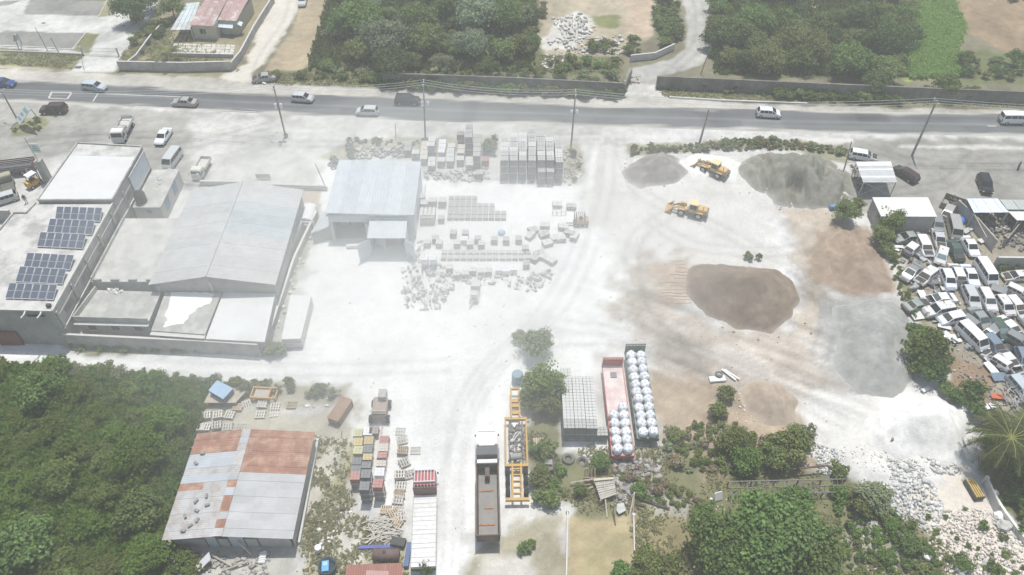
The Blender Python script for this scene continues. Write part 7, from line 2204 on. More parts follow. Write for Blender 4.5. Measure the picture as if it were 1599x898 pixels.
ORD = ["first", "second", "third", "fourth", "fifth", "sixth", "seventh", "eighth", "ninth", "tenth", "eleventh", "twelfth", "thirteenth", "fourteenth"]
TIER = ["bottom", "middle", "top", "uppermost"]
# the tall stack by the street pole
cols = [(788, 281.6, 5, 3), (802, 281.6, 6, 3), (816, 281.6, 6, 3), (830.5, 281.6, 7, 3), (845, 288.8, 7, 3), (859, 289, 6, 3), (872, 284.4, 5, 3)]
for ci, (x, y, nr, nt) in enumerate(cols):
    g = G(x, y, 0)
    for r_ in range(nr):
        top = nt
        if r_ == 0 and ci in (4, 5): top = 2
        for k in range(top):
            if 0 < r_ < nr-1 and 0 < ci < 6 and k == 0:
                continue
            block_pallet((g.x+rnd.uniform(-.03, .03), g.y+.62+r_*1.27+rnd.uniform(-.03, .03)), k*1.3, 0, rnd.choice(['grey', 'grey', 'pale']) if k == top-1 and r_ > 0 else 'grey',
                         "grey block pallet, %s tier, %s row, %s column from left of tall stack" % (TIER[k], ORD[r_], ORD[ci]), "tall block stack by the street pole")
# shorter mixed stacks to its left
mix = [(637, 245, 2, 1, 'dark'), (649, 250, 1, 1, 'pale'), (662, 258, 4, 1, 'cream'), (675, 248, 2, 2, 'pale'), (674, 269, 2, 1, 'pale'), (690, 248, 3, 1, 'white'), (689, 262, 1, 1, 'pale'), (703, 262, 4, 1, 'pale'),
       (720, 231, 1, 2, 'maroon'), (720, 249, 2, 1, 'cream'), (719, 260, 1, 1, 'pale'), (733, 245, 3, 3, 'dark'), (733, 261, 1, 1, 'cream'), (745, 264, 5, 2, 'grey'), (758, 261, 1, 1, 'red'), (734, 268, 1, 1, 'pale'), (748, 282, 1, 1, 'grey')]
for ci, (x, y, nr, nt, mt) in enumerate(mix):
    g = G(x, y, 0)
    for r_ in range(nr):
        for k in range(nt):
            if k < nt-1 and r_ > 0: continue
            block_pallet((g.x+rnd.uniform(-.05, .05), g.y+.6+r_*1.28), k*1.3, rnd.uniform(-.04, .04), mt, "%s block pallet, %s tier, row %s, in %s mixed stack from warehouse" % (mt, TIER[k], ORD[r_], ORD[ci] if ci < 14 else ["fifteenth", "sixteenth", "seventeenth"][ci-14]), "mixed block stacks behind the warehouse")
# hollow blocks drying on the ground
def array(x, y, counts, group, words, mat='grey', me=LOWM, pitch=.9, py=.9):
    g = G(x, y, 0)
    for r_, n in enumerate(counts):
        for i in range(n):
            block_pallet((g.x+i*pitch+rnd.uniform(-.02, .02), g.y+.45+r_*py+(.06 if r_ % 2 else 0)), 0, 0, mat, "low block cluster, %s from left, %s row from front, %s" % (ORD[i], ORD[r_], words), group, me, kindname="block_cluster", pal=False, cat="block cluster")
array(702.5, 345, [10, 10, 8, 8, 5, 5], "hollow blocks drying in the stepped field", "stepped drying field")
array(693, 408, [14, 14], "hollow blocks drying in the long double row", "long double drying row", 'pale', pitch=.93, py=1.0)
cub = [(680, 381, 'grey'), (708, 372.5, 'grey'), (727, 372.5, 'grey'), (746, 381.5, 'grey'), (772, 382.5, 'grey'), (790.5, 383, 'grey'), (810, 382, 'grey'), (820.5, 396.5, 'grey'), (667.5, 387.5, 'pale'), (686, 388, 'pale'), (714, 388.5, 'pale'), (725.5, 383, 'white'), (734, 389.5, 'pale'), (752, 390, 'pale'), (689, 349.5, 'grey'), (822, 421, 'dark'),
       (664, 421, 'pale'), (677, 421, 'pale'), (702, 427, 'pale'), (738.5, 431, 'pale'), (751.5, 433, 'pale'), (763, 432, 'pale'), (779, 430, 'white'), (790, 431, 'white'), (802, 429, 'white'), (713, 437, 'pale'), (727, 436, 'pale'), (640, 407, 'pale')]
plc = ["at the left behind the long double row", "second behind the long double row", "third behind the long double row", "fourth behind the long double row", "beside the blue tarp bundle, left", "beside the blue tarp bundle, right", "seventh behind the long double row", "at the right end of the long double row", "left end just above the double row", "second just above the double row",
       "third just above the double row", "white topped, above the double row", "fourth just above the double row", "fifth just above the double row", "alone left of the stepped drying field", "dark, alone beside the tumbled slabs", "front left cluster below the warehouse porch", "second of the front left cluster", "alone below the middle of the double row", "first of the front line of cubes",
       "second of the front line of cubes", "third of the front line of cubes", "white, fourth of the front line", "white, fifth of the front line", "white, last of the front line", "rubbly, left of the block machine", "rubbly, right behind the block machine", "beside the porch door leaf"]
for (x, y, mt), w_ in zip(cub, plc):
    g = G(x, y, 0)
    block_pallet((g.x, g.y+.5), 0, rnd.uniform(-.06, .06), mt, "single block cube "+w_, "single block cubes in the white yard", CUBM, kindname="block_cube", pal=False, cat="block cube")
for (x, y) in ((664, 421), (677, 421)):
    g = G(x, y, 0)
    block_pallet((g.x, g.y+.5), .96, 0, 'white', "white topped block cube stacked second in the front left cluster, %s one" % ("left" if x < 670 else "right"), "single block cubes in the white yard", CUBM, kindname="block_cube", pal=False, cat="block cube")
# tumbled slabs and pallets
SLB = cube_blocks(2, 2, 2, 1.5, 1.1, .5, .03, 9).mesh("blocks", BLK['pale'])
for i, (x, y, a, z, w_) in enumerate([(832, 361, .5, 0, "upper left"), (829, 369, .9, 0, "left, standing tilted"), (851, 353, -.1, 0, "nearest the forklift"), (850, 367, .35, 0, "middle upper"), (866, 373, .6, 0, "centre front"), (876, 374, .1, 0, "double one at the centre"), (889, 366, -.4, 0, "right"), (897, 371, 1.2, 0, "rightmost, tipped over"), (855, 381, .4, 0, "alone in front"), (836, 405, .9, 0, "left of the lower group"), (850, 402, -.5, 0, "middle of the lower group"), (861, 409, -.8, 0, "right of the lower group"), (842, 397, .3, 0, "behind the lower group"), (879, 356, 0, 0, "flat, below the forklift tines"), (870, 321, 0, 0, "small, behind the forklift frames"), (892, 324, 0, 0, "standing behind the forklift")]):
    g = G(x, y, .2)
    t = block_pallet((g.x, g.y), .05, a, 'pale' if i % 3 else 'grey', "tumbled paver pack, "+w_, "tumbled paver packs by the forklift", SLB, kindname="paver_pack", pal=False, cat="paver pack")
    t.rotation_euler = (rnd.uniform(-.22, .22), rnd.uniform(-.2, .2), a)
    t.location.z = .18
PFR = M("pale_frame_steel", (.55, .55, .54), .7, .1)
for i, x in enumerate((866, 873, 880)):
    g = G(x, 334, 0); mb = MB()
    for sx in (-.35, .35):
        for sy in (-.35, .35): mb.cyl((sx, sy, 0), (sx, sy, .9), .03, 4)
    for z in (.05, .88):
        mb.tube([(-.35, -.35, z), (.35, -.35, z), (.35, .35, z), (-.35, .35, z), (-.35, -.35, z)], .03, 4)
    single(mb, "steel_frame", PFR, "empty pale steel frame, %s of three behind the forklift" % ("left", "middle", "right")[i], "frame", "steel frames by the forklift", loc=(g.x, g.y, 0))
g = G(783, 361, .5)
mb = MB().lathe([(.4, 0), (.55, .12), (.5, .4), (.25, .55), (.05, .6)], 9)
mb.v = [(x*(1+.25*math.sin(i*1.7)), y*(1+.2*math.cos(i*2.3)), z*(1+.1*math.sin(i))) for i, (x, y, z) in enumerate(mb.v)]
single(mb, "tarp_bundle", M("blue_tarp", (.30, .42, .62), .6, .15, 3), "crumpled blue tarp bundle among the block cubes", "tarp", None, True, loc=(g.x, g.y, 0))
rubble("broken_blocks", "broken blocks and dusty offcuts tipped beside the warehouse", [[(628, 415), (690, 412), (712, 440), (700, 470), (670, 490), (632, 478), (626, 445)], [(690, 425), (760, 430), (830, 430), (862, 412), (862, 440), (830, 458), (780, 446), (700, 445)], [(645, 380), (665, 372), (668, 410), (645, 412)]], 520, .15, .9, M("dusty_broken_block", (.44, .43, .405), .95, .15, 1.5), 21, .8)
rubble("tumbled_blocks", "tumbled pale blocks along the front of the mixed stacks", [[(662, 268), (760, 262), (768, 284), (700, 284), (665, 282)], [(555, 232), (640, 228), (642, 246), (548, 250)]], 260, .25, 1.1, M("pale_tumbled_block", (.42, .41, .385), .9, .15, 1.5), 22, .5)
rubble("stack_debris", "broken blocks beside the tall stack", [[(878, 236), (910, 236), (914, 268), (890, 290), (878, 280)]], 130, .2, .7, M("dusty_debris", (.45, .43, .38), .9, .2, 1.5), 23, .4)
TY = MB(); n1, n2 = 14, 6
for i in range(n1):
    for j in range(n2):
        a = 2*math.pi*i/n1; b = 2*math.pi*j/n2
        TY.v.append(((.36+.14*math.cos(b))*math.cos(a), (.36+.14*math.cos(b))*math.sin(a), .12+.12*math.sin(b)))
for i in range(n1):
    for j in range(n2):
        TY.f.append((i*n2+j, ((i+1) % n1)*n2+j, ((i+1) % n1)*n2+(j+1) % n2, i*n2+(j+1) % n2))
TYM = TY.mesh("tyre", M("dusty_old_tyre", (.16, .155, .15), .9, .2, 3), True)
def tyres(pts, label, group, s=1.0):
    for x, y, z, tl in pts:
        g = G(x, y, z+.1)
        o = link("old_tyre", TYM, None, None, (g.x, g.y, z), 0)
        o.rotation_euler = (tl, tl*.6, x)
        o.scale = (s, s, s)
        tag(o, label, "tyre", group)
tyres([(545, 217, .1, 0), (547, 222, .3, .2), (543, 226, .1, .3), (549, 230, 0, .1), (543, 234, 0, .9), (556, 231, 0, .2), (516, 257, 0, .1), (522, 255, .1, .4), (527, 252, .2, .2), (530, 258, 0, .3), (521, 262, 0, .2), (525, 250, .4, .1), (604, 224, 0, .9), (563, 222, 0, .3)], "old dusty tyre thrown on the weedy dump behind the warehouse", "tyres on the weedy dump")
tyres([(611, 236, 0, .4), (618, 232, 0, .7), (626, 230, 0, .5), (622, 238, .2, .8), (634, 226, 0, .4), (640, 233, .2, .6), (645, 224, .1, .2), (652, 222, 0, .6), (605, 240, 0, .3)], "old tyre jumbled among broken blocks near the mixed stacks", "tyres near the mixed stacks")
tyres([(887, 717, 0, .1)], "large old tyre lying flat left of the timber pallet", None, 1.5)
tyres([(910, 721, 0, .5)], "large old tyre half hidden in weeds beside the timber pallet", None, 1.4)
rubble("heap_stones", "coarse stones spilled round the feet of the sand heaps", [[(1060, 495), (1100, 500), (1200, 525), (1260, 500), (1268, 520), (1200, 540), (1100, 515)], [(1150, 290), (1215, 318), (1300, 332), (1300, 342), (1200, 330), (1145, 300)], [(975, 285), (1065, 280), (1070, 290), (1010, 302)]], 160, .08, .5, M("heap_foot_stone", (.34, .31, .27), .95, .2, 1.5), 58, power=3)
# container of wet moulds right of the warehouse
g = G(668, 352, 0)
t = thing("mould_rack", "long dusty rack of moulds standing along the warehouse's right wall", "rack", (g.x, g.y+1.2, 0))
B(MB().box((0, 0, .7), (2.2, 2.2, 1.4)), "rack_base", M("dusty_rack", (.40, .385, .35), .9, .2, 2), t, world=False)
for k in range(4):
    B(MB().box((-.9+.6*k, .2, 1.5), (.4, 1.9, .22)), "mould", BLK['pale'], t, world=False)
for i, (x, y, w_) in enumerate([(658, 312, "far"), (663, 322, "middle"), (676, 318, "outer"), (691, 318, "lone outer")]):
    g = G(x, y, .4)
    block_pallet((g.x, g.y), 0, 0, 'pale', "pale block pallet in the %s place along the warehouse's right wall" % w_, "pallets along the warehouse wall")
single(MB().tube([G(664, 288, .6), G(661, 310, .9)], .12, 5), "pole_pipe", PFR, "pale pipe lying along the warehouse's right wall", "pipe")
# slab stack left of the yard
t = thing("slab_stack", "long stack of whitish concrete slabs at the corner of the marl yard", "slab stack", (*((G(439, 546, 0)+G(486, 470, 0))/2).xy, 0))
zt_ = 1.9
TQ = GP([(454, 460), (486, 462), (469, 529), (439, 529)], zt_)
for k in range(5):
    z = .12+k*.37
    q = [Vector((p.x+rnd.uniform(-.06, .06), p.y+rnd.uniform(-.08, .08), 0)) for p in TQ]
    B(MB().prism([(p.x, p.y) for p in q], z, z+.27), "slab", M("stacked_slab", (.62, .61, .59), .9, .1, 1, col2=(.5, .48, .45), mix=(.55, .75), mscale=1), t)
    for f in (.1, .5, .9):
        a, b = TQ[0].lerp(TQ[3], f), TQ[1].lerp(TQ[2], f)
        B(MB().wall(a.lerp(b, .04), a.lerp(b, .96), .12, z-.1, z-.004), "spacer", WOOD, t)
rubble("alley_stones", "pale stones dumped along the alley wall", [[(462, 412), (497, 352), (502, 356), (470, 420), (440, 500), (425, 535), (420, 530)]], 130, .25, .9, STONEW, 24, .25)
# front block stack
cols = [(887, 690, 7, 2, 'pale'), (904.5, 690, 6, 2, 'pale'), (922, 690.5, 6, 2, 'pale'), (939.5, 690.5, 1, 1, 'pale')]
for ci, (x, y, nr, nt, mt) in enumerate(cols):
    g = G(x, y, 0)
    for r_ in range(nr):
        for k in range(nt):
            if k == 0 and 0 < r_ < nr-1 and ci == 1: continue
            block_pallet((g.x, g.y+.62+r_*1.25), k*1.42, 0, 'grey' if r_ == 0 else mt, "pale block pallet, %s tier, %s row, %s column from left, beside red trailer" % (TIER[k], ORD[r_], ORD[ci]), "block stack beside the red trailer", scale=(1.06, 1.03, 1.08))
# coloured pavers
Z2 = lambda x, y: (530+x/4.99, 600+y/4.99)
pav = [(145, 375, 'lime', 1), (145, 445, 'tan', 1), (145, 510, 'lime', 1), (135, 600, 'charcoal', 1), (130, 655, 'charcoal', 1), (122, 710, 'red', 2), (222, 365, 'white', 1), (228, 435, 'tan', 1), (222, 500, 'charcoal', 1), (218, 570, 'tan', 1), (210, 620, 'charcoal', 1), (205, 695, 'charcoal', 2), (195, 790, 'charcoal', 3),
       (268, 355, 'maroon', 1), (348, 430, 'red', 1), (343, 490, 'cream', 1), (330, 558, 'red', 1), (325, 605, 'cream', 1), (312, 680, 'white', 1), (298, 770, 'red', 3)]
pw = ["farthest of the left column", "second of the left column", "third of the left column", "fourth of the left column", "fifth of the left column", "nearest of the left column", "farthest of the middle column", "second of the middle column", "third of the middle column", "fourth of the middle column", "fifth of the middle column", "sixth of the middle column", "nearest of the middle column",
      "half pallet behind the middle column", "farthest of the right column", "second of the right column", "third of the right column", "fourth of the right column", "wrapped, fifth of the right column", "nearest of the right column"]
PAVM = cube_blocks(3, 3, 6, 1.08, 1.05, .85, .02, 11).mesh("blocks", BLK['grey'])
nm = {'lime': "yellowish", 'tan': "tan", 'charcoal': "charcoal", 'red': "red", 'white': "white", 'maroon': "maroon", 'cream': "cream"}
for (x, y, mt, nt), w_ in zip(pav, pw):
    px = Z2(x, y); g = G(px[0], px[1], nt*1.0)
    for k in range(nt):
        m2 = mt if k == nt-1 else 'grey' if mt != 'charcoal' else 'charcoal'
        block_pallet((g.x, g.y-.0), k*1.0, 0, m2, "%s paver pallet, %s, %s" % (nm.get(m2, "grey"), w_, "on top" if k == nt-1 and nt > 1 else TIER[k]+" tier" if nt > 1 else "standing alone in its place"), "coloured paver pallets", PAVM, kindname="paver_pallet", cat="paver pallet")
# wooden pallets
PALM = [pallet_mb(1.2, 1.0, 4).mesh("slats", WOOD), pallet_mb(1.1, 1.1, 4).mesh("slats", WOOD), pallet_mb(1.2, 1.0, 5).mesh("slats", WOODB)]
def pstack(px, n, rz, label, kind=0, tilt=(0, 0), group=None):
    g = G(px[0], px[1], n*.14)
    t = thing("pallet_stack" if n > 1 else "pallet", label, "pallets" if n > 1 else "pallet", (g.x, g.y, 0), rz, group)
    for k in range(n):
        o = link("pallet", PALM[kind], t, None, (rnd.uniform(-.05, .05), rnd.uniform(-.05, .05), k*.132), rnd.uniform(-.06, .06))
    t.rotation_euler = (tilt[0], tilt[1], rz)
    if tilt != (0, 0): t.location.z = .12
    return t
Z4 = lambda x, y: (240+x/5.61, 560+y/5.61)
for (x, y), n, rz, w_ in [((390, 505), 4, -.15, "back row, first from the thicket"), ((455, 490), 4, .25, "back row, second from the thicket"), ((560, 480), 5, .2, "back row, dark and third from the thicket"), ((660, 485), 3, -.1, "back row, nearest the patched shed's end"), ((395, 595), 4, .1, "front row, first from the thicket"), ((455, 590), 4, -.1, "front row, second from the thicket"), ((543, 575), 5, .25, "front row, turned askew"), ((645, 590), 3, .1, "front row, last on the right")]:
    pstack(Z4(x, y), n, rz, "grey pallet stack beside the thicket, "+w_, 0, group="pallet stacks beside the thicket")
for (x, y), n, rz, k, lb, tl in [((950, 390), 3, 0, 0, "pale pallet stack right below the yellow steel frame", (0, 0)), ((930, 485), 2, 0, 0, "flat grey pallet pair below the pale pallet stack", (0, 0)), ((1060, 415), 2, .1, 0, "bleached pallet lying in weeds right of the pale stack", (0, 0)), ((1050, 475), 1, .1, 1, "bleached single pallet on the dusty weeds", (0, 0)), ((1205, 400), 2, 0, 2, "cream pallet pair standing near the white lane", (0, 0)), ((730, 420), 3, 0, 2, "brown pallet stack beside the plywood deck", (0, 0)), ((815, 405), 1, .5, 1, "grey pallet leaning against the brown pallet stack", (.6, .1)), ((760, 320), 1, .4, 2, "splintered brown pallet on the plywood deck", (.15, 0)), ((760, 600), 1, 0, 0, "single grey pallet at the patched shed's back edge", (0, 0))]:
    pstack(Z4(x, y), n, rz, lb, k, tl)
for (x, y), n, rz, k, lb, tl in [((475, 365), 1, 0, 0, "bleached pallet at the far end of the pallet line", (0, 0)), ((490, 430), 2, .2, 0, "loose grey pallets second in the pallet line", (.1, 0)), ((490, 505), 5, 0, 2, "brownish pallet stack third in the pallet line", (0, 0)), ((590, 515), 1, 0, 0, "pale slatted pallet lying right of the brownish stack", (0, 0)), ((505, 605), 3, .5, 0, "twisted pallet pile in the middle of the pallet line", (.2, .1)), ((470, 695), 7, .05, 0, "tall grey pallet stack left of the red cab", (0, 0)), ((548, 700), 2, .3, 0, "pale pallets leaning between tall stack and red cab", (.15, 0)), ((475, 790), 3, 0, 0, "bright slatted pallet stack beside the red cab", (0, 0)), ((465, 855), 3, .1, 2, "brown pallet stack below the bright slatted one", (0, 0))]:
    pstack(Z2(x, y), n, rz, lb, k, tl)
Z7 = lambda x, y: (520+x/6.51, 760+y/6.51)
for (x, y), n, rz, k, lb, tl in [((665, 130), 2, -.1, 0, "grey pallets at the rear of the pallet line, upper", (.05, 0)), ((660, 205), 1, 0, 0, "bright white slatted pallet near the plank heap", (0, 0)), ((530, 225), 3, 0, 2, "brown pallet stack left of the white slatted pallet", (0, 0)), ((620, 270), 2, .6, 2, "tilted brown pallets above the plank heap", (.2, .1)), ((680, 305), 2, .2, 0, "dusty pallet right of the tilted pallets", (.05, 0)), ((650, 370), 2, -.5, 2, "twisted pallets at the right of the plank heap", (.2, 0)), ((665, 470), 1, 1.3, 0, "pallet leaning at the end of the plank heap", (.3, 0))]:
    pstack(Z7(x, y), n, rz, lb, k, tl)
pk = MB()
for i in range(70):
    g = G(*Z7(rnd.uniform(390, 620), rnd.uniform(330, 560)), .1)
    pk.box((g.x, g.y, .12+.3*rnd.random()), (rnd.uniform(1.0, 2.2), .1, .04), rnd.gauss(.1, .5), 0, rnd.uniform(-.15, .15))
o = single(pk, "plank_heap", M("bleached_plank", (.46, .43, .37), .9, .2, 3), "heap of loose bleached planks below the pallet line", None); o["kind"] = "stuff"
g = G(593, 853, .3)
single(MB().box((0, 0, .12), (4.4, .35, .24), .03), "blue_beam", M("faded_blue_paint", (.10, .12, .36), .7, .2, 2), "long blue painted beam in front of the plank heap", "beam", None, loc=(g.x, g.y, .02))
single(MB().box((0, 0, .3), (.5, 2.6, .6), -.05), "blue_trough", M("faded_blue_trough", (.10, .15, .28), .7, .2, 2), "narrow blue trough beside the white deck truck", "trough", None, loc=(*G(637, 867, .3).xy, 0))
g = G(622, 847, .4)
single(MB().box((0, 0, .35), (1.5, .9, .7), -.2), "black_crate", M("black_crate", (.07, .07, .065), .8, .2), "black crate at the right end of the blue beam", "crate", None, loc=(g.x, g.y, 0))
g = G(603, 866, .6)
t = thing("rusty_tank", "rusty brown cylindrical tank lying behind the rusted roof", "tank", (g.x, g.y, 0))
B(MB().cyl((-1.35, 0, .62), (1.35, 0, .62), .6, 16), "tank_body", M("rust_brown_tank", (.15, .10, .085), .8, .2, 2), t, True, world=False)
B(MB().cyl((-.15, 0, 1.15), (-.15, 0, 1.28), .2, 10), "hatch", BLKP, t, world=False)
for x in (-.9, .9): B(MB().box((x, 0, .12), (.15, .9, .24)), "saddle", DKM, t, world=False)
t = rootat("rusted_shelter", "rust red sheet roof cut by the lower frame edge", "shelter", GP([(541, 882), (628, 879), (630, 930), (538, 935)], 1.8))
for k in range(4):
    RP = GP([(541, 882), (628, 879), (632, 930), (536, 935)], 1.8)
    q = [RP[0].lerp(RP[1], k/4), RP[0].lerp(RP[1], k/4+.245), RP[3].lerp(RP[2], k/4+.245), RP[3].lerp(RP[2], k/4)]
    B(MB().plate(q, .04), "roof_sheet", corr("red_rust_sheet", (.25, .10, .075), (.33, .18, .14), (.45, .65), 'X', .25), t)
B(MB().plate([p+Vector((0, 0, .05)) for p in GP([(572, 891), (607, 892), (606, 920), (570, 920)], 1.8)], .03), "roof_patch", corr("pink_rust_sheet", (.40, .24, .22), (.36, .2, .18), (.45, .65), 'X', .25), t)
for p in GP([(545, 886), (625, 884)], 1.8): B(MB().box((p.x, p.y, .88), (.12, .12, 1.72)), "post", TRIM, t)
g = G(511, 884, .6)
t = thing("round_tub", "dark round tub with a bright blue box inside near the frame edge", "tub", (g.x, g.y, 0))
B(MB().lathe([(.75, 0), (.9, .1), (.95, .85), (.85, .85), (.8, .25)], 16), "tub_wall", M("dark_teal_tub", (.05, .075, .09), .5, .1), t, True, world=False)
bx = thing("blue_box", "bright blue box lying in the dark round tub", "box", (g.x-.15, g.y-.1, .5), .15)
B(MB().box((0, 0, .2), (.7, 1.1, .4)), "box_body", M("bright_blue_plastic", (.12, .34, .55), .5, .08), bx, world=False)
B(MB().box((0, .2, .42), (.45, .4, .05)), "lid", M("pale_blue_plastic", (.3, .5, .65), .5, .08), bx, world=False)
# blue roofed crate on plywood, yellow frame, rusty box
PQ = GP([(332, 603), (392, 603), (368, 629), (318, 629)], .9)
t = rootat("plywood_deck", "dusty plywood deck carrying a blue crate, raised on legs", "platform", PQ)
for k in range(3):
    q = [PQ[0].lerp(PQ[1], k/3), PQ[0].lerp(PQ[1], (k+.98)/3), PQ[3].lerp(PQ[2], (k+.98)/3), PQ[3].lerp(PQ[2], k/3)]
    B(MB().plate(q, .08), "board", M("dusty_plywood", (.42, .37, .30), .9, .15, 1.5), t)
for p in PQ:
    c = sum(PQ, Vector())/4; q = p.lerp(c, .06)
    B(MB().box((q.x, q.y, .4), (.12, .12, .8)), "leg", WOODB, t)
BQ = GP([(339, 594), (363, 606), (348, 622), (326, 609)], 1.9)
t = thing("blue_crate", "pale blue topped square crate standing askew on the plywood deck", "crate", (*(sum(BQ, Vector())/4).xy, .905))
B(MB().prism([(p.x, p.y) for p in BQ], .91, 1.75), "side", M("dark_crate_side", (.10, .13, .17), .8, .1), t)
c_ = sum(BQ, Vector())/4
for k in range(2):
    q = [BQ[0].lerp(BQ[1], k*.5), BQ[0].lerp(BQ[1], k*.5+.495), BQ[3].lerp(BQ[2], k*.5+.495), BQ[3].lerp(BQ[2], k*.5)]
    q = [c_+(p-c_)*1.06 for p in q]
    B(MB().prism([(p.x, p.y) for p in q], 1.76, 1.83+.01*k), "top_panel", M("pale_blue_panel", (.30, .42, .54), .6, .08, 1.5), t)
a, b = G(393, 612, .8), G(432, 614, .8)
t = thing("yellow_frame", "yellow orange steel box frame lying behind the pale pallet stack", "frame", (*((a+b)/2).xy, 0), math.atan2(b.y-a.y, b.x-a.x))
for s_ in (-1, 1): b_(t, (0, s_*.75, .7), (3.1, .16, .3), "side_beam", YEL)
for x in (-1.5, .65, 1.5): b_(t, (x, 0, .7), (.14, 1.4, .28), "cross_beam", YEL)
for x in (-1.4, 1.4):
    for s_ in (-1, 1): b_(t, (x, s_*.75, .28), (.14, .14, .55), "leg", YEL)
b_(t, (-.3, 0, .55), (1.9, 1.3, .06), "floor_plate", M("dusty_plate", (.42, .38, .34), .8, .15))
a, b = G(521, 655, .9), G(541, 625, .9)
t = thing("rusty_skip", "rusty brown steel box lying tilted in the weeds", "container", (*((a+b)/2).xy, 0), math.atan2(b.y-a.y, b.x-a.x))
RSK = corr("rusty_skip_steel", (.26, .16, .11), (.34, .24, .18), (.45, .65), 'X', .3)
b_(t, (0, 0, .55), (3.3, 1.4, 1.1), "shell", RSK)
b_(t, (0, 0, 1.12), (3.4, 1.5, .06), "lid", RSK)
for x in (-1.5, 1.5): b_(t, (x, 0, .55), (.1, 1.5, 1.14), "rim", M("dark_rust", (.14, .085, .06), .8, .2))
rubble("slab_pieces", "broken pale slabs lying among dusty weeds", [[(480, 620), (515, 622), (510, 640), (478, 640)], [(490, 780), (545, 790), (560, 850), (500, 860)]], 70, .2, .8, STONEW, 31, .1, flat=.35)
rubble("weed_stones", "pale stones scattered in the weeds by the patched shed", [[(482, 690), (545, 690), (550, 800), (470, 860)], [(470, 850), (620, 800), (640, 898), (470, 898)], [(740, 860), (880, 800), (880, 898), (740, 898)], [(640, 610), (700, 610), (700, 700), (640, 700)]], 200, .06, .26, STONEW, 32, power=4)
# blue drums by the dark tree
for (x, y, s_, lb) in [(808, 590, 1.25, "large blue grey drum standing beside the dark tree"), (814, 613, .7, "small blue drum at the yellow trailer neck")]:
    g = G(x, y, .7)
    t = thing("drum", lb, "drum", (g.x, g.y, 0)); t.scale = (s_, s_, s_)
    B(MB().lathe([(.52, 0), (.55, .04), (.55, 1.2), (.52, 1.24), (.42, 1.22)], 16), "drum_body", M("blue_grey_plastic", (.22, .30, .36), .5, .1, 2), t, True, world=False)
    for z in (.4, .8): B(MB().lathe([(.555, z), (.575, z+.03), (.555, z+.06)], 16), "hoop", M("blue_grey_plastic", (.22, .30, .36)), t, True, world=False)
g = G(1301, 323.5, .4)
t = thing("drum", "blue drum lying on its side at the foot of the boundary tree", "drum", (g.x, g.y, .42), .2)
B(MB().cyl((-.55, 0, 0), (.55, 0, 0), .4, 14), "drum_body", M("mid_blue_plastic", (.16, .28, .42), .5, .1, 2), t, True, world=False)
B(MB().cyl((.55, 0, 0), (.6, 0, 0), .36, 14), "lid", M("pale_blue_lid", (.4, .5, .55), .5), t, world=False)
# junk beyond the block stack: bins, carts, timbers
g = G(841, 692, .5)
t = thing("crate_box", "dark box with brown slatted lid beside the dark weeds", "box", (g.x, g.y, 0), .05)
b_(t, (0, 0, .35), (1.3, .9, .7), "box_body", M("dark_violet_box", (.10, .10, .13), .8, .1)); 
for k in range(5): b_(t, (-.5+.25*k, 0, .76), (.2, 1.1, .06), "lid_slat", WOODB)
g = G(856, 726, .5)
t = thing("scrap_cart", "rusty framed cart standing in dark weeds", "cart", (g.x, g.y, 0))
b_(t, (0, 0, .5), (1.2, 1.5, .4), "tray", DKM); b_(t, (0, .1, .85), (.9, .7, .35), "load", M("grey_load", (.3, .29, .27)))
B(MB().tube([(.6, .8, .3), (.6, .8, 1.3), (.6, -.8, 1.3), (.6, -.8, .3)], .04, 4), "handle", M("rust_bar", (.25, .12, .09), .8), t, world=False)
def timber(a, b, za, zb, w_, mat, label, name="timber", cat="timber"):
    A_, B_ = G(a[0], a[1], za), G(b[0], b[1], zb)
    return single(MB().tube([A_, B_], w_, 4), name, mat, label, cat)
TB = M("brown_timber", (.34, .26, .18), .9, .2, 3); TP = M("pale_timber", (.50, .45, .37), .9, .15, 3); TD = M("dark_timber", (.13, .10, .085), .9, .2, 3)
for i, x in enumerate((916.5, 920, 923.8, 927.3)):
    pass
t = thing("timber_pallet", "brown pallet of four upright boards leaning in green weeds", "pallet", (*G(921, 752, .1).xy, 0), .02)
for k in range(4): b_(t, (-.55+.36*k, .3, .75), (.2, .07, 1.9), "board", TB, rx=-.5)
for z in (.2, 1.1): b_(t, (0, .45-.5*z, z), (1.4, .07, .12), "rail", TB)
timber((891, 754), (926, 748), .5, .6, .1, TP, "long pale timber lying left of the pallet shed ruin"); timber((900, 758), (922, 756), .3, .3, .09, TB, "short brown timber under the long pale timber"); timber((899, 771), (926, 760), .1, .4, .08, TP, "pale plank slanting toward the weeds, lowest left")
timber((943, 753), (948, 808), 1.2, .1, .08, TP, "long bleached pole leaning from the ruin to the dry grass"); timber((988, 815), (990, 774), .1, .9, .1, TB, "brown post slanting up from the dry plot's far edge"); timber((981, 816), (991, 768), .1, 1.0, .08, TP, "paler post beside the brown slanting post")
timber((1002, 779), (1046, 794), .3, .3, .12, TD, "long dark beam lying at the slope's foot"); timber((985, 784), (1007, 790), .3, .2, .12, TD, "short dark beam under the long dark one"); timber((957, 790), (961, 820), .8, .1, .06, TD, "thin dark stake at the edge of the dry plot")
RQ = GP([(927, 748), (959, 746), (962, 772), (938, 781)], .9)
t = rootat("slatted_ruin", "collapsed slatted floor of grey boards amid scrap", "ruin", RQ)
for k in range(9):
    q = [RQ[0].lerp(RQ[3], (k+.05)/9), RQ[1].lerp(RQ[2], (k+.05)/9), RQ[1].lerp(RQ[2], (k+.85)/9), RQ[0].lerp(RQ[3], (k+.85)/9)]
    q = [p+Vector((0, 0, rnd.uniform(-.06, .06))) for p in q]
    B(MB().plate(q, .05), "slat", M("grey_slat", (.42, .40, .35), .9, .15, 3), t)
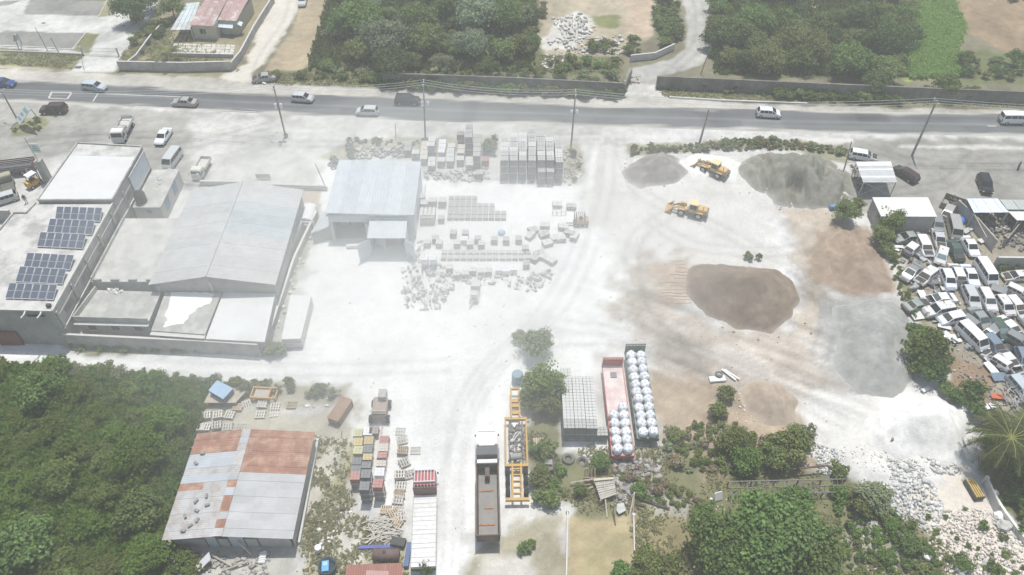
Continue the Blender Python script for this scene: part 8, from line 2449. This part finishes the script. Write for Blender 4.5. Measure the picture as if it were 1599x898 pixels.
for p in RQ: B(MB().box((p.x, p.y, .4), (.14, .14, .8)), "post", TB, t)
B(MB().plate(GP([(927, 747), (958, 745), (958, 748), (927, 751)], 1.1), .08), "beam", TP, t)
rubble("scrap_timber", "mixed scrap of boards, pipes and rusty sheet amid weeds", [[(955, 715), (1030, 720), (1035, 765), (990, 775), (960, 760)], [(960, 760), (985, 765), (980, 790), (955, 790)]], 240, .2, 1.3, M("grey_scrap_mix", (.36, .345, .32), .8, .35, 2, col2=(.2, .13, .1), mix=(.5, .6), mscale=.9), 41, .3, flat=.3)
single(MB().prism([(p.x, p.y) for p in GP([(963, 790), (973, 788), (977, 800), (966, 806), (962, 800)])], .3, .45), "crumpled_sheet", M("crumpled_sheet", (.42, .42, .41), .6, .2, 2), "crumpled grey sheet at the edge of the dry plot", "sheet metal")
single(MB().box((0, 0, .5), (.9, .12, 1.0), .3, -.5), "white_door", M("white_board", (.66, .66, .64), .7, .05), "small white board leaning at the edge of the bright trees", "board", None, loc=(*G(1121, 777, .3).xy, .1))
# white scrap by the track
t = thing("scrap_sheet", "white scrap sheets and dark tyre lying beside the dirt track", "scrap", (*G(1120, 592, .2).xy, 0), .1)
b_(t, (0, 0, .2), (2.0, .8, .3), "sheet", STEELW); b_(t, (1.6, .5, .3), (.25, 2.2, .06), "bar", STEELW, .6); b_(t, (2.0, .5, .3), (.2, 2.2, .06), "bar", STEELW, .7)
o = link("tyre", TYM, t, None, (.3, .5, .4))
rubble("slope_litter", "white litter strewn along the bushy slope", [[(1135, 610), (1165, 612), (1180, 660), (1150, 660)], [(1280, 690), (1320, 740), (1300, 760), (1270, 700)], [(1330, 800), (1420, 840), (1400, 898), (1340, 898)], [(1105, 780), (1140, 770), (1150, 800), (1110, 800)]], 200, .12, .55, STONEW, 42, .1, flat=.5)
# rebar trestle
P = GP([(1138, 752), (1320, 748), (1322, 768), (1140, 772)], 1.0)
t = rootat("rebar_trestle", "long dark trestle of rails and rebar grid behind the bright trees", "trestle", P)
for f, r_ in ((0, .07), (.5, .05), (1, .07)):
    B(MB().tube([P[0].lerp(P[3], f), P[1].lerp(P[2], f)], r_, 5), "rail", M("pale_steel_rail", (.20, .20, .195), .6, .15), t)
for k in range(22):
    f = (k+.5)/22
    B(MB().tube([P[0].lerp(P[1], f)+Vector((0, .1, .0)), P[3].lerp(P[2], f)], .03, 4), "rebar", DKM, t)
for k in range(6):
    p = P[3].lerp(P[2], k/5); B(MB().box((p.x, p.y, .48), (.12, .12, .96)), "leg", DKM, t)
    p = P[0].lerp(P[1], k/5); B(MB().box((p.x, p.y, .48), (.12, .12, .96)), "leg", DKM, t)
B(MB().tube([P[0]+Vector((5, 1.2, .1)), P[1]+Vector((-1.5, 1.6, .2))], .12, 5), "beam", M("rust_dark_beam", (.15, .09, .07), .8, .2), t)
# stone bank at the lower right
rubble("stone_bank", "grey white broken concrete tipped down the bank", [[(1395, 740), (1460, 750), (1475, 800), (1450, 830), (1400, 815), (1385, 770)], [(1385, 715), (1440, 720), (1450, 750), (1395, 745)], [(1265, 690), (1310, 700), (1320, 745), (1285, 740)], [(1450, 715), (1490, 715), (1500, 740), (1460, 745)]], 900, .12, .7, M("grey_white_rubble", (.56, .56, .54), .9, .2, 1.2), 51, .3)
rubble("pink_stones", "pinkish white stones spread over the lower bank", [[(1470, 800), (1535, 790), (1600, 850), (1650, 940), (1500, 940), (1450, 850)]], 1300, .1, .6, STONEP, 52, .2)
rubble("marl_stones", "white stones at the foot of the marl heap", [[(1290, 690), (1380, 700), (1500, 715), (1500, 740), (1400, 745), (1300, 720)]], 200, .1, .4, STONEW, 53, .1)
for i, (x, y, s_) in enumerate([(1345, 765, .9), (1552, 770, .8), (1558, 805, .9), (1568, 822, 1.2), (1448, 868, .8), (1500, 890, .9), (1540, 880, .8), (1380, 762, 1.0), (1362, 792, 1.2), (1365, 820, .9)]):
    rs = random.Random(i); g = G(x, y, .2)
    bm = bmesh.new(); bmesh.ops.create_icosphere(bm, subdivisions=2, radius=s_*.6)
    for v in bm.verts: v.co *= 1+rs.uniform(-.22, .22); v.co.z *= .7
    me = bpy.data.meshes.new("boulder"); bm.to_mesh(me); bm.free(); me.materials.append(STONEW if i % 3 else STONEG)
    tag(link("boulder", me, None, None, (g.x, g.y, s_*.25)), ["pale boulder at the rebar trestle's right end", "upper boulder below the palm trunk", "boulder on the fence bank, second", "largest pale boulder on the fence bank", "boulder among the bright weeds of the bank", "boulder near the frame's lower edge", "boulder at the pinkish stones' lower end", "white boulder at the dry arching bush", "big pale lump below the dry arching bush", "grey boulder amid bank weeds"][i], "boulder")
rubble("lot_rubble", "demolition rubble on the broken lot north of the road", [[(862, 30), (905, 20), (930, 40), (920, 60), (880, 62)], [(846, 85), (880, 85), (880, 112), (848, 112)], [(850, 60), (975, 55), (970, 85), (870, 88)]], 420, .2, 1.2, M("white_demolition_rubble", (.55, .54, .50), .9, .2, 1.2), 54, .5, flat=.5)
rubble("track_stones", "small stones littering the lane entrance", [[(978, 118), (1000, 118), (998, 132), (976, 132)], [(1110, 95), (1145, 97), (1140, 115), (1112, 113)]], 70, .25, .9, M("tan_lane_stone", (.45, .41, .36), .9, .2, 1.2), 55, .5)
rubble("hedge_litter", "white stones and litter along the heap hedge", [[(1085, 228), (1200, 224), (1210, 234), (1085, 238)], [(985, 245), (980, 285), (972, 285), (970, 250)]], 120, .15, .6, STONEW, 56, .1)
rubble("yard_pebbles", "scattered pebbles and crumbs of concrete on the marl yard", [[(480, 420), (900, 420), (1240, 560), (1320, 700), (900, 540), (740, 880), (650, 880), (640, 620), (470, 580)], [(300, 190), (1300, 215), (1300, 235), (900, 225), (320, 290)], [(900, 290), (1060, 300), (1180, 420), (880, 420)]], 700, .06, .34, M("yard_crumbs", (.46, .45, .43), .95, .2, 1.5), 57, power=3)
# wreck yard scrap
rubble("car_scrap", "tangled car parts piled under the bluish shelter", [[(1520, 333), (1580, 333), (1600, 380), (1556, 392), (1535, 370)], [(1485, 318), (1500, 310), (1512, 325), (1500, 335)], [(1325, 255), (1345, 258), (1360, 300), (1340, 305)], [(1575, 340), (1640, 345), (1640, 395), (1590, 395)]], 520, .15, 1.0, M("mixed_car_scrap", (.20, .19, .18), .7, .5, 2, col2=(.45, .44, .42), mix=(.55, .65), mscale=.8), 61, .6, flat=.5)
rubble("wreck_litter", "small white and grey car scraps between the wrecks", [[(1395, 380), (1440, 380), (1600, 520), (1640, 640), (1540, 640), (1440, 500)], [(1472, 552), (1530, 560), (1568, 605), (1545, 628), (1495, 610)]], 620, .1, .6, M("wreck_scrap_bits", (.40, .395, .38), .7, .5, 2, col2=(.12, .11, .1), mix=(.45, .55), mscale=.7), 62, .1, flat=.35)
rubble("panel_scrap", "bent body panels and bumpers strewn between the wrecks", [[(1395, 385), (1440, 375), (1600, 520), (1640, 620), (1540, 560), (1430, 500)]], 130, .6, 2.6, M("mixed_panel_paint", (.55, .555, .55), .5, .4, 1, col2=(.14, .145, .15), mix=(.47, .53), mscale=.35), 64, .5, power=1.6, flat=.1)
bp = MB(); rs = random.Random(5)
for i in range(46):
    g = G(rs.uniform(1566, 1640), rs.uniform(602, 632), .3); a = rs.uniform(0, 6.28); z = rs.uniform(.1, .9)
    d = Vector((math.cos(a), math.sin(a), 0)); n = Vector((-d.y, d.x, 0))
    bp.tube([Vector((g.x, g.y, z))+d*(-.85)+n*.3, Vector((g.x, g.y, z+.05))-d*.4, Vector((g.x, g.y, z+.1))+d*.4, Vector((g.x, g.y, z))+d*.85+n*.3], .07, 4)
o = single(bp, "bumper_pile", M("mixed_bumpers", (.42, .42, .41), .4, .5, 1.2, col2=(.10, .1, .1), mix=(.45, .55), mscale=.6), "pile of tangled car bumpers near the palm", None); o["kind"] = "stuff"
def panel(x, y, dx, dy, rz, col, label, tilt=(.1, .05), z=.35, name="car_panel"):
    g = G(x, y, z)
    mb = MB().box((0, 0, 0), (dx, dy, .04)).box((0, dy*.46, -.05), (dx*.96, .05, .1)).box((dx*.46, 0, -.05), (.05, dy*.9, .1))
    o = single(mb, name, PAINT[col] if col in PAINT else M("panel_"+col, {'orange': (.50, .12, .05), 'brown': (.26, .17, .11)}[col], .5, .1), label, "car panel", None, loc=(g.x, g.y, z))
    o.rotation_euler = (tilt[0], tilt[1], rz)
panel(1560, 619, 1.9, .7, -.1, 'orange', "orange red car panel beside the bumper pile"); panel(1548, 574, 1.1, 1.8, .3, 'white', "white upright panel amid white debris"); panel(1542, 560, 1.2, .9, .9, 'white', "white curved panel at the top of the white debris", (.5, .2)); panel(1562, 588, 2.2, 1.2, .1, 'midblue', "dark blue bonnet lying below the white debris")
panel(1440, 459, 1.0, 1.3, .1, 'white', "loose white panel left of the saloon without bonnet"); panel(1478, 523, 1.2, 1.0, .6, 'white', "round white panel above the large round tree"); panel(1487, 527, 1.1, 1.0, 0, 'white', "square white panel next to the round white one"); panel(1495, 532, 1.3, .5, .3, 'white', "white car nose below the square white panel"); panel(1475, 510, 1.7, .6, -.3, 'dustywhite', "pale curved panel left of the open minibus")
panel(1470, 570, .5, 1.4, .4, 'dustywhite', "pale scrap strip right of the large round tree", (.3, .4)); panel(1446, 607, 1.3, .5, .5, 'white', "white scrap at the gravel heap's lower edge"); panel(1536, 636, 1.5, .7, .3, 'white', "white plastic scrap above the palm fronds"); panel(1550, 633, .7, .7, .3, 'white', "small white scrap above the palm fronds")
panel(1513, 358, 2.6, .7, .6, 'silver', "silver door panel lying above the clean white saloon"); panel(1448, 515, 2.4, .8, .0, 'brown', "brown board above the spiky bush", (0, 0)); panel(1404, 385, 1.9, .5, .3, 'white', "white bent strip left of the stripped boxy car", (.2, .3)); panel(1397, 388, 1.3, .4, -.6, 'white', "white scrap bar at the boundary trees"); panel(1535, 375, 1.5, .8, .4, 'dustywhite', "dusty panel against the stained panel wall")
panel(1437, 470, 2.2, 1.0, -.3, 'greygreen', "dull grey sheet left of the dented bonnet car"); panel(1432, 492, 1.6, 1.4, .2, 'dustywhite', "pale flat sheet at the gravel heap's upper corner")
g = G(1500, 342, .6)
mb = MB().lathe([(.6, 0), (.85, .2), (.7, .6), (.3, .8), (.05, .82)], 9); mb.v = [(x*(1+.25*math.sin(i*1.7)), y*(1+.2*math.cos(i*2.3)), z) for i, (x, y, z) in enumerate(mb.v)]
single(mb, "tarp_bundle", M("bright_blue_tarp", (.06, .2, .55), .6, .15, 3), "bright blue tarp bundle beside the boxy grey van", "tarp", None, True, loc=(g.x, g.y, 0))
g = G(1489, 318, .5)
t = thing("scrap_bin", "slatted bin heaped with dark machine parts on the grey forecourt", "bin", (g.x, g.y, 0), R(-35))
for s_ in (-1, 1): b_(t, (0, s_*1.4, .5), (3.2, .08, 1.0), "side", M("dull_bin_side", (.26, .24, .2), .8, .2)); b_(t, (s_*1.6, 0, .5), (.08, 2.8, 1.0), "end", M("dull_bin_side", (.26, .24, .2)))
rubble("machine_parts", "dark machine parts heaped in the slatted bin", [[(1478, 305), (1492, 304), (1502, 325), (1488, 330)]], 70, .25, .8, M("oily_parts", (.12, .115, .105), .6, .4, 2), 63, .5, on=.4)
# yellow slatted pallet under the palm
g = G(1523, 762, .7)
t = thing("slatted_pallet", "dark crate with yellow slats standing on the bank below the palm", "crate", (g.x, g.y, 0), .12)
b_(t, (0, 0, .35), (1.1, 2.3, .7), "crate_body", M("dark_crate", (.10, .095, .08), .8, .2))
for k in range(4): b_(t, (-.38+.25*k, 0, .74), (.14, 2.2, .07), "slat", M("yellow_slat", (.55, .38, .12), .7, .1))
# debris in front of the patched shed
rubble("shed_debris", "grey building debris in front of the patched shed", [[(325, 862), (420, 862), (425, 905), (320, 905)], [(255, 862), (320, 862), (315, 905), (250, 905)]], 160, .15, .9, M("grey_debris", (.38, .365, .33), .9, .3, 1.5), 71, .2, flat=.4)
timber((330, 866), (362, 884), .4, .3, .09, TP, "long pale timber slanting across the shed debris, upper"); timber((345, 892), (388, 876), .3, .5, .08, TP, "pale pole crossing in front of the patched shed"); timber((371, 845), (392, 866), 1.6, .2, .09, TP, "pole leaning on the shed's front wall")
single(MB().plate([G(326, 862, 1.3), G(329, 873, 1.3), G(310, 893, .5), G(304, 885, .5)], .06), "leaning_panel", M("pale_leaning_panel", (.54, .55, .55), .7, .1, 1), "pale panel leaning in front of the patched shed", "panel")
g = G(411, 871, .3)
t = thing("white_sacks", "pile of white slatted sacks at the shed's front corner", "sacks", (g.x, g.y, 0))
for k in range(5): bevel_obj(b_(t, (-.1+.07*(k % 2), -.4+.22*k, .2+.05*k), (.75, .3, .3), "sack", STEELW, .1*k), .08)
single(MB().cyl((0, 0, 0), (.1, 0, .9), .35, 9), "white_bin", STEELW, "small white bin standing by the shed's front corner weeds", "bin", None, loc=(*G(496, 858, .4).xy, 0))
panel(342, 646, .9, .8, .2, 'white', "white scrap at the thicket's edge by the pallets") if False else None
# tyre-track stones and marks beside the brown heap are relief on the ground: low ridges
rg = MB()
for k in range(13):
    y = 408+k*5.4
    a, b = G(1042-k*.3+rnd.uniform(-16, 16), y+rnd.uniform(-2, 2), 0), G(1068+k*1.1+rnd.uniform(-3, 3), y+rnd.uniform(-1, 1), 0)
    rg.tube([a.lerp(b, i/6)+Vector((0, rnd.uniform(-.08, .08), .02)) for i in range(7)], rnd.uniform(.03, .10), 5)
o = single(rg, "bucket_ridges", M("pinkish_dust", (.44, .365, .30), .95, .2, 1), "ridges scraped by a loader bucket beside the brown heap", None); o["kind"] = "stuff"
# ------------------------------------------------------------------ air: haze and drifting dust
def volume_mat(name, density, col=(1, 1, 1), g=0.0):
    m = bpy.data.materials.new(name); m.use_nodes = True
    N = m.node_tree.nodes; L = m.node_tree.links
    N.remove(N["Principled BSDF"])
    v = N.new("ShaderNodeVolumePrincipled")
    v.inputs["Color"].default_value = (*col, 1)
    v.inputs["Density"].default_value = density
    v.inputs["Anisotropy"].default_value = g
    L.new(v.outputs[0], N["Material Output"].inputs["Volume"])
    return m
HAZE_D = .0010
h_ = MB().box((0, 1000, 39.5), (6200, 6400, 82))
o = B(h_, "haze", volume_mat("haze_air", HAZE_D, (.985, 1, .955)))
tag(o, "thin dusty haze over the whole place", None, None, "stuff")
DUST_C = G(610, 430, 0)
DUST_D = .0038
for k in range(12):
    f = 1-k*.078
    bm = bmesh.new()
    bmesh.ops.create_icosphere(bm, subdivisions=4, radius=1)
    for v in bm.verts:
        d = v.co.normalized()
        n = 1+.10*math.sin(3.1*d.x+1.7*k)+.08*math.sin(4.3*d.y+k)+.05*math.sin(6*d.x*d.y+k)
        v.co = d*n
    me = bpy.data.meshes.new("dust_cloud"); bm.to_mesh(me); bm.free()
    me.materials.append(volume_mat("dust_air", DUST_D, (.99, 1, .97)) if k == 0 else bpy.data.materials["dust_air"])
    o = link("dust_cloud", me, None, None, (DUST_C.x+3*k*.4, DUST_C.y-1*k*.5, 0))
    o.scale = (50*f+4, 40*f+3, 15*f+1.5)
    tag(o, "white dust drifting low over the marl yard", None, None, "stuff")
